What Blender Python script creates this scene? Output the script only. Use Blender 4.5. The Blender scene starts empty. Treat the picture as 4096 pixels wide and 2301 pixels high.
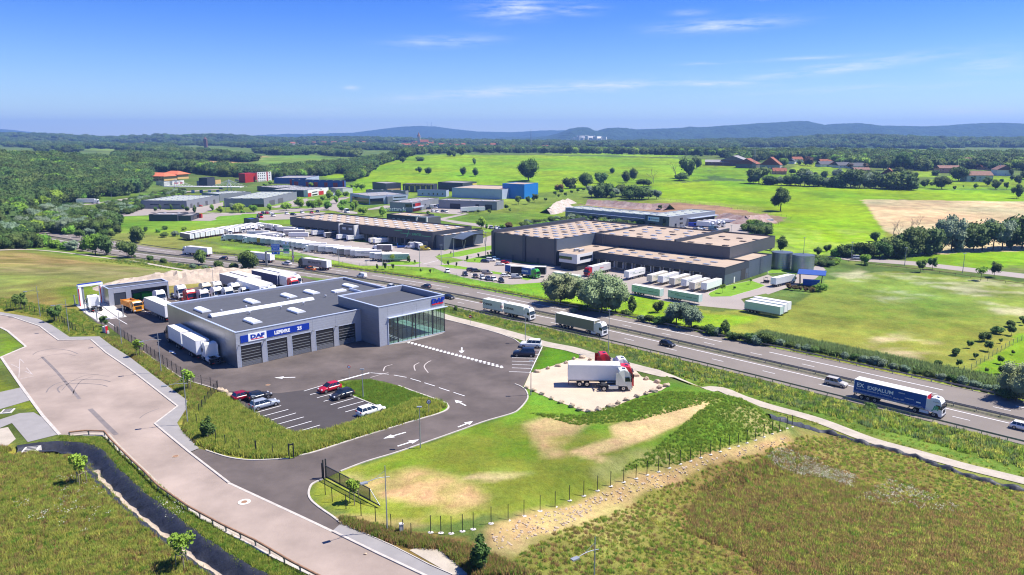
import bpy,bmesh,math,random
import numpy as np
from mathutils import Vector,Matrix
random.seed(7);rng=np.random.default_rng(7)
sc=bpy.context.scene;col=sc.collection
R=math.radians
# ------------------------------------------------------------ camera, world, sun, exposure
CH,FP,YH=43.0,1850.0,345.0
PITCH=math.atan((723.5-YH)/FP);CP,SP=math.cos(PITCH),math.sin(PITCH)
cd=bpy.data.cameras.new('camera');cam=bpy.data.objects.new('camera',cd);col.objects.link(cam)
cam.location=(0,0,CH);cam.rotation_euler=(math.pi/2-PITCH,0,0)
cd.sensor_width=36;cd.lens=36*FP/2576;cd.clip_start=.5;cd.clip_end=40000
sc.camera=cam
SUN=Vector((.535,.085,.84)).normalized()
SEL=math.asin(SUN.z);SROT=math.atan2(SUN.x,SUN.y)
w=bpy.data.worlds.new('World');sc.world=w;w.use_nodes=True
nt=w.node_tree;nt.nodes.clear()
def nn(t,ty,**k):
 n=t.nodes.new(ty)
 for a,b in k.items():setattr(n,a,b)
 return n
def lk(t,a,b):t.links.new(a,b)
out=nn(nt,'ShaderNodeOutputWorld');bg=nn(nt,'ShaderNodeBackground');bg.inputs[1].default_value=.10
sky=nn(nt,'ShaderNodeTexSky',sky_type='NISHITA',sun_disc=False,sun_elevation=SEL,sun_rotation=SROT,altitude=300,air_density=1.0,dust_density=.1,ozone_density=4.0)
tint=nn(nt,'ShaderNodeMix',data_type='RGBA',blend_type='MULTIPLY');tint.inputs[0].default_value=1
lk(nt,sky.outputs[0],tint.inputs[6])
# thin streaky clouds, placed by direction in the sky
geo=nn(nt,'ShaderNodeTexCoord')
sep=nn(nt,'ShaderNodeSeparateXYZ');lk(nt,geo.outputs['Generated'],sep.inputs[0])
def mth(t,op,a,b=None,c=None):
 n=nn(t,'ShaderNodeMath',operation=op)
 for i,v in enumerate((a,b,c)):
  if v is None:continue
  if isinstance(v,(int,float)):n.inputs[i].default_value=v
  else:lk(t,v,n.inputs[i])
 return n.outputs[0]
az=mth(nt,'ARCTAN2',sep.outputs[0],sep.outputs[1])
elv=mth(nt,'ARCSINE',sep.outputs[2])
cv=nn(nt,'ShaderNodeCombineXYZ');lk(nt,mth(nt,'MULTIPLY',az,7.0),cv.inputs[0]);lk(nt,mth(nt,'MULTIPLY',elv,60.0),cv.inputs[1])
no=nn(nt,'ShaderNodeTexNoise',noise_dimensions='2D');no.inputs['Scale'].default_value=2.6;no.inputs['Detail'].default_value=9;no.inputs['Roughness'].default_value=.66
lk(nt,cv.outputs[0],no.inputs['Vector'])
el_=nn(nt,'ShaderNodeMapRange');lk(nt,elv,el_.inputs[0]);el_.inputs[1].default_value=-.02;el_.inputs[2].default_value=.20;el_.interpolation_type='SMOOTHSTEP'
tc_=nn(nt,'ShaderNodeMix',data_type='RGBA');lk(nt,el_.outputs[0],tc_.inputs[0]);tc_.inputs[6].default_value=(.76,.84,.90,1);tc_.inputs[7].default_value=(.17,.40,.95,1);lk(nt,tc_.outputs[2],tint.inputs[7])
def blob(u,v,du,dv,slope=0.0,amp=1.0):
 a0=math.atan2((u-1288)/FP,CP);e0=math.atan((723.5-v)/FP)-PITCH
 sa,se=du/FP,dv/FP
 da=mth(nt,'SUBTRACT',az,a0)
 de=mth(nt,'SUBTRACT',mth(nt,'SUBTRACT',elv,e0),mth(nt,'MULTIPLY',da,slope))
 q=mth(nt,'ADD',mth(nt,'POWER',mth(nt,'DIVIDE',da,sa),2),mth(nt,'POWER',mth(nt,'DIVIDE',de,se),2))
 return mth(nt,'MULTIPLY',mth(nt,'EXPONENT',mth(nt,'MULTIPLY',q,-1)),amp)
bl=None
for a in [(1250,232,260,12,.07,1.0),(1500,218,190,12,.03,1.1),(1780,215,110,7,-.03,.9),(2080,184,190,11,.10,.95),(1290,22,80,22,.02,1),(1430,25,60,12,0,.6),
          (1780,74,130,13,.03,.85),(1130,105,110,12,.05,.6),(2420,190,70,20,0,.6),(2000,160,110,4,.02,.6),(1750,165,80,3,.02,.6),(2100,235,230,7,.02,.5),
          (2380,290,60,14,0,.7),(2460,292,30,9,0,.9),(905,224,16,6,0,.9),(850,305,20,5,0,.6),(1340,318,34,10,0,.7),(1800,285,30,6,0,.6),(760,285,150,14,0,.35),(1700,40,40,7,0,.45),(1870,10,30,7,0,.4)]:
 b_=blob(*a);bl=b_ if bl is None else mth(nt,'MAXIMUM',bl,b_)
mr=nn(nt,'ShaderNodeMapRange');lk(nt,no.outputs[0],mr.inputs[0]);mr.inputs[1].default_value=.34;mr.inputs[2].default_value=.72
cm=mth(nt,'MULTIPLY',mth(nt,'MULTIPLY',bl,mr.outputs[0]),.85)
mx=nn(nt,'ShaderNodeMix',data_type='RGBA');lk(nt,cm,mx.inputs[0]);lk(nt,tint.outputs[2],mx.inputs[6]);mx.inputs[7].default_value=(5.6,6.0,6.6,1)
lk(nt,mx.outputs[2],bg.inputs[0]);lk(nt,bg.outputs[0],out.inputs[0])
sd_=bpy.data.lights.new('sun','SUN');sun=bpy.data.objects.new('sun',sd_);col.objects.link(sun)
sd_.energy=4.6;sd_.angle=R(.53);sd_.color=(1,.955,.88)
sun.rotation_euler=(-SUN).to_track_quat('-Z','Y').to_euler();sun.location=(100,50,200)
vs=sc.view_settings;vs.view_transform='Standard';vs.look='None';vs.exposure=.85;vs.gamma=1;vs.use_curve_mapping=False
sc.cycles.max_bounces=5;sc.cycles.transparent_max_bounces=8;sc.cycles.volume_bounces=0;sc.cycles.use_denoising=True;sc.cycles.filter_width=1.15
# ------------------------------------------------------------ picture point -> place, by ray onto a level or the terrain
def P(u,v,z=0):
 yc=(v-723.5)/FP;xc=(u-1288)/FP;t=(CH-z)/(CP*yc+SP)
 return (xc*t,(CP-yc*SP)*t)
def c1(x0,y0):return lambda u,v:(x0/1.5901+u*.25038,y0/1.5901+v*.25038)
def c2(x0,y0):return lambda u,v:(x0/1.5901+u*.22145,y0/1.5901+v*.22145)
def cl(f,pts):return [f(*p) for p in pts]
A1,B1,C1,D1=c1(0,480),c1(1024,480),c1(2048,480),c1(3072,480)
A2,B2,C2,D2=c1(0,900),c1(1024,900),c1(2048,900),c1(3072,900)
A3,B3,C3,D3=c1(0,1380),c1(1024,1380),c1(2048,1380),c1(3072,1380)
A4,B4,C4,D4=c1(0,1725),c1(1024,1725),c1(2048,1725),c1(3072,1725)
s1,s2,s3,s4,s5,s6,s7,s8=c2(640,760),c2(1120,860),c2(1600,860),c2(1920,900),c2(2400,960),c2(2800,900),c2(340,1060),c2(760,1030)
t1,t2,t3,t4,t5,t6,t7,t8=c2(500,640),c2(1000,640),c2(1400,640),c2(1850,700),c2(2200,760),c2(2600,760),c2(2900,560),c2(3500,560)
u1,u5=c2(640,1220),c2(2250,1380)
ZM=-9.5
MW0=[P(*q,ZM) for q in [(68,587),(338,633.5),(611,662),(862,696),(1119,738),(1374,791),(1524,821),(1932,912),(2575,1060)]]
d0=Vector(MW0[0])-Vector(MW0[1]);d0.normalize();d1=Vector(MW0[-1])-Vector(MW0[-2]);d1.normalize()
MW0=[tuple(Vector(MW0[0])+d0*160+Vector((-20,-8))),*MW0,tuple(Vector(MW0[-1])+d1*120)]
def catmull(pts,n=8):
 pts=[Vector(p) for p in pts];o=[]
 for i in range(len(pts)-1):
  a=pts[max(i-1,0)];b=pts[i];c=pts[i+1];d=pts[min(i+2,len(pts)-1)]
  for k in range(n):
   t=k/n;o.append(.5*((2*b)+(c-a)*t+(2*a-5*b+4*c-d)*t*t+(3*b-a-3*c+d)*t**3))
 o.append(pts[-1]);return o
mwc=catmull(MW0,6)
for _ in range(3):mwc=[mwc[0]]+[(mwc[i-1]+mwc[i]*2+mwc[i+1])/4 for i in range(1,len(mwc)-1)]+[mwc[-1]]
def resample(pts,step):
 pts=[Vector(p) for p in pts];L=[0]
 for a,b in zip(pts,pts[1:]):L.append(L[-1]+(b-a).length)
 n=max(1,round(L[-1]/step));o=[];j=0
 for k in range(n+1):
  t=L[-1]*k/n
  while j<len(pts)-2 and L[j+1]<t:j += 1
  f=(t-L[j])/max(1e-6,L[j+1]-L[j]);o.append(pts[j].lerp(pts[j+1],f))
 return o
mwc=resample([Vector((p[0],p[1])) for p in mwc],8)
def offs(pts,s):
 o=[]
 for i,p in enumerate(pts):
  t=(pts[min(i+1,len(pts)-1)]-pts[max(i-1,0)]).normalized()
  o.append(Vector((p.x+t.y*s,p.y-t.x*s)))
 return o           # s > 0 is the near (camera) side
def segdist(X,Y,pts,signed=False):
 X=np.asarray(X,float);Y=np.asarray(Y,float);best=np.full(X.shape,1e9);sg=np.zeros(X.shape)
 for a,b in zip(pts,pts[1:]):
  dx,dy=b[0]-a[0],b[1]-a[1];L2=dx*dx+dy*dy+1e-9
  t=np.clip(((X-a[0])*dx+(Y-a[1])*dy)/L2,0,1)
  d=np.hypot(X-a[0]-t*dx,Y-a[1]-t*dy);m=d<best
  best=np.where(m,d,best)
  if signed:sg=np.where(m,np.sign((X-a[0])*dy-(Y-a[1])*dx),sg)
 return best*sg if signed else best
def inpoly(X,Y,poly):
 c=np.zeros(np.shape(X),bool);n=len(poly)
 for i in range(n):
  x1,y1=poly[i][0],poly[i][1];x2,y2=poly[i-1][0],poly[i-1][1]
  if y1==y2:continue
  c ^= ((y1>Y)!=(y2>Y)) & (X<(x2-x1)*(Y-y1)/(y2-y1)+x1)
 return c
# value noise in numpy
_perm=rng.random((256,256))
def vn(x,y):
 xi=np.floor(x).astype(int);yi=np.floor(y).astype(int);fx=x-xi;fy=y-yi
 fx=fx*fx*(3-2*fx);fy=fy*fy*(3-2*fy)
 g=lambda i,j:_perm[i & 255,j & 255]
 return (g(xi,yi)*(1-fx)+g(xi+1,yi)*fx)*(1-fy)+(g(xi,yi+1)*(1-fx)+g(xi+1,yi+1)*fx)*fy
def fbm(x,y,o=4):
 s=0;a=.5;t=0
 for k in range(o):s=s+a*vn(x*2**k+17.3*k,y*2**k+5.1*k);t += a;a *= .5
 return s/t
# terrain ---------------------------------------------------
PLAT=[P(*q) for q in [(-400,760),(0,740),*cl(A2,[(500,720),(760,740),(900,640),(1000,590)]),(400,705),(500,688),(560,690),(640,688),(740,692),(860,705),(1000,745),(1130,788),(1290,829),(1380,850),(1480,876),(1560,893),(1640,925),(1700,958),(1780,980),(1860,1000),(1880,1016),(1820,1040),(1700,1092),(1560,1150),(1470,1178),(1330,1222),(1250,1300),(1300,1500),(1300,2300),(-1500,2300),(-1500,800)]]
AK=[-1.0,-.72,-.5,-.35,-.22,-.14,0.0,.1,.7,1.2]
YK=[450,600,800,900,1000,1150,1400,1600,2000,2600,3500,5000,14000]
ZK=np.array([[-9.5,-9.4,11,17,20,16,8,6,8,12,16,20,20],[-9.5,-9.4,9,14,18,14,8,6,8,12,16,20,20],[-9.5,-9.5,-8.5,-3,3,4,4,5,8,12,16,20,20],[-9.5,-9.5,-9.3,-6,-2,0,1,3,6,10,16,20,20],
  [-9.5,-9.5,-9.5,-8,-6,-4,0,2,6,10,16,20,20],[-9.5,-9.5,-9.5,-7,-3,3,8,6,5,9,16,20,20],[-9.5,-9.5,-9.5,-6,-2,4,9.5,7,4,8,14,20,20],
  [-9.5,-8.5,-6,-3,0,4,9.5,7,3,8,14,20,20],[-9.5,-9,-5.7,-2.5,0,3,5,5,4,8,14,20,20],[-9.5,-9,-5.7,-2.5,0,3,5,5,4,8,14,20,20]])
DITCH=[];
def ss(x):x=np.clip(x,0,1);return x*x*(3-2*x)
def T(X,Y,ditch=True):
 X=np.asarray(X,float);Y=np.asarray(Y,float)
 a=np.clip(X/np.maximum(Y,60),-1,1.2);ai=np.clip(np.searchsorted(AK,a)-1,0,len(AK)-2)
 AKn=np.array(AK);fa=ss((a-AKn[ai])/(AKn[ai+1]-AKn[ai]))
 YKn=np.array(YK,float);yi=np.clip(np.searchsorted(YKn,Y)-1,0,len(YK)-2)
 fy=np.clip((Y-YKn[yi])/(YKn[yi+1]-YKn[yi]),0,1);fy=.5*fy+.5*ss(fy)
 far=(ZK[ai,yi]*(1-fa)+ZK[ai+1,yi]*fa)*(1-fy)+(ZK[ai,yi+1]*(1-fa)+ZK[ai+1,yi+1]*fa)*fy
 far=far+np.clip((Y-850)/400,0,1)*(fbm(X/140,Y/140,3)-.5)*3.6
 s=segdist(X,Y,mwc,True)
 nl=np.interp(s,[13,18,30,47,70,90],[-9.5,-9.3,-7.5,-5,-2,0]);nr=np.interp(s,[13,28,44,62,76,90,105,116],[-9.5,-8.6,-7.5,-6,-4.5,-3,-.8,0])
 f=ss((X+40)/50);near=nl*(1-f)+nr*f
 ins=inpoly(X,Y,PLAT);dp=np.where(ins,0,segdist(X,Y,PLAT+[PLAT[0]]))
 near=np.maximum(near,np.where(ins,0,-dp*.5));near=np.where(s<14,np.minimum(near,-9.5+np.maximum(0,s-13)*.6),near)
 z=np.where(s>13,near,np.where(Y>420,far,-9.5))
 if ditch and DITCH:
  dd=segdist(X,Y,DITCH);z=z-np.clip(1.9-dd,0,1.3)*1.1
 return z
def Tz(x,y):return float(T(np.array([x]),np.array([y]),False)[0])
def G(u,v):          # ray from the camera onto the terrain
 yc=(v-723.5)/FP;xc=(u-1288)/FP;d=np.array([xc,CP-yc*SP,-(CP*yc+SP)])
 ts=np.concatenate([np.arange(40,400,2.),400*1.008**np.arange(0,440)])
 X=d[0]*ts;Y=d[1]*ts;Z=CH+d[2]*ts;h=Z-T(X,Y,False);i=np.argmax(h<0)
 if not (h<0).any():i=len(ts)-1
 i=max(i,1);f=h[i-1]/(h[i-1]-h[i]) if h[i-1]!=h[i] else 0
 t=ts[i-1]+(ts[i]-ts[i-1])*f
 return (float(d[0]*t),float(d[1]*t),float(Tz(d[0]*t,d[1]*t)))
# ------------------------------------------------------------ materials
M={}
def mat(name,c,rough=.8,metal=0,var=.12,scale=1.5,bump=0,bscale=8,spec=.3,c2_=None,objcol=False,coord='Object',rnd=0,det=4):
 m=bpy.data.materials.new(name);m.use_nodes=True;t=m.node_tree;b=t.nodes['Principled BSDF']
 b.inputs['Roughness'].default_value=rough;b.inputs['Metallic'].default_value=metal;b.inputs['Specular IOR Level'].default_value=spec
 tc=nn(t,'ShaderNodeTexCoord');n=nn(t,'ShaderNodeTexNoise');n.inputs['Scale'].default_value=scale;n.inputs['Detail'].default_value=det;n.inputs['Roughness'].default_value=.62
 lk(t,tc.outputs[coord],n.inputs['Vector'])
 r=nn(t,'ShaderNodeMapRange');r.inputs[1].default_value=.3;r.inputs[2].default_value=.7;lk(t,n.outputs[0],r.inputs[0])
 mi=nn(t,'ShaderNodeMix',data_type='RGBA');lk(t,r.outputs[0],mi.inputs[0])
 if objcol:
  oi=nn(t,'ShaderNodeObjectInfo');ml=nn(t,'ShaderNodeMix',data_type='RGBA',blend_type='MULTIPLY');ml.inputs[0].default_value=1;lk(t,oi.outputs['Color'],ml.inputs[6])
  ml.inputs[7].default_value=(1-var,)*3+(1,);lk(t,ml.outputs[2],mi.inputs[6]);lk(t,oi.outputs['Color'],mi.inputs[7])
 else:
  k=c2_ or tuple(x*(1-var) for x in c);mi.inputs[6].default_value=(*k,1);mi.inputs[7].default_value=(*[min(1,x*(1+var*.6)) for x in c],1)
 last=mi.outputs[2]
 if rnd:
  oi=nn(t,'ShaderNodeObjectInfo');hs=nn(t,'ShaderNodeHueSaturation');lk(t,last,hs.inputs['Color'])
  lk(t,mth(t,'ADD',mth(t,'MULTIPLY',oi.outputs['Random'],rnd),1-rnd*.5),hs.inputs['Value'])
  lk(t,mth(t,'ADD',mth(t,'MULTIPLY',mth(t,'FRACT',mth(t,'MULTIPLY',oi.outputs['Random'],17.3)),.05),.475),hs.inputs['Hue']);last=hs.outputs[0]
 lk(t,last,b.inputs['Base Color'])
 if bump:
  bn=nn(t,'ShaderNodeTexNoise');bn.inputs['Scale'].default_value=bscale;bn.inputs['Detail'].default_value=3;lk(t,tc.outputs[coord],bn.inputs['Vector'])
  bm_=nn(t,'ShaderNodeBump');bm_.inputs['Strength'].default_value=bump;bm_.inputs['Distance'].default_value=.1;lk(t,bn.outputs[0],bm_.inputs['Height']);lk(t,bm_.outputs[0],b.inputs['Normal'])
 M[name]=m;return m
mat('median_gravel',(.17,.145,.11),.95,c2_=(.10,.11,.05),scale=.6,det=7)
def ribbed(name,c,axis,period,rough=.45,metal=.3,depth=.03,var=.06,spec=.4):
 m=mat(name,c,rough,metal,var,.25,spec=spec);t=m.node_tree;b=t.nodes['Principled BSDF']
 tc=nn(t,'ShaderNodeTexCoord');sp=nn(t,'ShaderNodeSeparateXYZ');lk(t,tc.outputs['Object'],sp.inputs[0])
 v=sp.outputs[2] if axis=='z' else mth(t,'ADD',sp.outputs[0],sp.outputs[1])
 h=mth(t,'PINGPONG',v,period/2);h=mth(t,'MINIMUM',mth(t,'MULTIPLY',h,8/period),1.0)
 bp=nn(t,'ShaderNodeBump');bp.inputs['Strength'].default_value=.6;bp.inputs['Distance'].default_value=depth;lk(t,h,bp.inputs['Height']);lk(t,bp.outputs[0],b.inputs['Normal'])
 return m
mat('asphalt_dark',(.122,.098,.086),.9,var=.38,scale=.13,bump=.25,bscale=14,det=8)
mat('asphalt_new',(.068,.058,.056),.9,var=.14,scale=.3,bump=.2,bscale=14)
mat('asphalt_street',(.35,.275,.225),.92,var=.30,scale=.10,bump=.2,bscale=12,det=9)
mat('asphalt_motorway',(.21,.178,.15),.9,var=.12,scale=.12,det=7)
mat('asphalt_pale',(.34,.29,.25),.92,var=.12,scale=.05,det=8)
mat('pavement_grey',(.285,.265,.25),.9,var=.10,scale=.5,det=6)
mat('concrete',(.52,.48,.43),.85,var=.14,scale=1.2)
mat('concrete_white',(.60,.56,.50),.85,var=.10,scale=.6)
mat('kerb',(.50,.45,.39),.85,var=.2,scale=1.5)
mat('gravel_pale',(.56,.44,.32),.95,var=.13,scale=.25,bump=.5,bscale=9,det=9)
mat('path_gravel',(.44,.38,.30),.95,var=.18,scale=.5,bump=.4,bscale=9,det=9)
mat('paint_white',(.82,.80,.78),.7,var=.12,scale=3)
mat('paint_worn',(.50,.44,.40),.8,var=.25,scale=4)
mat('tyre_mark',(.20,.17,.16),.9,var=.3,scale=.6)
mat('stone',(.50,.39,.27),.9,var=.35,scale=1.6,bump=.6,bscale=3)
mat('rubble',(.48,.385,.29),.95,var=.22,scale=.5,bump=.8,bscale=2.5,det=9)
mat('scree_red',(.24,.13,.11),.95,c2_=(.42,.33,.28),scale=.25,bump=.8,bscale=1.5,det=8)
mat('scree_pale',(.50,.44,.38),.95,c2_=(.34,.27,.20),scale=.4,bump=.8,bscale=1.5,det=8)
mat('liner',(.022,.024,.034),.6,var=.4,scale=2,bump=.9,bscale=1.6,spec=.6)
mat('wood_rail',(.30,.17,.10),.8,var=.3,scale=2)
mat('galv',(.36,.37,.38),.45,.6,var=.15)
mat('rail_steel',(.26,.25,.24),.5,.5,var=.25)
mat('steel_dark',(.035,.040,.045),.5,.3)
mat('lamp_grey',(.33,.35,.37),.5,.4)
mat('tyre',(.018,.018,.02),.85,var=.1)
mat('rim',(.45,.46,.47),.35,.8)
mat('black_plastic',(.022,.022,.025),.55)
mat('chassis',(.05,.05,.055),.6,.2)
mat('paint',(1,1,1),.28,.0,var=.04,objcol=True,spec=.6)
mat('tarp',(1,1,1),.6,0,var=.07,scale=1.2,objcol=True,spec=.25)
mat('tarp_roof',(.72,.69,.64),.6,0,var=.10,scale=1.0)
mat('glass_dark',(.012,.016,.02),.06,0,var=0,spec=.9)
mat('lens_red',(.5,.02,.02),.3);mat('lens_clear',(.75,.75,.75),.15,spec=.8)
mat('logo_blue',(.005,.035,.33),.45,var=.03);mat('logo_red',(.62,.012,.03),.45,var=.03);mat('logo_white',(.86,.86,.86),.5,var=.02)
mat('logo_green',(.03,.16,.10),.5,var=.03);mat('logo_black',(.03,.03,.035),.5,var=.03);mat('logo_bright_green',(.10,.42,.20),.5,var=.03);mat('logo_grey',(.22,.24,.27),.5,var=.03)
mat('logo_yellow',(.62,.48,.10),.5,var=.03);mat('sign_blue',(.01,.16,.62),.5,var=.03);mat('sign_green',(.01,.30,.13),.5,var=.03);mat('sign_red',(.6,.02,.02),.5,var=.03)
ribbed('clad_light',(.42,.435,.48),'z',.5,.42,.30,.015)
ribbed('clad_mid',(.24,.25,.28),'z',.5,.45,.3,.05)
ribbed('clad_side',(.40,.40,.42),'x',1.0,.30,.75,.012)
ribbed('clad_dark',(.055,.062,.080),'x',.9,.5,.2,.03)
ribbed('clad_slate',(.105,.105,.112),'x',1.2,.5,.15,.03)
ribbed('clad_blue_grey',(.10,.125,.16),'z',.8,.5,.2,.03)
ribbed('clad_grey',(.24,.25,.27),'x',.8,.5,.15,.03)
ribbed('clad_white',(.66,.67,.68),'x',1.0,.5,.05,.02)
ribbed('clad_pale_blue',(.40,.45,.56),'x',1.0,.5,.05,.02)
ribbed('clad_blue',(.01,.17,.52),'x',1.0,.5,.05,.02)
ribbed('clad_royal',(.035,.085,.30),'x',1.0,.5,.05,.02)
ribbed('clad_parapet',(.30,.31,.36),'x',.28,.5,.2,.06)
ribbed('silo_steel',(.36,.40,.45),'z',.85,.33,.85,.04,var=.18)
mat('edge_trim',(.60,.66,.78),.4,.3,var=.05)
mat('roof_slate',(.085,.088,.10),.9,var=.10,scale=.6)
mat('roof_tan',(.43,.33,.24),.95,var=.16,scale=.12,det=8)
mat('roof_grey',(.30,.28,.27),.9,var=.14,scale=.15,det=8)
mat('roof_green_grey',(.36,.38,.33),.85,var=.14,scale=.12,det=7)
mat('roof_tile',(.30,.10,.05),.85,var=.3,scale=.8);mat('roof_tile_brown',(.26,.14,.10),.85,var=.3,scale=.8);mat('roof_orange',(.58,.16,.07),.8,var=.15,scale=.8);mat('roof_dark',(.09,.09,.10),.8,var=.2)
mat('dome',(.82,.83,.85),.35,var=.05,spec=.5)
mat('skylight_glass',(.30,.36,.46),.25,var=.2,spec=.8);mat('smoke_vent',(.10,.08,.07),.7,var=.3)
mat('render_white',(.70,.68,.64),.9,var=.06);mat('render_cream',(.60,.52,.36),.9,var=.1);mat('render_pink',(.48,.24,.18),.9,var=.1);mat('render_yellow',(.62,.40,.16),.9,var=.06)
mat('render_grey',(.32,.31,.30),.9,var=.14);mat('render_mint',(.40,.44,.42),.9,var=.08);mat('brick_dark',(.16,.08,.065),.9,var=.2);mat('barn_grey',(.13,.13,.12),.9,var=.25,scale=.4)
mat('red_panel',(.42,.025,.018),.5,var=.06);mat('bark',(.10,.075,.055),.95,var=.3);mat('dead_wood',(.20,.17,.14),.95,var=.2);mat('wood_stake',(.30,.24,.18),.9,var=.2)
mat('interior_floor',(.42,.55,.50),.35,var=.08);mat('interior_wall',(.60,.62,.62),.8);mat('dock_dark',(.05,.05,.05),.8);mat('dock_wall',(.27,.24,.21),.85,var=.2,scale=.4)
mat('skip_green',(.05,.50,.05),.5,var=.1);mat('skip_blue',(.02,.12,.45),.5,var=.1);mat('orange_paint',(.85,.30,.02),.45,var=.08);mat('load_soil',(.40,.25,.10),.95,var=.3)
def leaf(name,c,cb,rnd=.5,tr=.25,up=.55,k=2.0):
 c=tuple(x*k for x in c);cb=tuple(x*k for x in cb);m=mat(name,c,.75,0,c2_=cb,scale=.55,coord='Object',spec=.15,rnd=rnd);t=m.node_tree;b=t.nodes['Principled BSDF']
 src=b.inputs['Base Color'].links[0].from_socket;ge=nn(t,'ShaderNodeNewGeometry');vm_=nn(t,'ShaderNodeMix',data_type='VECTOR');vm_.inputs[0].default_value=up;lk(t,ge.outputs['Normal'],vm_.inputs[4]);vm_.inputs[5].default_value=(.15,0,1);lk(t,vm_.outputs[1],b.inputs['Normal'])
 tr_=nn(t,'ShaderNodeBsdfTranslucent');lk(t,src,tr_.inputs[0]);mx_=nn(t,'ShaderNodeMixShader');mx_.inputs[0].default_value=tr
 lk(t,b.outputs[0],mx_.inputs[1]);lk(t,tr_.outputs[0],mx_.inputs[2]);lk(t,mx_.outputs[0],t.nodes['Material Output'].inputs[0]);return m
leaf('leaf_oak',(.075,.120,.026),(.030,.055,.014));leaf('leaf_wood',(.066,.100,.024),(.024,.045,.014),.7);leaf('leaf_far',(.050,.085,.034),(.020,.042,.020),.6)
leaf('leaf_bright',(.16,.26,.030),(.07,.13,.018));leaf('leaf_willow',(.22,.26,.13),(.10,.135,.06),.3);leaf('leaf_silver',(.17,.22,.14),(.07,.10,.06),.3);leaf('leaf_rust',(.12,.07,.03),(.06,.05,.02),.4)
leaf('grass_gold',(.46,.46,.10),(.30,.34,.06),.5,.5,.92,1.25);leaf('grass_green',(.22,.34,.04),(.13,.22,.03),.5,.5,.92,1.25);leaf('grass_brown',(.36,.22,.10),(.22,.17,.06),.7,.45,.92,1.25);leaf('reed',(.20,.27,.10),(.09,.15,.05),.5,.4,.9,1.25)
leaf('flower_white',(.75,.73,.62),(.6,.6,.5),.1,.2,.9,1)
# clear showroom glass
gm=bpy.data.materials.new('glass_clear');gm.use_nodes=True;t_=gm.node_tree;g_=nn(t_,'ShaderNodeBsdfGlossy');g_.inputs['Roughness'].default_value=.03;g_.inputs[0].default_value=(.8,.9,.9,1)
tr_=nn(t_,'ShaderNodeBsdfTransparent');tr_.inputs[0].default_value=(.80,.90,.86,1);fr_=nn(t_,'ShaderNodeFresnel');fr_.inputs[0].default_value=1.6;mx_=nn(t_,'ShaderNodeMixShader')
mx_.inputs[0].default_value=.13;lk(t_,tr_.outputs[0],mx_.inputs[1]);lk(t_,g_.outputs[0],mx_.inputs[2]);lk(t_,mx_.outputs[0],t_.nodes['Material Output'].inputs[0]);M['glass_clear']=gm
# ------------------------------------------------------------ meshes and objects
class MB:
 def __init__(s):s.v=[];s.f=[];s.m=[];s.mats=[];s.sm=[]
 def mi(s,m):
  if m not in s.mats:s.mats.append(m)
  return s.mats.index(m)
 def poly(s,vs,fs,m,smooth=False):
  o=len(s.v);k=s.mi(m);s.v += [tuple(v) for v in vs]
  for f in fs:s.f.append([i+o for i in f]);s.m.append(k);s.sm.append(smooth)
  return s
 def box(s,x0,y0,z0,x1,y1,z1,m,X=None):
  vs=[(x0,y0,z0),(x1,y0,z0),(x1,y1,z0),(x0,y1,z0),(x0,y0,z1),(x1,y0,z1),(x1,y1,z1),(x0,y1,z1)]
  if X is not None:vs=[X@Vector(v) for v in vs]
  return s.poly(vs,[(0,3,2,1),(4,5,6,7),(0,1,5,4),(1,2,6,5),(2,3,7,6),(3,0,4,7)],m)
 def cyl(s,a,b,r,m,n=8,r2=None,caps=True,smooth=True):
  a=Vector(a);b=Vector(b);r2=r if r2 is None else r2;d=(b-a).normalized();u=d.orthogonal().normalized();w_=d.cross(u)
  vs=[a+(u*math.cos(2*math.pi*i/n)+w_*math.sin(2*math.pi*i/n))*r for i in range(n)]+[b+(u*math.cos(2*math.pi*i/n)+w_*math.sin(2*math.pi*i/n))*r2 for i in range(n)]
  s.poly(vs,[(i,(i+1)%n,n+(i+1)%n,n+i) for i in range(n)],m,smooth)
  if caps:s.poly(vs[:n],[tuple(range(n))[::-1]],m);s.poly(vs[n:],[tuple(range(n))],m)
  return s
 def slab(s,prof,w_,m,w2=None):     # side profile (x,z) extruded in y; w_ half widths per point or one
  n=len(prof);ws=w_ if isinstance(w_,(list,tuple)) else [w_]*n
  vs=[(x,-ws[i],z) for i,(x,z) in enumerate(prof)]+[(x,ws[i],z) for i,(x,z) in enumerate(prof)]
  s.poly(vs,[tuple(range(n))[::-1],tuple(range(n,2*n))]+[(i,(i+1)%n,n+(i+1)%n,n+i) for i in range(n)],m);return s
 def mesh(s,name):
  me=bpy.data.meshes.new(name);me.from_pydata(s.v,[],s.f)
  for m in s.mats:me.materials.append(M[m])
  me.polygons.foreach_set('material_index',s.m);me.polygons.foreach_set('use_smooth',s.sm);me.update();return me
def fixn(me):
 b=bmesh.new();b.from_mesh(me);bmesh.ops.recalc_face_normals(b,faces=b.faces);b.to_mesh(me);b.free();return me
def ob(name,me,parent=None,loc=(0,0,0),rz=0,label=None,cat=None,group=None,kind=None,color=None,mw=None,sc_=None):
 if isinstance(me,MB):me=me.mesh(name)
 o=bpy.data.objects.new(name,me);col.objects.link(o)
 if parent:o.parent=parent
 if mw is not None:o.matrix_local=mw
 else:
  o.location=loc;o.rotation_euler=(0,0,rz)
  if sc_:o.scale=(sc_,)*3 if isinstance(sc_,(int,float)) else sc_
 if label:o['label']=label
 if cat:o['category']=cat
 if group:o['group']=group
 if kind:o['kind']=kind
 if color:o.color=(*color,1)
 return o
def thing(name,label,cat,loc=(0,0,0),rz=0,group=None,sc_=None):return ob(name,None,None,loc,rz,label,cat,group,None,None,None,sc_)
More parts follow.
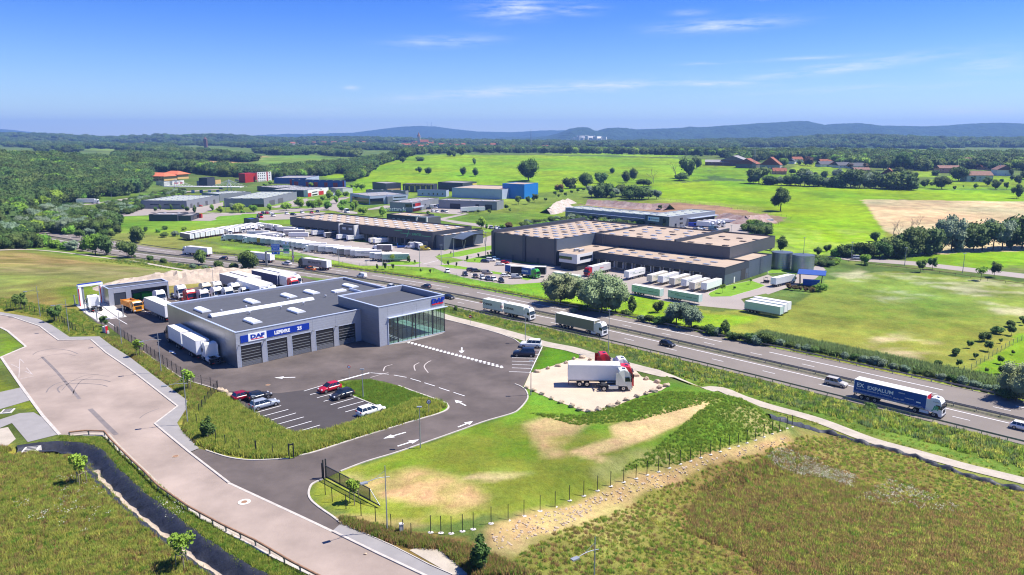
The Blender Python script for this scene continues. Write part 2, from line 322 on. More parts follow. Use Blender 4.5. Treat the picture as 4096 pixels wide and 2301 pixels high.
ORD='first second third fourth fifth sixth seventh eighth ninth tenth eleventh twelfth thirteenth fourteenth fifteenth sixteenth seventeenth eighteenth nineteenth twentieth'.split()
TEN={20:'twenty',30:'thirty',40:'forty',50:'fifty',60:'sixty',70:'seventy',80:'eighty',90:'ninety'}
def nth(i):
 i += 1
 if i<=20:return ORD[i-1]
 if i%10==0:return TEN[i][:-1]+'ieth'
 return TEN[i//10*10]+'-'+ORD[i%10-1]
def sheet(name,pts,z,m,kind='structure',thick=0):
 pts=[(p[0],p[1]) for p in pts];A=sum(a[0]*b[1]-b[0]*a[1] for a,b in zip(pts,pts[1:]+pts[:1]))
 if A<0:pts=pts[::-1]
 b=MB();b.poly([(x,y,z) for x,y in pts],[tuple(range(len(pts)))],m);me=b.mesh(name)
 q=bmesh.new();q.from_mesh(me);bmesh.ops.triangulate(q,faces=q.faces,ngon_method='EAR_CLIP');q.to_mesh(me);q.free()
 return ob(name,me,kind=kind)
def psheet(name,px,z,m,lev=0.0):return sheet(name,[P(u,v,lev) for u,v in px],z,m)
def ribbon_mb(b,pts,w_,m,zf,thick=0,o=0):
 L=offs([Vector((p[0],p[1])) for p in pts],o+w_/2);Rr=offs([Vector((p[0],p[1])) for p in pts],o-w_/2);n=len(L)
 z=zf if callable(zf) else (lambda x,y:zf)
 vs=[(p.x,p.y,z(p.x,p.y)) for p in L]+[(p.x,p.y,z(p.x,p.y)) for p in Rr]
 b.poly(vs,[(i,i+1,n+i+1,n+i) for i in range(n-1)],m)
 if thick:
  lo=[(x,y,zz-thick) for x,y,zz in vs]
  b.poly(vs[:n]+lo[:n],[(i,n+i,n+i+1,i+1) for i in range(n-1)],m);b.poly(vs[n:]+lo[n:],[(i,i+1,n+i+1,n+i) for i in range(n-1)],m)
  b.poly([vs[0],vs[n],lo[n],lo[0]],[(0,1,2,3)],m);b.poly([vs[n-1],vs[2*n-1],lo[2*n-1],lo[n-1]],[(3,2,1,0)],m)
def kerb(name,px,lev=0.0,h=.12,w_=.22,smooth=True,m='kerb'):
 pts=[Vector(P(u,v,lev)) for u,v in px]
 if smooth:pts=catmull(pts,5)
 b=MB();ribbon_mb(b,pts,w_,m,lev+h,h+.1);o=ob(name,fixn(b.mesh(name)),kind='structure');return o
_tx={}
def tmesh(s,size,m,ext=.02,bold=.0,shear=0,align='CENTER',sx=1):
 k=(s,size,m,ext,bold,shear,align,sx)
 if k not in _tx:
  c=bpy.data.curves.new('lettering','FONT');c.body=s;c.size=size;c.extrude=ext;c.offset=bold;c.shear=shear;c.align_x=align;c.resolution_u=2
  o=bpy.data.objects.new('tmp',c);me=bpy.data.meshes.new_from_object(o);bpy.data.objects.remove(o);me.materials.clear();me.materials.append(M[m])
  if sx!=1:me.transform(Matrix.Diagonal((sx,1,1,1)))
  _tx[k]=me
 return _tx[k]
def wallX(x,y,z,rz=0,flip=False):return Matrix.Translation((x,y,z))@Matrix.Rotation(rz,4,'Z')@Matrix.Rotation(math.pi/2,4,'X')
# ------------------------------------------------------------ foreground ditch line (lowers the ground under it)
DPX=[(40,1134),(75,1128),(120,1124),(170,1126),(212,1134),(240,1158),(262,1190),(295,1220),(330,1254),(375,1290),(430,1332),(480,1372),(530,1405),(585,1440),(700,1500)]
DITCH=resample(catmull([P(*q) for q in DPX],4),1.2)
# ------------------------------------------------------------ the ground, one sheet to the horizon
def axis_pts(lo,hi,c,s0,g):
 o=[c];
 while o[-1]<hi:o.append(o[-1]+s0+g*max(0,abs(o[-1]-c)-60))
 n=[c]
 while n[-1]>lo:n.append(n[-1]-s0-g*max(0,abs(n[-1]-c)-60))
 return np.array(n[:0:-1]+o)
gx=axis_pts(-7000,7000,0,1.1,.0088);gy=axis_pts(-60,12500,60,1.0,.0080)
GX,GY=np.meshgrid(gx,gy);GZ=T(GX,GY)
# field colours by region (base colours of the plants and soils)
FC=np.zeros(GX.shape+(3,));FC[:]=(.10,.145,.035)
j1=(fbm(GX/9+3,GY/9,3)-.5);j2=(fbm(GX/9+50,GY/9+9,3)-.5)
FAR=np.clip((GY-300)/1200,0,1)
def field(px,c,jit=3.0,mix=1.0,soft=0.0,lev=None):
 pl=[(P(u,v,lev) if lev is not None else G(u,v)[:2]) for u,v in px]
 k=jit*(1+4*FAR);X=GX+j1*2*k;Y=GY+j2*2*k
 xs=[p[0] for p in pl];ys=[p[1] for p in pl];bb=(X>min(xs)-soft-1) & (X<max(xs)+soft+1) & (Y>min(ys)-soft-1) & (Y<max(ys)+soft+1)
 if not bb.any():return
 x=X[bb];y=Y[bb];a=inpoly(x,y,pl).astype(float)
 if soft:d=segdist(x,y,pl+[pl[0]]);a=np.where(a>0,1,np.clip(1-d/soft,0,1))
 if soft and mix<.85:
  kk=1+3*FAR[bb];a=a*np.clip((fbm(x/(7*kk)+3,y/(4*kk),5)-.36)*4.2,0,1.25)
 a=np.clip(a*mix,0,1)[:,None];FC[bb]=FC[bb]*(1-a)+np.array(c)*a
BR=(.165,.262,.020);GR=(.125,.20,.024);YG=(.205,.235,.042);OL=(.20,.185,.055);DRY=(.40,.33,.15);TAN=(.58,.41,.21);BRN=(.25,.165,.07);STR=(.46,.36,.20);DG=(.06,.10,.025)
# mid and far fields
field([(-300,640),(2900,640),(2900,470),(-300,470)],(.14,.20,.035),6)
field([(860,500),(880,462),(905,440),(930,425),(960,405),(1000,396),(1100,389),(1400,392),(1790,401),(1800,410),(1780,450),(1720,458),(1650,468),(1350,487),(1340,500),(930,480)],BR,4)
field([(820,445),(870,432),(900,438),(880,445),(840,450)],BR,4)
field([(1640,468),(1760,455),(1900,457),(2110,470),(2300,477),(2576,480),(2700,482),(2700,508),(2168,503),(2225,575),(2235,600),(2060,640),(1950,610),(1880,530),(1660,500)],(.19,.30,.018),3)
field([(1940,575),(2240,585),(2200,640),(2050,660),(1950,650)],(.24,.33,.05),4,.8,14)
field([(2168,502),(2700,508),(2700,660),(2260,640),(2236,592),(2200,545)],STR,1.5)
field([(2230,580),(2260,600),(2240,615),(2225,600)],YG,2)
field([(2340,640),(2700,625),(2700,680),(2400,672),(2250,660)],BR,2)
field([(2100,655),(2300,655),(2576,672),(2700,680),(2700,705),(2200,668)],(.20,.20,.06),3,.7,6)
field([(1780,440),(1830,405),(1900,420),(2110,445),(2130,430),(1990,412),(1990,402),(2130,425),(2100,460),(1900,458)],BR,3)
field([(1990,430),(2000,415),(2140,430),(2140,445)],(.20,.30,.03),2)
field([(2330,455),(2400,440),(2700,450),(2700,478),(2280,474)],BR,3)
field([(2310,430),(2350,425),(2350,445),(2290,450)],(.2,.3,.03),3)
# left far valley
field([(455,405),(560,393),(665,392),(645,401),(540,412),(480,410)],(.40,.26,.12),8)
field([(645,397),(700,392),(800,390),(860,405),(700,412),(640,408)],(.14,.22,.04),8)
field([(290,389),(400,374),(430,371),(470,374),(560,375),(600,384),(500,397),(420,405),(360,395)],(.17,.25,.05),10)
field([(208,372),(260,366),(300,367),(300,382),(250,378)],(.17,.26,.05),10)
field([(0,352),(50,352),(140,360),(130,370),(60,366),(0,358)],(.2,.28,.07),12)
field([(765,385),(840,374),(905,377),(900,385),(830,388)],(.18,.3,.04),8)
field([(690,375),(800,374),(810,380),(700,383)],(.14,.22,.04),8)
field([(176,447),(200,448),(235,455),(236,462),(205,455)],BR,2)
field([(1350,386),(1500,385),(1750,393),(1600,394),(1400,388)],(.2,.33,.03),6)
# industrial park ground
field([(270,545),(300,540),(470,545),(640,535),(735,530),(735,560),(600,565),(460,588),(300,575)],(.15,.25,.03),3,.9,6)
field([(1400,545),(1500,520),(1680,500),(1900,520),(1990,560),(1800,540),(1600,530),(1440,515),(1370,545),(1300,560)],(.21,.27,.045),4,.9,8)
field([(900,560),(1280,540),(1380,520),(1420,560),(1290,590),(1050,575)],GR,3,.8,5)
field([(1440,515),(1640,512),(1700,510),(1800,518),(1985,548),(1960,565),(1860,545),(1640,535)],(.26,.15,.12),3,.8)
# left near side
field([(-200,680),(-60,628),(100,626),(300,650),(540,694),(520,720),(440,735),(250,770),(120,790),(0,785),(-200,850)],OL,3)
field([(0,650),(120,635),(320,660),(420,690),(330,700),(150,690),(0,680)],(.30,.24,.10),4,.75,10)
field([(0,690),(150,700),(320,715),(250,770),(120,790),(0,780)],(.24,.25,.06),4,.7,8)
field([(165,725),(260,718),(240,770),(170,760)],GR,3,.9,3)
field([(200,810),(245,815),(255,845),(180,845),(120,800),(60,790),(0,780),(0,770),(120,775)],YG,2)
# motorway verges
for s0,s1_,c in ((13,30,(.13,.20,.035)),(30,40,(.19,.22,.05)),(-13,-34,(.17,.27,.035))):
 q=segdist(GX,GY,mwc,True);m_=((q>min(s0,s1_)) & (q<max(s0,s1_)) & (GY<420));FC[m_]=c
q=segdist(GX,GY,mwc,True);m_=(np.abs(q)<13);FC[m_]=(.2,.2,.09)
field([(240,578),(460,600),(640,640),(640,655),(330,615),(200,600)],(.17,.20,.05),3)
# right field beyond the motorway
field([(1240,770),(1440,730),(1600,770),(1950,790),(2100,700),(2250,680),(2700,720),(2700,1070),(1930,858),(1500,770)],(.20,.235,.045),3)
field([(1380,700),(1600,730),(1750,790),(1900,800),(1800,840),(1500,770),(1240,735)],(.19,.32,.03),3,1,3)
for q_ in ([(2230,690),(2330,688),(2400,700),(2290,705)],[(2180,735),(2260,730),(2330,745),(2230,760)],[(2330,715),(2500,705),(2640,735),(2480,745),(2380,730)],[(2500,765),(2650,780),(2640,800),(2520,790)],
           [(2190,860),(2270,838),(2330,860),(2250,880)],[(2240,885),(2380,893),(2330,905),(2260,895)],[(2110,690),(2160,680),(2200,700),(2150,705)]):field(q_,(.46,.40,.24),4,.62,4)
field([(2430,940),(2576,830),(2700,800),(2700,1010),(2500,960)],(.15,.28,.025),2)
field([(2150,800),(2300,760),(2440,800),(2400,850),(2200,830)],(.17,.24,.035),4,.6,10)
# near right side
field([(856,1186),(1120,1100),(1290,1042),(1330,1000),(1460,1050),(1500,1060),(1680,980),(1750,985),(1800,1010),(1880,1015),(1990,1090),(1700,1190),(1320,1300),(950,1330),(800,1270),(780,1230)],(.20,.245,.04),2)
field([(1310,985),(1460,1040),(1520,1038),(1640,985),(1690,970),(1800,990),(1760,1010),(1600,1055),(1540,1075),(1450,1080),(1380,1075),(1320,1035),(1290,1060)],(.11,.215,.025),1.5,.85,3)
field([(870,1195),(1080,1120),(1330,1040),(1400,1060),(1340,1130),(1200,1190),(1000,1240),(900,1230)],(.16,.25,.03),2,.8,4)
field([(1330,1365-300),(1363,1053),(1465,1062),(1440,1090),(1400,1130),(1420,1142),(1380,1145)],(.52,.37,.19),1.2,.85,1.5)
field([(1395,1075),(1540,1053),(1530,1080),(1430,1105),(1405,1120)],(.28,.27,.07),1.5,.8,2)
field([(1550,1075),(1620,1055),(1745,1000),(1790,1003),(1750,1040),(1680,1080),(1600,1110),(1560,1125),(1480,1145),(1540,1165),(1510,1158),(1450,1138),(1560,1100)],(.60,.44,.23),1.0,.9,1)
field([(1880,1010),(1800,1000),(1770,1040),(1700,1085),(1560,1150),(1500,1180),(1560,1190),(1700,1130),(1830,1110),(1900,1095),(1970,1080)],(.13,.225,.03),1.2,.85,1)
field([(1800,1050),(1850,1020),(1960,1075),(1860,1100)],(.44,.37,.18),1.5,.55,2)
field([(1500,1185),(1600,1150),(1700,1140),(1600,1180),(1520,1200)],(.40,.36,.16),1.2,.6,2)
field([(900,1230),(1040,1190),(1140,1215),(1230,1270),(1200,1300),(1050,1320),(950,1310),(880,1270),(850,1230)],(.50,.36,.18),1.2,.75,3)
field([(1180,1200),(1270,1185),(1330,1190),(1250,1205)],(.50,.42,.22),1,.7,1)
field([(860,1190),(930,1170),(900,1210)],DRY,1,.6,1)
field([(790,1215),(850,1210),(960,1290),(960,1330),(860,1310),(790,1270)],(.40,.32,.13),1,.7,1)
# stony strip, outside field
field([(1980,1098),(1990,1110),(1800,1170),(1640,1240),(1500,1290),(1400,1340),(1250,1390),(1230,1340),(1320,1300),(1500,1240),(1660,1190),(1790,1145),(1960,1095)],(.50,.36,.17),1.0,.95,1)
field([(1990,1110),(2100,1090),(2576,1236),(2900,1340),(2900,2300),(1200,2300),(1250,1390),(1400,1340),(1640,1240),(1800,1170)],(.21,.205,.05),1.5)
field([(1250,1370),(1340,1310),(1420,1300),(1540,1270),(1560,1320),(1450,1330),(1340,1360),(1250,1400)],(.47,.37,.17),1.5,.75,2)
field([(1480,1300),(1570,1270),(1650,1310),(1560,1360),(1480,1420),(1400,1430)],(.36,.32,.11),1.5,.5,4)
field([(1720,1300),(1760,1230),(1850,1180),(2000,1130),(2100,1180),(2260,1260),(2500,1290),(2800,1400),(2800,1700),(1900,1500),(1880,1390),(1730,1340)],BRN,3,.85,3)
field([(2000,1110),(2100,1100),(2300,1160),(2576,1240),(2576,1330),(2400,1300),(2250,1230),(2100,1160)],(.20,.18,.06),3,.8,4)
field([(2200,1290),(2400,1260),(2576,1330),(2576,1447),(2350,1447),(2200,1380)],(.19,.155,.05),3,.7,5)
# strips along the path, embankment by the road
field([(1130,800),(1290,850),(1450,880),(1480,905),(1350,870),(1280,845),(1120,805)],GR,1)
field([(1340,930),(1370,873),(1430,885),(1530,900),(1430,905),(1380,922)],(.10,.22,.02),1)
# foreground verge by street and dealer
field([(550,985),(644,1050),(730,1090),(830,1082),(972,1036),(1040,1000),(1120,1015),(1130,1030),(900,1105),(730,1155),(600,1155),(500,1125),(450,1070),(470,1010)],(.27,.31,.05),1,.95)
field([(850,962),(930,955),(1100,1010),(1125,1022),(1110,1038),(1040,1058),(972,1034),(890,998)],(.12,.26,.02),1)
field([(640,1150),(800,1110),(1000,1062),(1110,1040),(1127,1026),(1100,1050),(900,1105),(740,1155)],(.11,.22,.02),1.5,.8,1)
field([(255,845),(300,850),(360,890),(480,965),(548,985),(480,1010),(470,1060),(500,1125),(640,1158),(440,1070),(480,1010),(400,950),(330,890)],(.26,.25,.06),1,.9)
field([(0,835),(50,865),(60,870),(0,900)],GR,1);field([(-100,920),(50,980),(105,1040),(-50,1000)],(.16,.22,.03),1)
# foreground left meadow
field([(-200,1100),(60,1130),(240,1140),(420,1330),(560,1500),(600,2300),(-900,2300)],(.28,.29,.06),2)
for q_,c_ in (([(40,1150),(200,1150),(330,1300),(300,1320),(150,1220)],(.17,.24,.03)),([(60,1240),(160,1230),(230,1330),(200,1400),(80,1350)],(.16,.21,.04)),([(150,1300),(230,1260),(330,1350),(380,1440),(250,1400)],(.30,.22,.09)),([(0,1180),(90,1170),(120,1220),(20,1240)],(.32,.29,.07)),([(380,1380),(460,1400),(540,1447),(420,1447)],(.12,.24,.02))):field(q_,c_,3,.7,4)
field([(240,1150),(440,1340),(640,1480),(900,1560),(1000,1500),(640,1385),(400,1235),(260,1105),(150,1100)],(.14,.19,.035),1)
field([(990,1447),(860,1330),(1000,1340),(1200,1370),(1300,1447),(1300,1600),(1100,1500)],(.24,.17,.06),1.5,.85)
n_=fbm(GX/23,GY/23,4)[...,None];n2_=fbm(GX/4.5+9,GY/4.5,3)[...,None];n3_=fbm(GX/60+31,GY/60,3)[...,None]
nf_=fbm(GX/(40+60*FAR)+77,GY/(25+60*FAR),5)[...,None];FC=FC*(.62+.76*n_)*(.68+.64*n2_)*(.72+.56*nf_);FC[...,0:1] *= (.72+.56*n3_)
ny,nx=GX.shape
me=bpy.data.meshes.new('ground');V=np.stack([GX,GY,GZ],-1).reshape(-1,3)
idx=np.arange(nx*ny).reshape(ny,nx);F=np.stack([idx[:-1,:-1],idx[:-1,1:],idx[1:,1:],idx[1:,:-1]],-1).reshape(-1,4)
me.vertices.add(len(V));me.vertices.foreach_set('co',V.ravel());me.loops.add(F.size);me.loops.foreach_set('vertex_index',F.ravel().astype(np.int32))
me.polygons.add(len(F));me.polygons.foreach_set('loop_start',np.arange(0,F.size,4,dtype=np.int32));me.polygons.foreach_set('use_smooth',np.ones(len(F),bool));me.update(calc_edges=True)
ca=me.color_attributes.new('Cover','FLOAT_COLOR','POINT');ca.data.foreach_set('color',np.concatenate([FC.reshape(-1,3),np.ones((nx*ny,1))],1).ravel().astype(np.float32))
gmat=bpy.data.materials.new('ground_cover');gmat.use_nodes=True;t=gmat.node_tree;b=t.nodes['Principled BSDF'];b.inputs['Roughness'].default_value=.95;b.inputs['Specular IOR Level'].default_value=.08
at=nn(t,'ShaderNodeAttribute',attribute_name='Cover');tc=nn(t,'ShaderNodeTexCoord')
def gn(scale,det,x=1,y=1,r=.65):
 mp=nn(t,'ShaderNodeMapping');mp.inputs['Scale'].default_value=(x,y,1);lk(t,tc.outputs['Object'],mp.inputs[0]);n=nn(t,'ShaderNodeTexNoise');n.inputs['Scale'].default_value=scale;n.inputs['Detail'].default_value=det;n.inputs['Roughness'].default_value=r;lk(t,mp.outputs[0],n.inputs['Vector']);return n.outputs[0]
va=mth(t,'MULTIPLY_ADD',gn(1.1,8,r=.8),1.5,.25);vb=mth(t,'MULTIPLY_ADD',gn(.12,5),.9,.55);vm=mth(t,'MULTIPLY',va,vb)
m1=nn(t,'ShaderNodeMix',data_type='RGBA',blend_type='MULTIPLY');m1.inputs[0].default_value=1;lk(t,at.outputs['Color'],m1.inputs[6]);cr=nn(t,'ShaderNodeCombineColor');lk(t,vm,cr.inputs[0]);lk(t,vm,cr.inputs[1]);lk(t,vm,cr.inputs[2]);lk(t,cr.outputs[0],m1.inputs[7])
hs=nn(t,'ShaderNodeHueSaturation');lk(t,m1.outputs[2],hs.inputs['Color']);lk(t,mth(t,'MULTIPLY_ADD',gn(.35,5),.10,.45),hs.inputs['Hue']);hs.inputs['Saturation'].default_value=1.05
lk(t,hs.outputs[0],b.inputs['Base Color']);bp=nn(t,'ShaderNodeBump');bp.inputs['Strength'].default_value=.9;bp.inputs['Distance'].default_value=.35;lk(t,gn(1.6,7,r=.75),bp.inputs['Height']);lk(t,bp.outputs[0],b.inputs['Normal'])
me.materials.append(gmat);ground=ob('ground',me,kind='structure')
# ------------------------------------------------------------ hill ranges at the horizon
def rise(name,prof,Yc,W,m,y0,y1,nxs=420,nys=44,rough=22,sc0=260):
 us=[p[0] for p in prof];zs=[CH+(YH-p[1])*Yc/(FP*CP) for p in prof]
 a=np.linspace((us[0]-1288)/FP,(us[-1]-1288)/FP,nxs);yy=np.linspace(y0,y1,nys)
 A_,Y_=np.meshgrid(a,yy);X_=A_*Yc*(.6+.4*Y_/Yc)
 zc=np.interp(A_,[(u-1288)/FP for u in us],zs);f=np.exp(-((Y_-Yc)/W)**2*np.where(Y_<Yc,1,.4))
 base=T(X_,Y_,False)-12;gul=fbm(X_/sc0,Y_/(sc0*1.6),4)-.5
 Z_=base+(zc-base)*f+gul*rough*np.sin(np.clip(f,0,1)*math.pi)*1.8+(fbm(X_/30,Y_/60,2)-.5)*rough*.16
 me=bpy.data.meshes.new(name);ny,nx=X_.shape;idx=np.arange(nx*ny).reshape(ny,nx);F=np.stack([idx[:-1,:-1],idx[:-1,1:],idx[1:,1:],idx[1:,:-1]],-1).reshape(-1,4)
 me.from_pydata(np.stack([X_,Y_,Z_],-1).reshape(-1,3).tolist(),[],F.tolist());me.polygons.foreach_set('use_smooth',np.ones(len(F),bool));me.materials.append(M[m]);return ob(name,me,kind='structure')
mat('forest_hill',(.040,.075,.030),.95,c2_=(.018,.038,.018),scale=.014,bump=1,bscale=.03,det=10,spec=.05)
t=M['forest_hill'].node_tree
for n in t.nodes:
 if n.type=='BUMP':n.inputs['Distance'].default_value=22
rise('far_blue_hills',[(-500,322),(-200,318),(0,326),(40,327),(70,332),(85,338),(110,346),(330,347),(640,347),(700,342),(740,337.5),(790,339),(850,336),(900,335),(960,327),(1020,320.5),(1060,319),(1100,320),(1150,327),(1200,332),(1290,333.5),(1340,331),(1375,329),(1500,330),(1800,320),(2100,324),(2576,322),(3100,325)],10400,1100,'forest_hill',7900,11500,rough=60)
rise('blue_hills',[(1180,362),(1300,350),(1375,343),(1400,337),(1430,326),(1450,322),(1475,322),(1488,330),(1500,331),(1520,324),(1560,323),(1600,328),(1650,326),(1700,324.5),(1720,321),(1760,322),(1800,319),(1850,316),(1900,312),(1932,311),(1960,309),(1990,307.5),(2010,308),(2030,313),(2050,317.5),(2080,314),(2140,312),(2165,315),(2185,318),(2250,319),(2290,320),(2350,318.5),(2420,313),(2480,311.5),(2530,313),(2576,316),(2900,318),(3200,330)],7000,900,'forest_hill',5200,8800,640,60,rough=60)
rise('wooded_ridge',[(-700,348),(-300,342),(0,343),(30,342),(60,344),(100,342),(150,344),(200,346),(240,350),(300,351),(370,348),(400,345),(430,346),(470,348),(520,345),(560,344),(600,347),(640,350),(720,354),(850,351),(950,352),(1100,357),(1250,358)],4000,500,'forest_hill',3000,4900,420,36,rough=18,sc0=180)
rise('forested_rise',[(1450,366),(1600,361),(1700,362),(1800,358),(1932,356),(2000,353),(2080,348),(2150,346.5),(2230,349),(2300,353),(2400,354),(2576,354),(3000,350),(3400,352)],3200,600,'forest_hill',2250,4100,520,60,rough=16,sc0=150)
# ------------------------------------------------------------ roads and yards
def strip(name,s0,s1_,z,m,pts=mwc):
 b=MB();ribbon_mb(b,resample(pts,4),s1_-s0,m,z,0,(s0+s1_)/2);return ob(name,b,kind='structure')
strip('motorway',-12.6,12.9,ZM+.05,'asphalt_motorway')
strip('median_strip',-.9,2.0,ZM+.06,'median_gravel')
mwl=resample(mwc,1.0)
def dashes(b,s,on,off,w_,z,start=0):
 i=start
 while i+on<len(mwl):ribbon_mb(b,mwl[i:i+on+1],w_,'paint_white',z,0,s);i += on+off
b=MB();z=ZM+.064
dashes(b,7.0,3,10,.17,z);dashes(b,-4.5,3,10,.17,z,4);dashes(b,10.7,39,13,.25,z,2);dashes(b,-8.2,39,13,.25,z,7);ribbon_mb(b,mwl,.24,'paint_white',z,0,3.2);ribbon_mb(b,mwl,.22,'paint_white',z,0,-1.5)
ob('motorway_markings',b,kind='structure')
# street in front
STREET_R=[(-260,775),(-120,783),(0,792.6),(30,797.6),(62.6,808.9),(100,821.4),(122.7,838.9),(147.7,857),(229.1,855.2),(267.9,889),(325.5,928.3),(446.9,1023.1),(389.3,1067),(413.1,1087),(477,1139.5),(575.9,1215.9),(644,1247.6),(740,1292),(836.8,1337.7),(954.5,1395.3),(1064.7,1447),(1260,1545)]
STREET_L=[(1000,1580),(779,1445),(643.5,1380.3),(508.3,1305),(400.6,1230.2),(325.5,1160.8),(261.6,1097),(207.8,1096.2),(150.2,1094.5),(107.7,1046.9),(53.8,973),(2.5,899),(65.1,872.6),(53.8,862.6),(20,833.8),(0,823.8),(-120,800),(-260,792)]
psheet('street',STREET_R+STREET_L,.03,'asphalt_street')
WALK=[(-260,768),(0,786),(62.6,796.2),(97.6,803.7),(130,818.7),(175,848.8),(250,847.6),(283,872.6),(325.5,898.9),(385.6,945.5),(472,1009.3),(467,1033),(445.7,1065.7),(455.7,1083.2),(500.8,1129.5)]
b=MB()
pts=[P(*q) for q in WALK+[(477,1139.5),(413.1,1087),(389.3,1067),(446.9,1023.1),(325.5,928.3),(267.9,889),(229.1,855.2),(147.7,857),(122.7,838.9),(100,821.4),(62.6,808.9),(30,797.6),(0,792.6),(-260,775)]]
sheet('sidewalk',pts,.12,'pavement_grey')
psheet('sidewalk',[(836.8,1337.7),(859.4,1317.7),(905,1340),(990,1378),(1080,1425),(1138,1450),(1330,1545),(1260,1545),(1064.7,1447),(954.5,1395.3)],.12,'pavement_grey')
kerb('kerb',STREET_R[2:16],smooth=False,w_=.3,h=.14);kerb('kerb',[(836.8,1337.7),(954.5,1395.3),(1064.7,1447),(1260,1545)],smooth=False,w_=.3,h=.14);kerb('kerb',[(477,1139.5),(575.9,1215.9),(644,1247.6),(740,1292),(836.8,1337.7)],h=.05,w_=.35,smooth=False)
kerb('kerb',STREET_L[1:8][::-1],smooth=False,w_=.35,h=.10);kerb('kerb',[(150.2,1094.5),(107.7,1046.9),(53.8,973),(2.5,899),(65.1,872.6),(53.8,862.6),(20,833.8),(0,823.8)],smooth=False,w_=.45,h=.10)
kerb('kerb',[(859.4,1317.7),(905,1338),(990,1376),(1080,1422),(1138,1447)],smooth=False,w_=.12,h=.14)
psheet('driveway',[(-80,1085),(0,1056),(50,1040),(85,1038),(110,1053),(150,1093),(70,1113),(30,1065),(-80,1110)],.045,'pavement_grey');psheet('driveway',[(-80,1000),(0,987),(54,975),(72,1000),(75,1008),(0,1030),(-80,1060)],.045,'pavement_grey')
psheet('gravel_verge',[(1030,1385),(1075,1368),(1120,1385),(1150,1410),(1190,1447),(1138,1447)],.04,'path_gravel')
psheet('gravel_patch',[(-80,1095),(20,1075),(40,1105),(15,1125),(-80,1140)],.04,'path_gravel')
# dealer yard
YARD=[(477,1139.5),(500.8,1129.5),(518,1133.3),(563.4,1148.3),(601,1155.8),(644,1158.3),(729,1154.5),(749,1148.3),(794,1137),(894.3,1104.5),(1019.6,1065.7),(1104.7,1040.6),(1127.2,1028.1),(1124.7,1018.1),(1114.7,1011.8),(1034.6,983),(1002,970.5),(967,960.5),(924.4,954.3),(884.4,955.5),(851.8,960.5),
  (854.3,978),(889.4,998),(942,1019.4),(972,1034.4),(907,1053.1),(869.4,1065.6),(831.8,1079.4),(794.3,1086.9),(756.7,1089.4),(726.6,1088.2),(694,1068.2),(644,1043.1),(593.4,1010.6),(586,1000.6),(550.8,981.8),(523.3,973),(483,961.8),(450.7,948),(400.6,915.5),(360.5,885.4),(333,864),(298,841.4),(273,821.3),(245.4,813.9),(190,768.8),(262,768),(300,745),(428,745),(455,730),(551,712),(640,690),(760,698),(880,725),(1000,757),(1090,792),(1119.7,803.8),(1169.8,816.3),(1245,836.4),(1288,851.4),(1300.5,858.9),(1313,868.9),(1365.6,872.6),(1333,938),(1316.8,971.8),(1310.5,973),(1323,983),(1328,998.1),(1323,1010.6),(1308,1028.1),(1288,1040.7),
  (1219.9,1060.7),(1157.3,1083.2),(1069.7,1114),(994.5,1139.9),(919.4,1162.4),(856.8,1186.2),(811.8,1206.6),(796.7,1212.4),(784.2,1219.9),(778,1232.4),(776.7,1245),(781.7,1257.5),(794.2,1270),(814.3,1285),(836.8,1300.1),(859.4,1317.7),(836.8,1337.7),(740,1292),(644,1247.6),(575.9,1215.9)]
psheet('yard',YARD,.026,'asphalt_dark')
psheet('parking_bays',[(568,985),(593.4,1010.6),(644,1043.1),(694,1068.2),(726.6,1088.2),(756.7,1089.4),(794.3,1086.9),(831.8,1079.4),(869.4,1065.6),(907,1053.1),(972,1034.4),(942,1019.4),(889.4,998),(854.3,978),(846,967),(770,981),(700,990),(620,985)],.034,'asphalt_new')
kerb('kerb',[(518,1133.3),(563.4,1148.3),(601,1155.8),(644,1158.3),(729,1154.5)]);kerb('kerb',[(751,1147),(794,1137),(894.3,1104.5),(1019.6,1065.7),(1104.7,1040.6),(1127.2,1028.1),(1124.7,1018.1),(1114.7,1011.8),(1034.6,983),(1002,970.5)],w_=.3)
kerb('kerb',[(851,962),(854.3,978),(889.4,998),(942,1019.4),(975,1035)],smooth=False);kerb('kerb',[(593.4,1010.6),(644,1043.1),(694,1068.2),(724,1087.5)],smooth=False,w_=.15)
kerb('kerb',[(1295.5,966.8),(1310.5,973),(1323,983),(1328,998.1),(1323,1010.6),(1308,1028.1),(1288,1040.7),(1219.9,1060.7),(1157.3,1083.2),(1069.7,1114),(994.5,1139.9),(919.4,1162.4),(856.8,1186.2)]);kerb('kerb',[(811.8,1206.6),(796.7,1212.4),(784.2,1219.9),(778,1232.4),(776.7,1245),(781.7,1257.5),(794.2,1270),(814.3,1285),(836.8,1300.1),(859.4,1317.7)],w_=.26)
kerb('kerb',[(1119.7,803.8),(1169.8,816.3),(1245,836.4),(1288,851.4),(1300.5,858.9),(1313,868.9)]);kerb('kerb',[(360.5,885.4),(400.6,915.5),(450.7,948),(483,961.8),(523.3,973),(550.8,981.8)],smooth=False)
psheet('wash_slab',cl(A2,[(760,812),(890,740),(1020,700),(1275,925),(1060,955),(980,975)]),.05,'concrete_white')
psheet('concrete_apron',cl(B2,[(1340,1205),(1520,1165),(1900,1078),(1870,1095),(1700,1140),(1480,1190)]),.05,'pavement_grey')
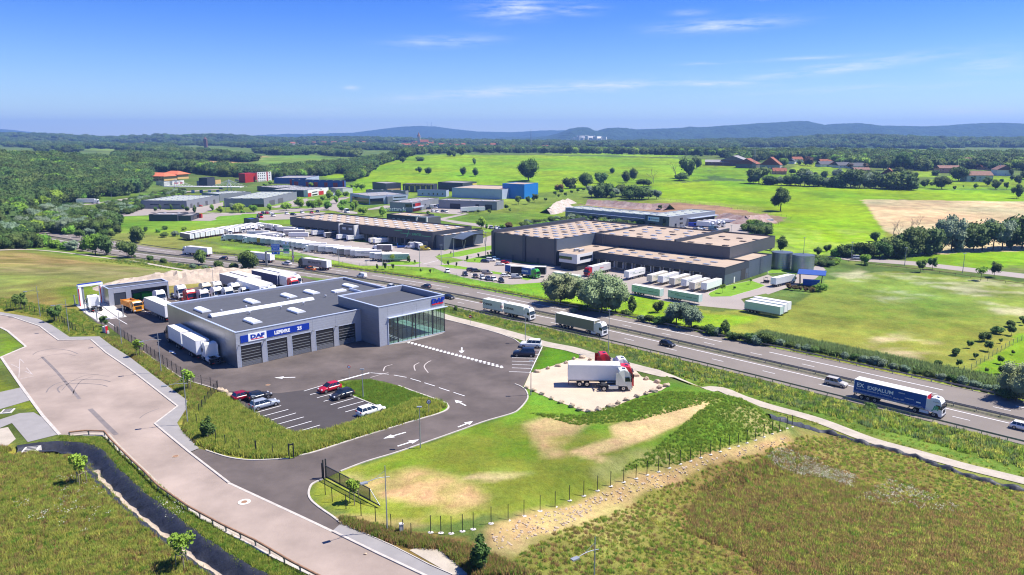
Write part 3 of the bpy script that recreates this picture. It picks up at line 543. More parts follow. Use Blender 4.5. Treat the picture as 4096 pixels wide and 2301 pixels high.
# painted marks in the yard
def quadline(b,p,q,w_,z,m='paint_white'):
 p=Vector(p);q=Vector(q);d=(q-p).normalized();n=Vector((-d.y,d.x))*w_/2
 b.poly([(*(p+n),z),(*(p-n),z),(*(q-n),z),(*(q+n),z)],[(0,1,2,3)],m)
b=MB()
for f,L in ((B3,[(480,466,740,388),(543,502,640,478),(612,534,815,480),(680,570,755,548),(750,604,1000,532),(822,640,1080,568),(898,676,1060,630),(975,716,1010,706),(0,682,252,612),(50,724,325,650),(122,766,402,686),(195,806,480,726),(275,850,560,768),(368,888,643,808)]),
             (C3,[(50,50,300,55),(30,95,280,100),(0,130,262,137),(0,165,245,172),(0,198,220,206),(0,232,205,240),(-30,270,185,278),(305,18,180,285)]),(A2,[(1090,980,1158,1022),(1150,925,1278,1000),(1440,860,1505,892),(1575,838,1612,856),(1705,735,1775,762)])):
 for a in L:quadline(b,P(*f(a[0],a[1])),P(*f(a[2],a[3])),.14,.047)
for a in [(1150,282,1335,297),(1385,305,1512,328),(1553,340,1656,370),(1693,383,1798,415),(1838,431,1945,466),(1985,479,2096,515)]:quadline(b,P(*B3(a[0],a[1])),P(*B3(a[2],a[3])),.16,.047)
quadline(b,P(*B3(820,368)),P(*B3(1140,282)),.42,.046)
ob('parking_lines',b,kind='structure')
def arrow(px,q,z,L=None,w_=.28,hw=.62,m='paint_white',lev=0):
 p=Vector(P(*px,lev));q=Vector(P(*q,lev));d=(q-p).normalized();n=Vector((-d.y,d.x));hl=min(2.2,(q-p).length*.42);h=q-d*hl;b=MB()
 b.poly([(*(p+n*w_/2),z),(*(p-n*w_/2),z),(*(h-n*w_/2),z),(*(h+n*w_/2),z)],[(0,1,2,3)],m);b.poly([(*(h+n*hw),z),(*(h-n*hw),z),(*q,z)],[(0,1,2)],m);ob('road_arrow',b,kind='structure')
arrow(B3(395,327),B3(185,332),.045);arrow(B3(1505,880),B3(1280,944),.045);arrow(B3(1422,1020),B3(1640,952),.045);arrow(B3(2108,612),B3(1997,555),.045);arrow(B3(2030,828),B3(2180,768),.045);arrow(B3(2068,28),B3(2065,85),.045);arrow(A2(1765,1298),A2(1702,1262),.045);
b=MB();p=Vector(P(*B2(1500,1172)));q=Vector(P(*B2(2480,1432)));d=(q-p).normalized();n=Vector((-d.y,d.x));L=(q-p).length;k=0
while k*.55<L:
 for j in (0,1):
  if (k+j)%2==0:c=p+d*k*.55+n*(j*.55-.55);b.poly([(*c,.046),(*(c+d*.55),.046),(*(c+d*.55+n*.55),.046),(*(c+n*.55),.046)],[(0,1,2,3)],'paint_white')
 k += 1
ob('chequered_crossing',b,kind='structure')
b=MB()
for a in [(200,140,190,330),(200,140,240,180),(110,195,190,232),(265,230,325,298),(250,265,330,300),(195,345,340,315)]:quadline(b,P(*A3(a[0],a[1])),P(*A3(a[2],a[3])),.12,.04,'paint_worn')
ob('worn_road_marks',b,kind='structure')
b=MB()
def arc(px,w_,m,z,f=A3):
 pts=catmull([P(*f(*q)) for q in px],5);ribbon_mb(b,pts,w_,m,z)
for px,w_ in (([(465,480),(500,430),(600,380),(800,352),(1000,350),(1110,372)],.22),([(600,480),(580,440),(650,400),(800,388),(1000,400),(1080,420)],.25),([(330,100),(380,70),(520,42),(680,55),(780,90)],.22),([(730,500),(760,430),(820,360),(930,320)],.16),
    ([(420,120),(560,260),(680,400),(800,545)],.5),([(905,645),(1000,740),(1100,840),(1170,905)],.7),([(380,150),(480,110),(640,90),(760,110)],.14),([(1400,740),(1470,690),(1600,640)],.15),([(620,460),(700,380),(850,310),(1000,300)],.12),([(480,330),(640,290),(860,290),(1100,320)],.10)):arc(px,w_,'tyre_mark',.036)
for px,w_ in (([(1600,260),(1590,210),(1640,180)],.2),([(1730,280),(1690,220),(1720,180),(1760,160)],.2),([(1280,265),(1300,220),(1370,200)],.2),([(1150,330),(1250,300),(1330,280)],.15)):arc(px,w_,'paint_worn',.041,B3)
ob('tyre_marks',b,kind='structure')
# gravel pad
PAD=[(1333,939.2),(1363,929.2),(1393,920.5),(1443,904.2),(1470,897),(1503.3,897.9),(1538,905.4),(1588.4,921),(1613.5,948),(1651,963),(1678.6,973),(1663.6,983),(1626,991.8),(1576,1010.6),(1538.4,1028),(1505.8,1035.7),(1478.3,1038.2),(1458.3,1033),(1438,1023),(1408,1013),(1385.6,1004.3),(1363,994.3),(1343,985.6),(1318,973)]
psheet('gravel_pad',PAD,.05,'gravel_pale')
# footpath and black liner
PATH=[(-150,640),(0,629.8),(75,628.6),(162.7,636),(250,647.4),(300,653.6),(350.5,660),(425.6,673.7),(500.8,687.4),(560,694),(700,712),(900,745),(1060,778),(1119.7,797.6),(1194.8,816.4),(1288,841.4),(1363,864),(1438,879),(1503,899),(1588.4,922),(1638.5,934.3),(1688.6,949.4),(1788.8,978),(1863.9,1000.7),(1932,1023),(2057,1058),(2182.4,1105.8),(2307.6,1140.8),(2432.8,1175.9),(2575.5,1210.9),(2800,1270)]
pth=resample(catmull([G(*q)[:2] for q in PATH],4),1.5)
def drape(x,y,e=.07):return max(Tz(x,y),Tz(x+.6,y),Tz(x-.6,y))+e
b=MB();
for o_ in (-1.1,0,1.1):ribbon_mb(b,pth,1.12,'path_gravel',drape,0,o_)
ob('gravel_path',b,kind='structure')
LIN=[(1932,1048),(1990,1066),(2057,1084.8),(2157,1112.3),(2282.5,1144.9),(2432.8,1197.5),(2575.5,1236.3),(2760,1290)]
lp=resample(catmull([G(*q)[:2] for q in LIN],5),.5);b=MB();rows=[]
for j,(o_,h_) in enumerate(((.75,.05),(.45,.55),(.1,.68),(-.25,.45),(-.6,.1),(-.7,-.2))):
 L_=offs(lp,o_);rows.append([(p.x+.14*math.sin(i*1.7+j),p.y,Tz(p.x,p.y)+h_*(.75+.45*math.sin(i*.9+j*.4)*math.sin(i*.23))) for i,p in enumerate(L_)])
n=len(lp);b.poly([v for r in rows for v in r],[(j*n+i,j*n+i+1,(j+1)*n+i+1,(j+1)*n+i) for j in range(5) for i in range(n-1)],'liner',True)
ob('pond_liner',b,label='wrinkled black plastic liner bank running beside the gravel path',cat='liner')
# ditch with black liner
dl=resample([tuple(p) for p in DITCH],.6);b=MB();rows=[];n=len(dl)
for j,(o_,h_) in enumerate(((1.7,.02),(1.4,.08),(1.15,-.2),(.7,-.85),(.5,-1.05),(.0,-1.05),(-.25,-.85),(-1.1,-.2),(-1.6,.14),(-1.9,.02))):
 L_=offs(dl,o_);rows.append([(p.x+.15*math.sin(i*1.3+j*2),p.y+.12*math.sin(i*.8+j),h_+.08*math.sin(i*1.1+j*1.3)*math.sin(i*.37)) for i,p in enumerate(L_)])
b.poly([v for r in rows for v in r],[(j*n+i,j*n+i+1,(j+1)*n+i+1,(j+1)*n+i) for j in range(9) for i in range(n-1)],'liner',True)
me=b.mesh('ditch');me.materials.append(M['rubble'])
for i,p_ in enumerate(me.polygons):
 if i//(n-1)==4 and int(n*.25)<(i%(n-1)):p_.material_index=1
ob('ditch_liner',me,label='black plastic lined ditch curving through the foreground meadow',cat='ditch')
# yards and roads beyond the motorway
def far(name,px,z,m='asphalt_pale'):psheet(name,px,ZM+z,m,ZM)
far('haulage_yard',[*cl(s1,[(225,560),(330,525),(700,470),(1000,440),(1350,440),(1454,440)]),*cl(B2,[(0,20),(340,20),(1000,170),(1760,230),(1900,260),(2380,100),(2400,200),(2380,340),(2070,350),(1830,300),(1800,320),(1900,400),(1830,405),(1900,425),(2000,430),(2200,440),(2600,480)]),*cl(C2,[(30,510),(200,530),(210,545),(0,560),(0,600)]),*cl(B2,[(2450,590),(2100,525),(1900,480),(1780,430),(1350,410),(1040,410),(650,330),(380,270),(0,195),(-300,110),(-700,130)])],.03)
far('warehouse_yard',[*cl(B2,[(2075,360),(2250,380),(2572,330)]),*cl(C2,[(0,380),(470,415),(900,400),(2140,640),(2570,500),(2700,560)]),*cl(D2,[(0,560),(190,545),(520,395),(580,450),(480,540),(170,640),(0,700)]),*cl(C2,[(2550,690),(2300,745),(2330,780),(2370,860),(1900,815),(1560,770),(1180,700),(1100,600),(620,560),(350,575),(0,600)]),*cl(B2,[(2570,590),(2300,570),(2050,520),(1900,450),(1830,405)])],.034)
mat('lawn',(.17,.31,.03),.95,var=.2,scale=.4,bump=.5,bscale=4,spec=.05,det=7)
for px in (cl(C2,[(1970,700),(1990,680),(2120,620),(2400,560),(2545,610),(2480,640),(2200,720),(2000,725)]),cl(B2,[(1800,315),(2100,255),(2380,205),(2388,245),(2050,320),(1850,332)]),cl(B2,[(2080,355),(2250,320),(2400,285),(2400,330),(2250,382),(2120,375)]),
           cl(B2,[(1830,405),(1950,400),(2200,440),(2400,470),(2572,498),(2572,515),(2350,490),(2100,450),(1900,430)]),cl(C2,[(0,498),(190,525),(210,545),(150,562),(0,515)]),cl(B2,[(1280,395),(1400,365),(1600,370),(1670,382),(1600,402),(1400,405)]),cl(D2,[(0,450),(150,445),(330,470),(200,480),(0,490)]),cl(B1,[(2280,1105),(2380,1105),(2385,1130),(2300,1125)])):
 o_=psheet('grass_island',px,ZM+.09,'lawn',ZM);kerb('kerb',px+[px[0]],ZM,.1,.2,False)
b=MB();k_=.31
for px in (cl(t1,[(730,560),(1070,490),(1115,480),(1115,530),(900,585),(830,590)]),cl(t1,[(0,620),(200,572),(300,590),(450,575),(750,570),(900,570),(860,600),(600,600),(300,615),(0,640)]),cl(t1,[(780,690),(850,620),(1080,615),(1330,605),(1320,625),(1080,640),(1000,660),(1045,680),(960,695)]),
           cl(t2,[(170,540),(480,495),(520,450),(740,450),(700,490),(640,520),(520,530),(250,540)]),cl(t2,[(940,520),(900,470),(1000,440),(1130,420),(1130,432),(1000,455),(960,490),(1010,560),(1060,590),(1180,600),(1220,590),(1220,615),(1060,610),(960,580)]),cl(t2,[(145,625),(600,610),(640,640),(450,670),(145,690)]),
           cl(t2,[(60,600),(350,580),(560,565),(750,575),(900,580),(750,562),(540,550),(350,565),(60,588)]),cl(t1,[(490,385),(700,370),(1020,340),(1250,300),(1330,290),(1454,320),(1380,350),(1100,355),(800,375),(560,395)]),cl(t3,[(780,585),(860,570),(1010,555),(1220,560),(1290,600),(1230,620),(1000,605)]),cl(t3,[(200,560),(380,530),(460,520),(460,535),(320,560),(200,572)])):
 far('service_yard',px,k_/10+.012);k_ += .05
far('office_yard',[*cl(t5,[(160,280),(240,300),(380,320),(930,370),(1100,400)]),*cl(t6,[(250,440),(450,380),(700,330),(960,380),(1200,400),(1180,470),(1070,510),(800,500),(500,480)])],.03,'asphalt_pale')
for px in ([*cl(A1,[(1040,965),(1200,945),(1280,925),(1380,880),(1480,870),(1700,910),(1900,890),(2240,840),(2240,880),(2030,935),(1560,950),(1480,960),(1200,972)])],cl(A1,[(1880,1015),(1990,965),(2200,950),(2170,990),(2080,1015)]),cl(A1,[(1930,930),(2300,935),(2572,930),(2572,945),(2200,950)]),
           cl(B1,[(0,965),(300,940),(700,930),(620,985),(330,1000),(0,1010)]),cl(B1,[(0,930),(300,915),(640,880),(700,870),(760,860),(770,800),(900,770),(940,780),(830,830),(800,880),(1000,925),(1010,945),(700,905),(300,930),(0,945)]),cl(B1,[(170,880),(400,800),(520,790),(500,850),(200,885)]),
           cl(B1,[(1100,900),(1300,860),(1360,865),(1350,880),(1150,905)]),cl(B1,[(1690,905),(1900,870),(2400,880),(2100,935),(1900,935)]),cl(B1,[(1800,1000),(2100,940),(2140,945),(1900,1000),(2150,1035),(2380,1060),(2380,1095),(2000,1040)]),
           cl(A1,[(1700,720),(2000,700),(2300,650),(2572,640),(2572,670),(2450,700),(2000,730)]),cl(B1,[(0,610),(230,600),(230,640),(0,660)])):
 far('service_road',px,k_/10+.012);k_ += .05
ex=resample(catmull([G(*A1(u,v))[:2] for u,v in [(300,930),(480,893),(740,862),(1000,838),(1250,800),(1500,765),(1750,735),(2000,712),(2200,700)]],4),5);b=MB()
for o_ in (-3,0,3):ribbon_mb(b,ex,3.05,'asphalt_pale',lambda x,y:drape(x,y,.12),0,o_)
ob('exit_road',b,kind='structure')
far('country_road',[(2055,642),(2110,646),(2300,658),(2576,689),(2900,735),(2900,752),(2576,701),(2300,668),(2110,653),(2050,650)],.04,'asphalt_pale')
psheet('village_lane',cl(D1,[(1530,510),(1600,520),(1660,550),(1600,575),(1550,560)]),-4.6,'asphalt_pale',-4.7)
b=MB()
for a in [(1960,445,2060,430),(2150,440,2200,470),(2090,480,2120,520),(2160,490,2200,520),(2240,500,2270,530),(2300,520,2330,550),(2380,530,2400,560)]:quadline(b,P(*B2(a[0],a[1]),ZM),P(*B2(a[2],a[3]),ZM),.2,ZM+.06)
for k in range(13):u=1270-100*k;quadline(b,P(*B2(u,400-9*k-(k>7)*2),ZM),P(*B2(u+330,382-9*k),ZM),.2,ZM+.06)
for a in [(690,640,720,638),(1680,395,1830,358)]:quadline(b,P(*B2(a[0],a[1]),ZM),P(*B2(a[2],a[3]),ZM),.25,ZM+.06)
ob('yard_markings',b,kind='structure')
# ------------------------------------------------------------ vehicles: each a template of parts, copied with parts
class TP:
 def __init__(s):s.p=[]
 def add(s,name,b,X=None,par=None,paint=False,label=None):
  me=b.mesh(name) if isinstance(b,MB) else b;s.p.append((name,me,X,par,paint,label));return len(s.p)-1
def spawn(tp,name,label,cat,x,y,z,ang,color=(.8,.8,.8),color2=None,group=None,scl=1):
 r=thing(name,label,cat,(x,y,z),R(ang),group,scl);os_=[]
 for (n,me,X,par,paint,lb) in tp.p:
  o=bpy.data.objects.new(n,me);col.objects.link(o);o.parent=r if par is None else os_[par]
  if X is not None:o.matrix_local=X
  c=color if paint==1 else (color2 or color) if paint==2 else None
  if c:o.color=(*c,1)
  if lb:o['label']=lb
  os_.append(o)
 return r
def addp(root,name,me,X=None,color=None):
 return ob(name,me,root,mw=X,color=color)
def wheel(r=.5,w_=.3):
 b=MB();b.cyl((0,-w_/2,0),(0,w_/2,0),r,'tyre',16);b.cyl((0,-w_/2-.012,0),(0,w_/2+.012,0),r*.58,'rim',12);b.cyl((0,-w_/2-.03,0),(0,w_/2+.03,0),r*.2,'chassis',8);return b.mesh('wheel')
W50=wheel(.5,.34);W50d=wheel(.5,.6);W32=wheel(.33,.22)
def tractor_parts(tp,x0=0,low=False,visor=True,bodylen=None):
 # cab front at x = x0, body runs backwards
 def fx(p):return [(x0+a,b_) for a,b_ in p]
 top=3.75 if not low else 2.85
 pr=fx([(-2.25,.95),(-2.25,top-.35),(-2.1,top-.08),(-1.3,top),(-.75,top-.12),(-.42,top-.55),(-.25,2.75 if not low else top-.3),(-.04,1.75),(0,1.3),(0,.32),(-.5,.30),(-.75,.9)])
 hw=[1.23,1.23,1.12,1.02,.98,1.08,1.2,1.24,1.24,1.22,1.22,1.24];b=MB();b.slab(pr,hw,'paint');cab=tp.add('cab',fixn(b.mesh('cab')),paint=1)
 b=MB();zt=2.68 if not low else top-.32
 b.poly([(x0-.02,-1.12,1.80),(x0-.02,1.12,1.80),(x0-.235,1.08,zt),(x0-.235,-1.08,zt)],[(0,1,2,3)],'glass_dark');tp.add('windscreen',b,par=cab)
 for sy in (-1,1):
  b=MB();y=1.247*sy;b.poly([(x0-.2,y,1.75),(x0-1.15,y,1.75),(x0-1.15,y,2.5),(x0-.42,y-.01*sy,2.5)],[(0,1,2,3)],'glass_dark');tp.add('side_window',b,par=cab)
  b=MB();b.box(x0-.16,sy*1.3,1.75,x0-.02,sy*1.5,2.45,'black_plastic');b.box(x0-.12,sy*1.15,2.4,x0-.06,sy*1.5,2.46,'black_plastic');tp.add('mirror',b,par=cab)
  b=MB();b.box(x0-.02,sy*.72,.52,x0+.03,sy*1.15,.78,'lens_clear');tp.add('headlight',b,par=cab)
 b=MB()
 for k in range(4):b.box(x0-.01,-.75,.92+k*.18,x0+.035,.75,1.05+k*.18,'black_plastic')
 tp.add('grille',b,par=cab)
 b=MB();b.box(x0-.02,-1.2,.25,x0+.05,1.2,.45,'black_plastic');tp.add('bumper',b,par=cab)
 if visor and not low:b=MB();b.box(x0-.3,-1.05,2.72,x0-.02,1.05,2.82,'black_plastic');tp.add('sun_visor',b,par=cab);b=MB();b.box(x0-1.5,-.35,top-.02,x0-1.0,.35,top+.03,'glass_dark');tp.add('roof_hatch',b,par=cab)
 for sy in (-1,1):tp.add('wheel',W50,Matrix.Translation((x0-1.4,sy*1.05,.5)))
 return cab
def chassis_part(tp,xa,xb,axles,fifth=None,tank=True):
 b=MB();
 for sy in (-1,1):b.box(xa,sy*.42-.06,.75,xb,sy*.42+.06,1.0,'chassis')
 for x in np.arange(xa+.3,xb,1.2):b.box(x,-.42,.8,x+.1,.42,.95,'chassis')
 b.box(xa-.06,-1.15,.5,xa+.02,1.15,.68,'chassis');b.box(xa-.02,-1.2,.55,xa,-.8,.68,'lens_red');b.box(xa-.08,.8,.55,xa-.06,1.2,.68,'lens_red')
 ch=tp.add('chassis',b)
 if fifth is not None:b=MB();b.cyl((fifth,0,1.0),(fifth,0,1.12),.5,'chassis',12);b.box(fifth-.2,-.6,1.0,fifth+.2,.6,1.08,'chassis');tp.add('fifth_wheel',b)
 for x in axles:
  for sy in (-1,1):tp.add('wheel',W50d,Matrix.Translation((x,sy*.93,.5)))
 return ch
def make_tractor(low=False):
 tp=TP();tractor_parts(tp,3.05,low);chassis_part(tp,-3.05,2.0,[-1.7],-1.6)
 b=MB();
 for sy in (-1,1):b.box(-.9,sy*.72 if sy>0 else -1.2,.42,.75,1.2 if sy>0 else -.72,1.0,'paint')
 tp.add('side_skirt',b,paint=1)
 b=MB()
 for sy in (-1,1):b.box(-2.3,sy*.93-.3,1.05,-1.1,sy*.93+.3,1.09,'black_plastic')
 tp.add('mudguard',b)
 for sy in (-1,1):b=MB();b.box(.3,sy*1.2-.02,1.1,.82,sy*1.2+.02,3.3 if not low else 2.5,'paint');tp.add('wind_deflector',b,paint=1)
 return tp
def trailer_parts(tp,x0,x1,z0=1.15,z1=4.0,axles=(0,1.3,2.6),wheels=True,legs=True,curtain=True):
 # x0 rear, x1 front; axles offsets from rear
 hw=1.27;b=MB();b.box(x0,-hw,z0,x1,hw,z1-.06,'tarp');bd=tp.add('box_body',b,paint=2)
 b=MB();b.box(x0-.01,-hw-.01,z1-.09,x1+.01,hw+.01,z1,'tarp_roof');tp.add('roof',b,par=bd)
 b=MB()
 for x in (x0,x1):
  for sy in (-1,1):b.box(x-.05,sy*hw-.05,z0,x+.05,sy*hw+.05,z1-.09,'logo_white')
 b.box(x0,-hw-.02,z0-.02,x1,-hw+.02,z0+.14,'galv');b.box(x0,hw-.02,z0-.02,x1,hw+.02,z0+.14,'galv');tp.add('frame_rail',b,par=bd)
 for sy in (-1,1):
  b=MB();b.box(x0-.03,min(sy*.03,sy*1.2),z0+.1,x0-.005,max(sy*.03,sy*1.2),z1-.15,'logo_white');b.box(x0-.06,sy*.35-.02,z0+.1,x0-.03,sy*.35+.02,z1-.15,'galv');tp.add('rear_door',b,par=bd)
 b=MB();b.box(x0+.1,-.5,z0-.28,x1-.3,-.38,z0,'chassis');b.box(x0+.1,.38,z0-.28,x1-.3,.5,z0,'chassis');b.box(x0,-1.2,.45,x0+.1,1.2,.6,'chassis');b.box(x0,-.8,.6,x0+.1,-.7,z0,'chassis');b.box(x0,.7,.6,x0+.1,.8,z0,'chassis')
 b.box(x0-.02,-1.2,.62,x0,-.85,.75,'lens_red');b.box(x0-.02,.85,.62,x0,1.2,.75,'lens_red')
 if legs:
  for sy in (-1,1):b.box(x1-3.2,sy*.75-.07,.05,x1-3.06,sy*.75+.07,z0,'galv')
  for sy in (-1,1):b.box(x1-7.5,sy*1.2-.02,.5,x1-3.6,sy*1.2+.02,.6,'galv');b.box(x1-7.5,sy*1.2-.02,.8,x1-3.6,sy*1.2+.02,.9,'galv')
 tp.add('chassis',b)
 for a in axles:
  for sy in (-1,1):tp.add('wheel',W50,Matrix.Translation((x0+1.6+a,sy*1.03,.5)))
 return bd
def swoosh(b,L,z0,m,sgn=-1,full=True):
 y=sgn*1.285
 b.box(-L/2+.5 if full else L*.1,y-.004,z0,L/2-.9 if not full else L/2-1.0,y+.004,z0+.12,m)
def make_trailer(kind=None,L=13.6,simple=False):
 tp=TP();bd=trailer_parts(tp,-L/2,L/2)
 if kind=='jean':
  for sy in (-1,1):
   X=wallX(0,sy*1.285,0,0 if sy<0 else math.pi)
   b=MB();b.box(-5.6,-.01,3.05,-3.9,.01,3.17,'logo_green');b.box(-2.2,-.01,2.35,.8,.01,2.47,'logo_green');b.box(4.3,-.01,2.35,5.9,.01,2.47,'logo_green')
   tp.add('stripe',b,Matrix.Rotation(0 if sy<0 else math.pi,4,'Z')@Matrix.Translation((0,-1.285,0)),bd)
   tp.add('lettering',tmesh('STJ',1.25,'logo_green',.01,0,.5),Matrix.Rotation(0 if sy<0 else math.pi,4,'Z')@wallX(-3.1,-1.29,2.35),bd)
   tp.add('lettering',tmesh('JEANTET',.62,'logo_green',.01,.01,.25),Matrix.Rotation(0 if sy<0 else math.pi,4,'Z')@wallX(2.6,-1.29,2.2),bd)
 return tp
def make_artic(kind=None,L=13.6):
 tp=TP();f=8.2;tractor_parts(tp,f);chassis_part(tp,f-6.0,f-1.2,[f-4.7]);b=MB()
 for sy in (-1,1):b.box(f-3.9,min(sy*.75,sy*1.22),.42,f-2.3,max(sy*.75,sy*1.22),1.0,'paint')
 tp.add('side_skirt',b,paint=1)
 for sy in (-1,1):b=MB();b.box(f-2.85,sy*1.2-.02,1.1,f-2.25,sy*1.2+.02,3.4,'paint');tp.add('wind_deflector',b,paint=1)
 bd=trailer_parts(tp,f-2.8-L,f-2.8,legs=False);return tp
def make_rigid(L=7.6,low=False):
 tp=TP();f=L/2+1.2;tractor_parts(tp,f,low);chassis_part(tp,f-2.35-L,f-1.2,[f-2.35-L+1.9,f-2.35-L+3.2]);trailer_parts(tp,f-2.4-L,f-2.4,axles=(),legs=False,z0=1.2);return tp
def make_drawbar(L=7.8):
 tp=TP();f=9.3;tractor_parts(tp,f);chassis_part(tp,f-2.35-L,f-1.2,[f-2.35-L+1.9,f-2.35-L+3.2]);trailer_parts(tp,f-2.4-L,f-2.4,axles=(),legs=False)
 tp2=trailer_parts(tp,f-3.3-2*L,f-3.3-L,axles=(1.6,2.9),legs=False);b=MB();b.box(f-3.4-L,-.08,.55,f-2.2-L,.08,.65,'chassis');tp.add('drawbar',b);return tp
def car_tp(kind='hatch'):
 L,Wd,H={'hatch':(4.0,1.72,1.48),'estate':(4.65,1.8,1.5),'suv':(4.5,1.88,1.72),'van':(4.4,1.82,1.85),'bigvan':(5.6,2.0,2.6),'pickup':(5.1,1.85,1.75)}[kind]
 h=L/2;belt=.92 if kind in ('hatch','estate') else 1.05 if kind in ('suv','van','pickup') else 1.25
 st={'hatch':[(-h,.62),(-h+.08,.93),(-h+.5,belt),(h-1.2,belt),(h-1.0,.88),(h-.35,.74),(h-.05,.60),(h,.45)],'estate':[(-h,.62),(-h+.08,.93),(-h+.4,belt),(h-1.45,belt),(h-1.25,.88),(h-.4,.74),(h-.05,.6),(h,.45)],
          'suv':[(-h,.7),(-h+.06,1.05),(-h+.4,belt),(h-1.4,belt),(h-1.2,1.03),(h-.35,.92),(h-.04,.75),(h,.5)],'van':[(-h,.7),(-h+.05,belt),(h-1.2,belt),(h-.95,1.0),(h-.3,.84),(h,.6)],
          'bigvan':[(-h,.8),(-h+.03,belt),(h-1.2,belt),(h-.9,1.15),(h-.2,.95),(h,.6)],'pickup':[(-h,.7),(-h+.05,1.0),(-h+1.5,1.02),(h-1.5,belt),(h-1.3,1.0),(h-.3,.9),(h,.6)]}[kind]
 b=MB();vs=[];ring=8;n=len(st)
 for i,(x,zt) in enumerate(st):
  wd=Wd/2*(.90 if i in (0,n-1) else .97 if i in (1,n-2) else 1);vs += [(x,-wd*.94,.24),(x,-wd,.5),(x,-wd*.99,(zt+.5)/2+.02),(x,-wd*.92,zt),(x,wd*.92,zt),(x,wd*.99,(zt+.5)/2+.02),(x,wd,.5),(x,wd*.94,.24)]
 fs=[tuple(range(8)),tuple(range((n-1)*8,n*8))[::-1]]+[(i*8+k,i*8+(k+1)%8,(i+1)*8+(k+1)%8,(i+1)*8+k) for i in range(n-1) for k in range(8)]
 b.poly(vs,fs,'paint',True);tp=TP();me=fixn(b.mesh('body'));bd=tp.add('body',me,paint=1)
 # glasshouse
 xr0,xr1,xb0,xb1={'hatch':(-h+.55,h-1.95,-h+.2,h-1.12),'estate':(-h+.45,h-2.25,-h+.15,h-1.35),'suv':(-h+.3,h-2.0,-h+.1,h-1.3),'van':(-h+.12,h-1.75,-h+.05,h-1.1),'bigvan':(-h+.08,h-1.6,-h+.03,h-1.05),'pickup':(-h+1.9,h-2.1,-h+1.6,h-1.4)}[kind]
 wb,wr=Wd/2*.92,Wd/2*(.74 if kind!='bigvan' else .86);panel=kind in ('van','bigvan')
 def house(b,a,c,dz0=0,dz1=0,m='glass_dark',grow=0):
  z0,z1=belt-.03+dz0,H-.05+dz1;b.poly([(xb0,-wb-grow,z0),(xb1,-wb-grow,z0),(xb1,wb+grow,z0),(xb0,wb+grow,z0),(xr0,-wr-grow,z1),(xr1,-wr-grow,z1),(xr1,wr+grow,z1),(xr0,wr+grow,z1)],[(4,5,6,7),(0,1,5,4),(1,2,6,5),(2,3,7,6),(3,0,4,7)],m)
 b=MB();house(b,0,0);tp.add('windows',b,par=bd)
 b=MB();b.poly([(xr0-.03,-wr,H-.06),(xr1+.06,-wr,H-.06),(xr1+.06,wr,H-.06),(xr0-.03,wr,H-.06),(xr0+.1,-wr*.86,H),(xr1-.08,-wr*.86,H),(xr1-.08,wr*.86,H),(xr0+.1,wr*.86,H)],[(4,5,6,7),(0,1,5,4),(1,2,6,5),(2,3,7,6),(3,0,4,7)],'paint',True);tp.add('roof',b,paint=1,par=bd)
 b=MB()
 fr=[0,.34,.66,1] if not panel else [0,1]
 for sy in (-1,1):
  for f_ in fr:
   xa=xb0+(xb1-xb0)*f_;xt=xr0+(xr1-xr0)*f_;b.poly([(xa-.03,sy*(wb+.012),belt-.03),(xa+.03,sy*(wb+.012),belt-.03),(xt+.03,sy*(wr+.012),H-.04),(xt-.03,sy*(wr+.012),H-.04)],[(0,1,2,3)],'paint')
  if panel:xs=xb1-1.25;xt=xr1-.85;b.poly([(xb0,sy*(wb+.012),belt-.03),(xs,sy*(wb+.012),belt-.03),(xt,sy*(wr+.012),H-.04),(xr0,sy*(wr+.012),H-.04)],[(0,1,2,3)],'paint')
 if panel:b.poly([(xb0-.01,-wb,belt-.03),(xb0-.01,wb,belt-.03),(xr0-.012,wr,H-.05),(xr0-.012,-wr,H-.05)],[(0,1,2,3)],'paint')
 tp.add('pillars',b,paint=1,par=bd)
 for sy in (-1,1):
  b=MB();b.box(h-.28,min(sy*.45,sy*Wd/2*.86),.6,h-.06,max(sy*.45,sy*Wd/2*.86),.74,'lens_clear');tp.add('headlight',b,par=bd)
  b=MB();b.box(-h-.01,min(sy*.5,sy*Wd/2*.88),.72,-h+.1,max(sy*.5,sy*Wd/2*.88),.92,'lens_red');tp.add('tail_light',b,par=bd)
  b=MB();b.box(xb1-.3,sy*(wb+.03) if sy>0 else -(wb+.2),belt,xb1-.15,(wb+.2) if sy>0 else -(wb+.03),belt+.12,'paint');tp.add('mirror',b,par=bd,paint=1)
  for x in (-h+.8,h-.82):tp.add('wheel',W32,Matrix.Translation((x,sy*(Wd/2-.1),.33)))
 b=MB();b.box(h-.03,-.42,.32,h+.015,.42,.5,'black_plastic');tp.add('grille',b,par=bd)
 if kind=='pickup':b=MB();b.box(-h+.12,-.72,1.0,-h+1.5,.72,1.03,'black_plastic');tp.add('load_bed',b,par=bd)
 return tp
TR=make_tractor();TRL=make_tractor(True);TJ=make_trailer('jean');TPn=make_trailer();RG9=make_rigid(9.0);AR=make_artic();RG=make_rigid();RGL=make_rigid(6.2,True);DB=make_drawbar()
CAR={k:car_tp(k) for k in ('hatch','estate','suv','van','bigvan','pickup')}
WHT=(.80,.79,.76);CREAM=(.72,.66,.52);MINT=(.48,.62,.54);RED=(.55,.02,.02);DKB=(.015,.02,.035);BLK=(.02,.02,.024);SIL=(.42,.43,.44);LBL=(.12,.25,.45);GREY=(.2,.21,.22)
def tang(x,y):      # direction of the motorway at a place, degrees (towards the right of the picture)
 i=min(range(len(mwl)-1),key=lambda k:(mwl[k].x-x)**2+(mwl[k].y-y)**2);d=mwl[min(i+6,len(mwl)-1)]-mwl[max(i-6,0)];return math.degrees(math.atan2(d.y,d.x))
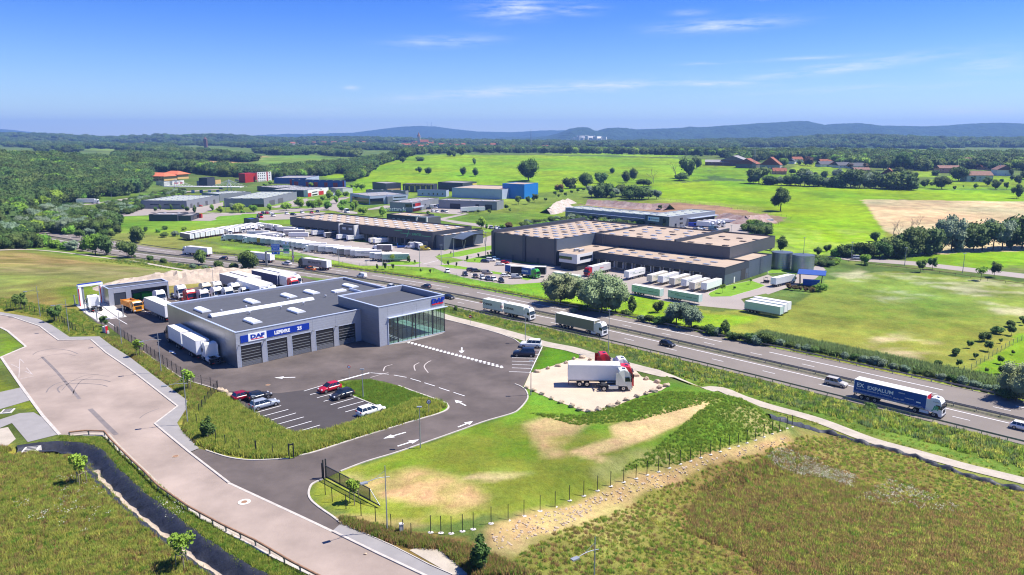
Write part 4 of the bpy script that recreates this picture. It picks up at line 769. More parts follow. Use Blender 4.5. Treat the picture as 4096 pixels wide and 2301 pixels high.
def onroad(tp,name,label,cat,px,s,back,color,color2=None,L=0,rev=False,group=None):
 x,y=P(*px,ZM);i=min(range(len(mwl)-1),key=lambda k:(mwl[k].x-x)**2+(mwl[k].y-y)**2);p=offs(mwl,s)[i];a=tang(x,y);d=Vector((math.cos(R(a)),math.sin(R(a))))
 p=p-d*(L/2) if not rev else p+d*(L/2)
 return spawn(tp,name,label,cat,p.x,p.y,ZM+.055,a+(180 if rev else 0),color,color2,group)
# on the motorway
GV='vehicles driving on the motorway'
r=onroad(AR,'articulated_lorry','long blue curtain lorry with EXPALUM lettering and white cab on the motorway','lorry',D3(1700,765),9.0,0,WHT,(.012,.075,.30),16.4,group=GV)
X=wallX(-1.3-4.2,-1.295,2.55)
addp(r,'lettering',tmesh('EXPALUM',1.0,'logo_white',.01,.02,0,'LEFT',1.15),wallX(-5.6,-1.292,2.55));addp(r,'lettering',tmesh('EX',1.2,'logo_white',.01,.02,0,'LEFT'),wallX(-7.7,-1.292,2.6));addp(r,'lettering',tmesh('EXTRUSIÓN DE PERFILES DE ALUMINIO, S.L.',.34,'logo_white',.01,0,0,'LEFT',1.05),wallX(-7.7,-1.292,2.05))
addp(r,'lettering',tmesh('aislalum',.38,'logo_white',.01,0,0,'LEFT'),wallX(.3,-1.292,3.2));addp(r,'lettering',tmesh('mosquiteras',.34,'logo_white',.01,0,0,'LEFT'),wallX(1.5,-1.292,2.45));addp(r,'lettering',tmesh('Desde 1980',.4,'logo_white',.01,0,.4,'LEFT'),wallX(-.6,-1.292,1.85))
b=MB();b.box(-8.1,-1.294,1.5,4.9,-1.288,1.53,'logo_white');b.box(-8.1,-1.294,1.32,4.9,-1.288,1.35,'logo_white');b.box(3.6,-1.294,2.1,4.4,-1.288,2.35,'logo_white');addp(r,'stripe',b);b=MB();b.box(5.405,-1.2,1.2,5.42,1.2,3.85,'logo_red');addp(r,'front_panel',b)
addp(r,'lettering',tmesh('JR',1.1,'logo_bright_green',.01,.05,.3,'CENTER'),wallX(7.0,-1.262,1.5));addp(r,'lettering',tmesh('NORMIBOR',.25,'logo_grey',.01,0,0,'CENTER'),wallX(7.1,-1.2,2.95))
onroad(AR,'articulated_lorry','white cab lorry with khaki grey curtain trailer on the near carriageway','lorry',C2(900,1130),9.0,0,WHT,(.26,.25,.17),16.4,group=GV)
r=onroad(DB,'road_train','white DB SCHENKER road train with two box bodies','lorry',C2(290,945),9.0,0,WHT,WHT,18.7,group=GV)
for x in (.6,-8.1):addp(r,'lettering',tmesh('SCHENKER',.85,'logo_black',.01,.02,0,'LEFT',.95),wallX(x-1.6,-1.292,2.35));addp(r,'lettering',tmesh('DB',.6,'logo_red',.01,.03),wallX(x-2.4,-1.292,2.45));b=MB();b.box(x-2.95,-1.294,2.28,x-1.85,-1.288,2.33,'logo_red');b.box(x-2.95,-1.294,3.05,x-1.85,-1.288,3.1,'logo_red');b.box(x-2.95,-1.294,2.28,x-2.9,-1.288,3.1,'logo_red');b.box(x-1.9,-1.294,2.28,x-1.85,-1.288,3.1,'logo_red');addp(r,'logo_frame',b)
r=onroad(AR,'articulated_lorry','dark cab lorry with grey BRUNOTTE box trailer on the far carriageway','lorry',B2(400,430),-6.3,0,(.05,.055,.06),(.42,.40,.37),16.4,True,GV)
addp(r,'lettering',tmesh('BRUNOTTE',1.3,'logo_black',.01,.01,.2,'CENTER',1.15),Matrix.Rotation(math.pi,4,'Z')@wallX(1.3,-1.292,2.2))
onroad(AR,'articulated_lorry','white box lorry driving left on the far carriageway before the haulage yard','lorry',A2(1815,300),-6.3,0,WHT,WHT,16.4,True,GV)
onroad(CAR['hatch'],'hatchback_car','black hatchback on the near carriageway behind the khaki lorry','car',C2(1540,1228),5.0,0,BLK,group=GV)
onroad(CAR['suv'],'off_road_car','silver off-road car just behind the blue EXPALUM lorry','car',D3(680,428),5.1,0,(.50,.46,.40),group=GV)
onroad(CAR['hatch'],'hatchback_car','white hatchback leaving at the right edge of the motorway','car',D3(2520,870),5.1,0,WHT,group=GV)
onroad(CAR['hatch'],'hatchback_car','dark grey hatchback on the far carriageway above the showroom roof','car',B2(1665,640),-2.8,0,(.06,.065,.08),None,0,True,GV)
onroad(CAR['van'],'small_van','small white van on the far carriageway behind the workshop roof','van',B2(1035,535),-2.8,0,WHT,None,0,True,GV)
onroad(CAR['pickup'],'pickup_truck','orange pickup passing the grey BRUNOTTE lorry','pickup',B2(525,462),-2.2,0,(.50,.12,.02),None,0,True,GV)
onroad(CAR['suv'],'suv_car','white car beneath the overhead road signs','car',B2(223,420),-6.2,0,WHT,None,0,True,GV)
onroad(CAR['hatch'],'hatchback_car','black car behind the white lorry near the leafy roadside tree','car',A2(2245,352),-2.9,0,BLK,None,0,True,GV)
onroad(CAR['hatch'],'hatchback_car','black car half hidden behind the showroom corner','car',B2(1895,752),5.1,0,BLK,group=GV)
onroad(CAR['hatch'],'hatchback_car','white car showing just above the workshop parapet','car',B2(1380,632),5.1,0,WHT,group=GV)
onroad(AR,'articulated_lorry','white lorry half hidden by the roadside tree near the sign gantry','lorry',B2(-40,340),-6.3,0,WHT,WHT,16.4,True,GV)
# dealer parking
GC='cars in the dealer car park'
def car(k,lb,px,ang,c,lev=0,g=GC,scl=1,dz=.05):x,y=P(*px,lev);return spawn(CAR[k],'parked_'+('van' if 'van' in k else 'pickup' if k=='pickup' else 'car'),lb,'van' if 'van' in k else 'pickup' if k=='pickup' else 'car',x,y,lev+dz,ang,c,None,g,scl)
car('hatch','red hatchback beside the grass island',B3(740,462),225,(.45,.01,.03));car('hatch','black hatchback next to the red one',B3(866,530),225,BLK);car('estate','white estate car with black roof panel nose to the grass',B3(1155,690),45,WHT)
car('estate','silver estate car last of the three by the tall grass',A3(2660,625),45,(.30,.33,.38));car('hatch','black car between the dark red and silver ones',B3(35,545),45,BLK);car('hatch','dark red car innermost by the white boulders',A3(2455,545),45,(.25,.005,.02))
car('suv','white hatchback beside the lot lamp post by the footpath',C2(188,1228),172,WHT);car('suv','dark blue car next to the white hatchback',C2(122,1318),176,(.01,.015,.035))
# gravel pad
GT='tractor units for sale'
def at(tp,name,lb,cat,px,z,ang,c,c2_=None,g=None,cx=0,cy=0,lev=0,scl=1,dz=.05):   # px shows the point (cx,cy) of the vehicle at height z above the level
 x,y=P(*px,lev+z*scl);a=R(ang);x -= (cx*math.cos(a)-cy*math.sin(a))*scl;y -= (cx*math.sin(a)+cy*math.cos(a))*scl
 return spawn(tp,name,lb,cat,x,y,lev+dz,ang,c,c2_,g,scl)
at(TR,'tractor_unit','white tractor unit nearest on the gravel pad','tractor unit',C3(1200,468),0,2,(.66,.66,.56),None,GT,3.05,-1.2)
at(RG9,'box_truck','white curtain side truck on the gravel pad behind the tractor unit','truck',C3(570,205),4,-2,(.60,.02,.03),WHT,GT,-5.7,-1.27)
at(TR,'tractor_unit','white tractor unit behind the red cab on the gravel pad','tractor unit',C3(1185,150),3.6,4,WHT,None,GT,3.0,-1)
at(TR,'tractor_unit','red tractor unit showing above the white curtain truck','tractor unit',C3(1000,100),3.6,4,RED,None,GT,3.0,-1)
# beside the workshop
at(DB,'road_train','white road train with blue edged roofs parked along the workshop side','truck',u1(405,415),4,132,(.05,.06,.07),(.72,.71,.70),None,-9.6,1.27)
at(TR,'tractor_unit','white tractor unit facing away by the workshop corner','tractor unit',A2(2140,1425),0,131,WHT,None,None,-3.0,1.1)
TI=TP();tractor_parts(TI,3.9,True);chassis_part(TI,-4.0,2.8,[-2.6,-1.3]);b=MB()
for sy in (-1,1):b.slab([(-4.1,1.2),(1.5,1.2),(1.5,2.6),(-4.1,2.6)],.04,'orange_paint');
b=MB();b.box(-4.1,-1.25,1.15,1.5,1.25,1.3,'orange_paint');b.box(-4.1,-1.25,1.3,1.5,-1.17,2.5,'orange_paint');b.box(-4.1,1.17,1.3,1.5,1.25,2.5,'orange_paint');b.box(1.42,-1.17,1.3,1.5,1.17,2.8,'orange_paint');b.box(-4.1,-1.17,1.3,-4.02,1.17,2.3,'orange_paint')
for x in np.arange(-3.6,1.3,.8):b.box(x,-1.3,1.3,x+.08,-1.25,2.5,'orange_paint');b.box(x,1.25,1.3,x+.08,1.3,2.5,'orange_paint')
tb=TI.add('tipper_body',b);b=MB();b.box(-4.0,-1.15,1.3,1.4,1.15,2.0,'load_soil');TI.add('load',b,par=tb)
at(TI,'tipper_truck','orange tipper truck loaded with soil in front of the shed','truck',s7(615,545),0,-42,(.88,.36,.03),None,None,3.9,0)
FL=TP();tractor_parts(FL,3.4,True);chassis_part(FL,-3.4,2.2,[-2.0]);b=MB();b.box(-3.5,-1.2,1.05,1.0,1.2,1.2,'chassis');b.box(-3.5,-1.2,1.2,1.0,-1.14,1.6,'galv');b.box(-3.5,1.14,1.2,1.0,1.2,1.6,'galv');FL.add('flat_bed',b)
at(FL,'flatbed_truck','small white flatbed truck beside the orange tipper','truck',s7(770,515),0,-42,WHT,None,None,3.4,0)
at(TR,'tractor_unit','tall white tractor unit by the open side of the shed','tractor unit',s7(880,455),0,-42,WHT,None,None,3.05,0)
at(TR,'tractor_unit','white tractor unit facing away on the washing slab','tractor unit',A2(985,880),0,132,WHT,None,None,-3.0,0)
at(TPn,'box_trailer','cream box trailer sticking out behind the workshop corner','trailer',s7(905,470),4,135,CREAM,(.70,.64,.56),None,-6.8,1.27)
GR_='tractor units in the row behind the workshop'
for (px,c,lb) in (((1090,240),WHT,'white tractor unit at the shed end of the row'),((1195,290),RED,'bright red tractor unit in the row behind the workshop'),((1345,290),(.62,.58,.56),'white tractor unit with pink sides next to the red one')):
 at(TR,'tractor_unit',lb,'tractor unit',s7(*px),3.55,-43,c,None,GR_,2.2,0)
for (px,c,lb,tp,z) in (((175,300),(.68,.60,.42),'pale yellow tractor unit in the second row',TR,3.5),((300,285),(.74,.72,.64),'white tractor unit beside the pale yellow one',TR,3.5),((305,355),WHT,'white day cab unit between two taller cabs',TR,3.3),((430,350),(.78,.77,.70),'white high roof tractor unit in mid row',TR,3.5),
                       ((505,300),WHT,'white tractor unit in front of the beige trailer',TR,3.5),((625,345),WHT,'low white tractor unit with black lettering',TRL,2.8)):
 at(tp,'tractor_unit',lb,'tractor unit',s8(*px),z,-43,c,None,GR_,2.0,0)
GL='lorries parked behind the workshop'
at(TPn,'box_trailer','beige curtain trailer beside the rubble heap','trailer',s8(335,185),4,-43,CREAM,(.46,.40,.35),GL,-6.8,-1.27)
at(TPn,'box_trailer','pale ribbed trailer behind the beige one','trailer',s8(450,165),4,-43,CREAM,(.66,.62,.55),GL,-6.8,-1.27)
at(AR,'articulated_lorry','white lorry with blue streaked box in the parked row','lorry',s8(530,255),4,-45,WHT,(.76,.77,.78),GL,-8.2,-1.27)
at(AR,'articulated_lorry','white lorry second from the rubble side of the row','lorry',s8(580,232),4,-45,WHT,WHT,GL,-8.2,-1.27)
at(TPn,'box_trailer','dark blue curtain trailer parked behind the workshop','trailer',s8(700,145),4,-40,CREAM,(.03,.045,.14),GL,-6.8,-1.27)
at(RG,'box_truck','white box truck with bright red cab behind the workshop','truck',s8(940,188),3.95,-43,(.70,.03,.03),WHT,GL,-5.0,-1.27)
at(AR,'articulated_lorry','white lorry with raised roof fairing nearest the motorway','lorry',s8(825,130),4,-40,WHT,WHT,GL,-8.2,-1.27)
# haulage yard: rows of trailers
SC=.84
GJ='haulage trailers standing in the front row'
row=[(s1,985,533),(s1,1027,540),(s1,1097,546),(s1,1137,552),(s1,1190,558),(s1,1255,566),(s1,1295,572),(s1,1375,578),(s1,1425,583),(s2,60,303),(s2,125,311),(s2,178,319),(s2,245,327),(s2,320,345),(s2,383,348),(s2,433,359),(s2,517,364),(s2,602,377),(s2,642,388),(s2,728,393),(s2,798,404),(s2,850,409),(s2,1017,433),(s2,1073,441),(s2,1157,449)]
cl_=[(.70,.68,.62),(.62,.60,.55),(.74,.72,.66),(.55,.50,.44),(.66,.70,.66)]
for i,(f,u,v) in enumerate(row):
 c=cl_[(i*7)%5];
 if i==2:c=(.70,.42,.05)
 if i==18:c=(.30,.27,.24)
 if i==len(row)-1:c=(.45,.55,.50)
 lb={2:'yellow box trailer in the front row of the haulage yard',18:'brown grey trailer among white ones in the front row',len(row)-1:'pale green JEANTET trailer ending the front row by the small island'}.get(i,nth(i)+' trailer from the far end of the front row in the haulage yard')
 ang=3.5+2.5*(i/24)
 if i in (0,13):at(AR,'articulated_lorry',nth(i)+' vehicle of the front row, a white cab coupled to its trailer','lorry',f(u,v),4,ang+180,WHT,c,GJ,5.4,1.27,ZM,SC)
 else:at(TJ,'box_trailer',lb,'trailer',f(u,v),4,ang,WHT,c,GJ,-6.8,-1.27,ZM,SC)
GK='haulage trailers in the row on the grass side'
back=[(222,485,0),(284,473,0),(345,464,0),(405,456,0),(457,448,0),(512,440,0),(566,434,0),(632,426,1),(680,418,0),(735,412,0),(785,404,1),(840,397,1),(895,390,1),(950,383,0),(1000,377,1),(1090,372,0),(1140,378,1),(1210,385,1)]
for i,(u,v,cab) in enumerate(back):
 if cab:at(AR,'articulated_lorry',nth(i)+' vehicle of the grass side row, a white lorry facing the lot','lorry',s1(u,v),4,-41,WHT,cl_[i%5],GK,-8.2,-1.27,ZM,SC)
 else:at(TPn,'box_trailer',nth(i)+' trailer from the left end of the grass side row','trailer',s1(u,v),4,139,WHT,(.24,.22,.20) if i==0 else cl_[i%5],GK,6.8,1.27,ZM,SC)
GN='haulage trailers in the middle row'
for i,(f,u,v,cab) in enumerate([(s1,742,508,1),(s1,828,512,0),(s1,880,516,0),(s1,930,524,0),(s1,985,470,0),(s1,1110,490,1),(s1,1180,478,1),(s1,1350,415,1),(s1,1400,458,0),(s2,0,268,0),(s2,0,285,0)]):
 if cab:at(AR,'articulated_lorry',nth(i)+' vehicle of the middle row, white with its cab leading','lorry',f(u,v),4,183 if i<3 else -20,WHT,cl_[i%5],GN,5.4 if i<3 else -8.2,1.27,ZM,SC)
 else:at(TJ,'box_trailer',nth(i)+' trailer of the middle row in the haulage yard','trailer',f(u,v),4,3.5,WHT,cl_[i%5],GN,-6.8,-1.27,ZM,SC)
GD='trailers near the dark depot docks'
for i,(f,u,v,c,lb,a) in enumerate([(s2,5,140,WHT,'white trailer farthest left before the depot docks',25),(s2,40,172,(.40,.35,.28),'brownish trailer crossing before the depot docks',12),(s2,125,148,WHT,'white trailer with round picture near the depot',15),(s2,95,205,WHT,'white lorry trailer standing crosswise in the depot yard',6),
      (s2,272,178,CREAM,'cream trailer backed to the depot, first of a pair',35),(s2,372,185,WHT,'cream trailer backed to the depot, second of a pair',38),(s2,514,205,(.06,.06,.065),'black trailer with green lettering backed to the depot',40),(s2,658,228,WHT,'white trailer between the black one and the pictured one',40),
      (s2,772,238,WHT,'white trailer with picture below the depot office',40),(s2,1028,268,CREAM,'cream trailer backed to the depot right of the office',42),(s2,1078,275,WHT,'white trailer beside the cream one right of the office',42)]):
 r=at(TJ if i not in (2,3,6) else TPn,'box_trailer',lb,'trailer',f(u,v),4,a,WHT,c,GD,-6.8,-1.27,ZM,.74)
 if i==6:addp(r,'lettering',tmesh('TRANS',1.2,'logo_bright_green',.01,.02),wallX(3.5,-1.29,2.3))
at(RG,'box_truck','grey box truck parked in the middle of the depot yard','truck',s2(1100,345),3.9,180,WHT,(.22,.20,.20),None,2.5,1.2,ZM,.9)
r=at(TPn,'box_trailer','black trailer with green swoosh on the road behind the depot','trailer',s3(0,0),4,-10,WHT,BLK,None,-6.8,-1.27,ZM);x,y=P(*s4(358,585),ZM);r.location=(x+6.5,y,ZM+.05);r.rotation_euler[2]=R(-8)
# right warehouse
r=at(AR,'articulated_lorry','green cab lorry with blue and green TRANSPRESS trailer','lorry',s4(285,452),4,-40,(.05,.36,.04),(.03,.10,.34),None,-8.2,-1.27,ZM,.95)
b=MB();b.box(-4.6,-1.295,1.2,-2.6,-1.288,3.9,'skip_green');addp(r,'green_band',b);addp(r,'lettering',tmesh('TRANSPRESS',1.05,'logo_white',.01,.02,.2,'LEFT',.98),wallX(-1.9,-1.292,2.2))
r=at(AR,'articulated_lorry','dark red cab lorry with silver trailer backed to the warehouse','lorry',s4(1222,468),4,229,(.40,.01,.02),(.55,.53,.52),None,5.4,-1.27,ZM,.92);addp(r,'lettering',tmesh('thenn',1.1,'logo_red',.01,0,.2),Matrix.Rotation(math.pi,4,'Z')@wallX(1.5,-1.292,2.4))
GW='trailers backed to the warehouse docks'
for i,(u,v,lb) in enumerate([(302,358,'white JEANTET trailer alone at the left docks'),(562,400,'first of six trailers standing before the docks'),(688,411,'second of six trailers standing before the docks'),(818,434,'third of six trailers, with a cream dirty side'),(953,449,'fourth of six trailers, plain white'),(1047,483,'fifth of six trailers, cream with worn roof'),(1182,489,'last of six trailers, with a black picture on its side')]):
 at(TJ if i!=6 else TPn,'box_trailer',lb,'trailer',s5(u,v),4,228.5,WHT,[WHT,CREAM,WHT,(.62,.56,.44),WHT,(.64,.57,.45),WHT][i],GW,6.8,0,ZM,SC)
GM='mint green curtain trailers'
at(TJ,'box_trailer','mint green JEANTET trailer nearest the willows','trailer',s5(362,508),4,-46,WHT,MINT,GM,-6.8,-1.27,ZM,SC);at(TJ,'box_trailer','mint green JEANTET trailer right of its twin','trailer',s5(775,568),4,-45,WHT,MINT,GM,-6.8,-1.27,ZM,SC)
at(TJ,'box_trailer','mint green JEANTET trailer half hidden by the willow','trailer',s4(830,535),4,-43,WHT,MINT,GM,-6.8,-1.27,ZM,SC)
for i,(u,v) in enumerate([(2340,765),(2385,745),(2425,725)]):at(TJ if i else TPn,'box_trailer',['nearest of three trailers parked side by side on the grass edge, with a truck picture','middle of three trailers parked side by side on the grass edge','farthest of three trailers parked side by side on the grass edge'][i],'trailer',C2(u,v),4,-46,WHT,(MINT,WHT,WHT)[i],'three trailers parked side by side',-6.8,-1.27,ZM,SC)
at(AR,'articulated_lorry','white lorry with open rear doors by the blue canopy','lorry',s6(868,610),3.9,40,WHT,(.62,.62,.62),None,-8.2,-1.27,ZM,SC)
b=TP();m_=MB();m_.box(-1,-.55,.35,1,.55,1.0,'black_plastic');m_.box(-.3,-.5,2.0,.7,.5,2.08,'black_plastic')
for x in (-.3,.65):
 for y in (-.48,.45):m_.box(x,y,1.0,x+.05,y+.05,2.0,'black_plastic')
b.add('body',m_);m_=MB();m_.box(1.05,-.35,.1,2.0,-.25,.15,'galv');m_.box(1.05,.25,.1,2.0,.35,.15,'galv');m_.box(1.0,-.4,.1,1.08,.4,2.0,'chassis');b.add('mast_forks',m_)
for x in (-.6,.7):
 for y in (-.55,.55):b.add('wheel',W32,Matrix.Translation((x,y,.33)))
at(b,'forklift','black forklift behind the open lorry','forklift',s6(755,660),0,160,BLK,None,None,0,0,ZM)
GP='cars in the warehouse car park'
for (k,u,v,a,c,lb) in [('hatch',540,652,-80,WHT,'white car alone at the entrance end of the warehouse car park'),('estate',818,640,12,(.05,.05,.06),'dark estate car behind the black estate'),('estate',870,650,12,BLK,'black estate car at the head of the warehouse car park'),('hatch',740,690,-75,BLK,'black car seen from behind left of the brown one'),('hatch',860,714,-75,(.10,.06,.05),'dark brown car seen from behind'),
       ('hatch',940,728,-75,WHT,'white car third in the near row'),('hatch',1003,740,-75,(.05,.06,.10),'dark blue car fourth in the near row'),('hatch',1068,746,-75,WHT,'white car between two dark ones in the near row'),('hatch',1152,764,-75,BLK,'black car ending the near row'),('van',990,674,8,(.28,.25,.22),'grey brown people carrier in the warehouse car park'),
       ('hatch',1200,706,8,WHT,'white hatchback between the people carrier and the silver one'),('van',1327,722,5,SIL,'silver compact car at the tip of the grass strip'),('hatch',968,540,-10,(.02,.03,.07),'navy car beside the grey warehouse wall'),('suv',1032,526,-12,WHT,'white estate next to the navy car by the grey wall'),('hatch',1086,513,-12,LBL,'light blue car by the grey wall'),
       ('hatch',1138,574,5,WHT,'white car before the red one near the lorry'),('hatch',1192,556,-10,(.5,.01,.01),'red car behind the green lorry trailer')]:car(k,lb,s3(u,v),a,c,ZM,GP,.97)
# ------------------------------------------------------------ buildings
def block(root,x0,y0,x1,y1,z0,z1,mw_,mr,par=.4,trim='steel_dark',name='wall'):
 b=MB();b.box(x0,y0,z0,x1,y0+.3,z1,mw_);b.box(x0,y1-.3,z0,x1,y1,z1,mw_);b.box(x0,y0+.3,z0,x0+.3,y1-.3,z1,mw_);b.box(x1-.3,y0+.3,z0,x1,y1-.3,z1,mw_);w_=ob(name,b,root)
 b=MB();b.box(x0+.3,y0+.3,z1-par-.2,x1-.3,y1-.3,z1-par,mr);ob('roof',b,root)
 b=MB();t_=.03
 for a in ((x0-.04,y0-.04,x1+.04,y0+.34),(x0-.04,y1-.34,x1+.04,y1+.04),(x0-.04,y0+.34,x0+.34,y1-.34),(x1-.34,y0+.34,x1+.04,y1-.34)):b.box(a[0],a[1],z1,a[2],a[3],z1+.09,trim)
 ob('parapet_cap',b,root);return w_
def boxp(root,name,x0,y0,z0,x1,y1,z1,m):b=MB();b.box(x0,y0,z0,x1,y1,z1,m);return ob(name,b,root)
_sk={}
def grid_items(root,name,xs,ys,z,sx,sy,h,m,skip=None):
 k=(name,sx,sy,h,m)
 if k not in _sk:
  b=MB();b.box(-sx/2,-sy/2,-.3,sx/2,sy/2,h-.06,'galv' if m!='smoke_vent' else 'smoke_vent');b.box(-sx/2+.1,-sy/2+.1,h-.06,sx/2-.1,sy/2-.1,h,m);_sk[k]=b.mesh(name)
 for x in xs:
  for y in ys:
   if skip and skip(x,y):continue
   ob(name,_sk[k],root,(x,y,z))
def window(root,x0,z0,x1,z1,y=0,m='glass_dark',fr='steel_dark',nx=1,X=None):
 b=MB();g=.03;b.box(x0,y-.02,z0,x1,y+.02,z1,m);o=ob('window',b,root,mw=X)
 b=MB();b.box(x0-.06,y-.05,z0-.06,x1+.06,y+.01,z0,fr);b.box(x0-.06,y-.05,z1,x1+.06,y+.01,z1+.06,fr);b.box(x0-.06,y-.05,z0,x0,y+.01,z1,fr);b.box(x1,y-.05,z0,x1+.06,y+.01,z1,fr)
 for i in range(1,nx):x=x0+(x1-x0)*i/nx;b.box(x-.03,y-.05,z0,x+.03,y-.02,z1,fr)
 ob('frame',b,o);return o
# --- truck dealer workshop and showroom
ANG=math.atan2(.70134,.71282)
D=thing('dealer_building','grey clad truck dealer workshop with glazed showroom and blue LEFEVRE 25 band','building',(-52.04,133.72,.03),ANG)
Hm=6.9;Wm=45.0;Dm=34.4
# front wall from cladding panels round five doors
doors=[(.8,4.95),(6.1,10.3),(11.4,15.5),(16.7,20.8),(22.0,26.0)]
pan={}
def clad_panel(x0,x1,z0,z1,y=0,m='clad_light',t_=.22,root=D,X=None,nm='cladding_panel'):
 b=MB();b.box(x0+.012,y,z0,x1-.012,y+t_,z1,m);return ob(nm,b,root,mw=X)
zt=4.15;edges=[0,.8,4.95,6.1,10.3,11.4,15.5,16.7,20.8,22.0,26.0,27.55]
for i in range(0,len(edges)-1,2):clad_panel(edges[i],edges[i+1],0,zt)
for a,c in ((0,5.5),(5.5,10.9),(10.9,16.1),(16.1,21.4),(21.4,26.6)):clad_panel(a,c,zt,Hm)
boxp(D,'slanted_fin',26.6,.0,zt,27.55,.2,Hm,'clad_light')
for i in range(7):clad_panel(i*Dm/7,(i+1)*Dm/7,0,Hm,0,'clad_side',.2,D,Matrix.Translation((.2,Dm,0))@Matrix.Rotation(-math.pi/2,4,'Z')@Matrix.Translation((0,0,0)) if 0 else Matrix.Translation((.0,Dm+.0,0))@Matrix.Rotation(-math.pi/2,4,'Z'))
boxp(D,'rear_wall',.25,Dm-.25,0,Wm,Dm,Hm,'clad_mid');boxp(D,'end_wall',Wm-.25,8.9,0,Wm,Dm-.25,Hm,'clad_mid')
boxp(D,'workshop_roof',.2,.22,Hm-1.0,Wm-.25,Dm-.25,Hm-.5,'roof_slate');boxp(D,'inner_parapet',.25,Dm-.5,Hm-.52,Wm-.3,Dm-.26,Hm,'clad_parapet');boxp(D,'inner_parapet',Wm-.5,9,Hm-.52,Wm-.26,Dm-.5,Hm,'clad_parapet')
b=MB();b.box(-.08,-.08,Hm,27.5,.35,Hm+.1,'edge_trim');b.box(-.08,.35,Hm,.32,Dm+.08,Hm+.1,'edge_trim');b.box(.32,Dm-.35,Hm,Wm+.05,Dm+.08,Hm+.1,'edge_trim');b.box(Wm-.35,9,Hm,Wm+.05,Dm-.35,Hm+.1,'edge_trim');ob('parapet_cap',b,D)
boxp(D,'workshop_floor',.3,.25,0,Wm-.3,Dm-.3,.02,'roof_slate');boxp(D,'inner_wall',.3,6,.02,27,6.2,5.5,'roof_slate')
for (a,c) in doors:
 b=MB();b.box(a,.10,.0,c,.14,zt,'glass_dark');dr=ob('roller_door',b,D)
 for k in range(5):b=MB();b.box(a,.05,1.05+k*.56,c-.15,.10,1.13+k*.56,'galv');ob('door_bar',b,dr)
 for k in range(6):b=MB();b.box(a,.05,.05+k*.15,c-.1,.095,.13+k*.15,'galv' if k%2 else 'clad_mid');ob('slat',b,dr)
 b=MB();b.box(a-.08,-.03,0,a,.1,zt,'edge_trim');b.box(c,-.03,0,c+.08,.1,zt,'rail_steel');b.box(a-.08,-.03,zt,c+.08,.1,zt+.08,'edge_trim');ob('door_frame',b,dr)
sg=thing('x','x','x');bpy.data.objects.remove(sg)
b=MB();b.box(.9,-.10,4.75,2.4,-.02,6.1,'logo_blue');b.box(6.1,-.10,4.82,15.3,-.02,6.15,'logo_blue');band=ob('sign_band',b,D,label='blue sign band with white lettering LEFEVRE 25')
b=MB();b.box(2.4,-.12,4.72,6.1,-.02,6.2,'logo_white');lp_=ob('logo_panel',b,band);ob('lettering',tmesh('DAF',1.0,'logo_blue',.02,.05,0,'CENTER',1.5),lp_,mw=wallX(4.25,-.14,5.28));b=MB();b.box(2.95,-.15,5.0,5.6,-.12,5.12,'logo_red');ob('logo_bar',b,lp_)
ob('lettering',tmesh('LEFEVRE',.92,'logo_white',.02,.045,0,'LEFT',.98),band,mw=wallX(7.7,-.12,5.15));ob('lettering',tmesh('25',.92,'logo_white',.02,.045,0,'LEFT',1.1),band,mw=wallX(12.6,-.12,5.15))
for x in (.5,5.6,16.0,21.4):b=MB();b.box(x-.06,-.5,4.35,x+.06,0,4.45,'galv');b.box(x-.1,-.55,4.3,x+.1,-.3,4.5,'galv');ob('wall_lamp',b,D)
def dome(L,W_,H_,n=1):
 b=MB();N=8;vs=[];segs=[(-L/2+L*i/n) for i in range(n+1)]
 for x in segs:
  for k in range(N+1):a=math.pi*k/N;vs.append((x,-W_/2*math.cos(a),.25+H_*math.sin(a)))
 fs=[(i*(N+1)+k,i*(N+1)+k+1,(i+1)*(N+1)+k+1,(i+1)*(N+1)+k) for i in range(n) for k in range(N)]+[tuple(range(N+1))[::-1],tuple(range(n*(N+1),(n+1)*(N+1)))]
 b.poly(vs,fs,'dome',False);b.box(-L/2-.06,-W_/2-.06,0,L/2+.06,W_/2+.06,.25,'galv')
 for x in segs[1:-1]:
  for k in range(N):a=math.pi*k/N;a2=math.pi*(k+1)/N;b.poly([(x-.03,-W_/2*math.cos(a)*1.02,.25+H_*math.sin(a)*1.03),(x+.03,-W_/2*math.cos(a)*1.02,.25+H_*math.sin(a)*1.03),(x+.03,-W_/2*math.cos(a2)*1.02,.25+H_*math.sin(a2)*1.03),(x-.03,-W_/2*math.cos(a2)*1.02,.25+H_*math.sin(a2)*1.03)],[(0,1,2,3)],'galv')
 return b.mesh('roof_dome')
dl_=dome(23.5,1.9,.5,16);ob('long_skylight',fixn(dl_),D,(14.2,17.3,Hm-.5));dm_=fixn(dome(4.6,2.0,.42,3))
for x,y in ((3.6,24),(6.9,7.3),(17.6,9.3),(15.0,24.6),(23.8,24.3),(29.7,24.2),(40.4,24.2)):ob('skylight_dome',dm_,D,(x,y,Hm-.5),math.pi/2)
boxp(D,'roof_unit',33.8,20.5,Hm-.5,37,22.3,Hm-.1,'dome');b=MB();b.box(38,15,Hm-.5,38.3,21,Hm+.05,'edge_trim');ob('roof_duct',b,D)
for x,y in ((9.5,14.2),(11.5,20),(16.6,14.1),(21.5,20.4),(22,14.2),(29.6,17.7),(33,18.5),(6,20)):b=MB();b.cyl((0,0,0),(0,0,.7),.1,'galv',8);b.cyl((0,0,.45),(0,0,.65),.2,'dome',8);ob('vent_pipe',b,D,(x,y,Hm-.5))
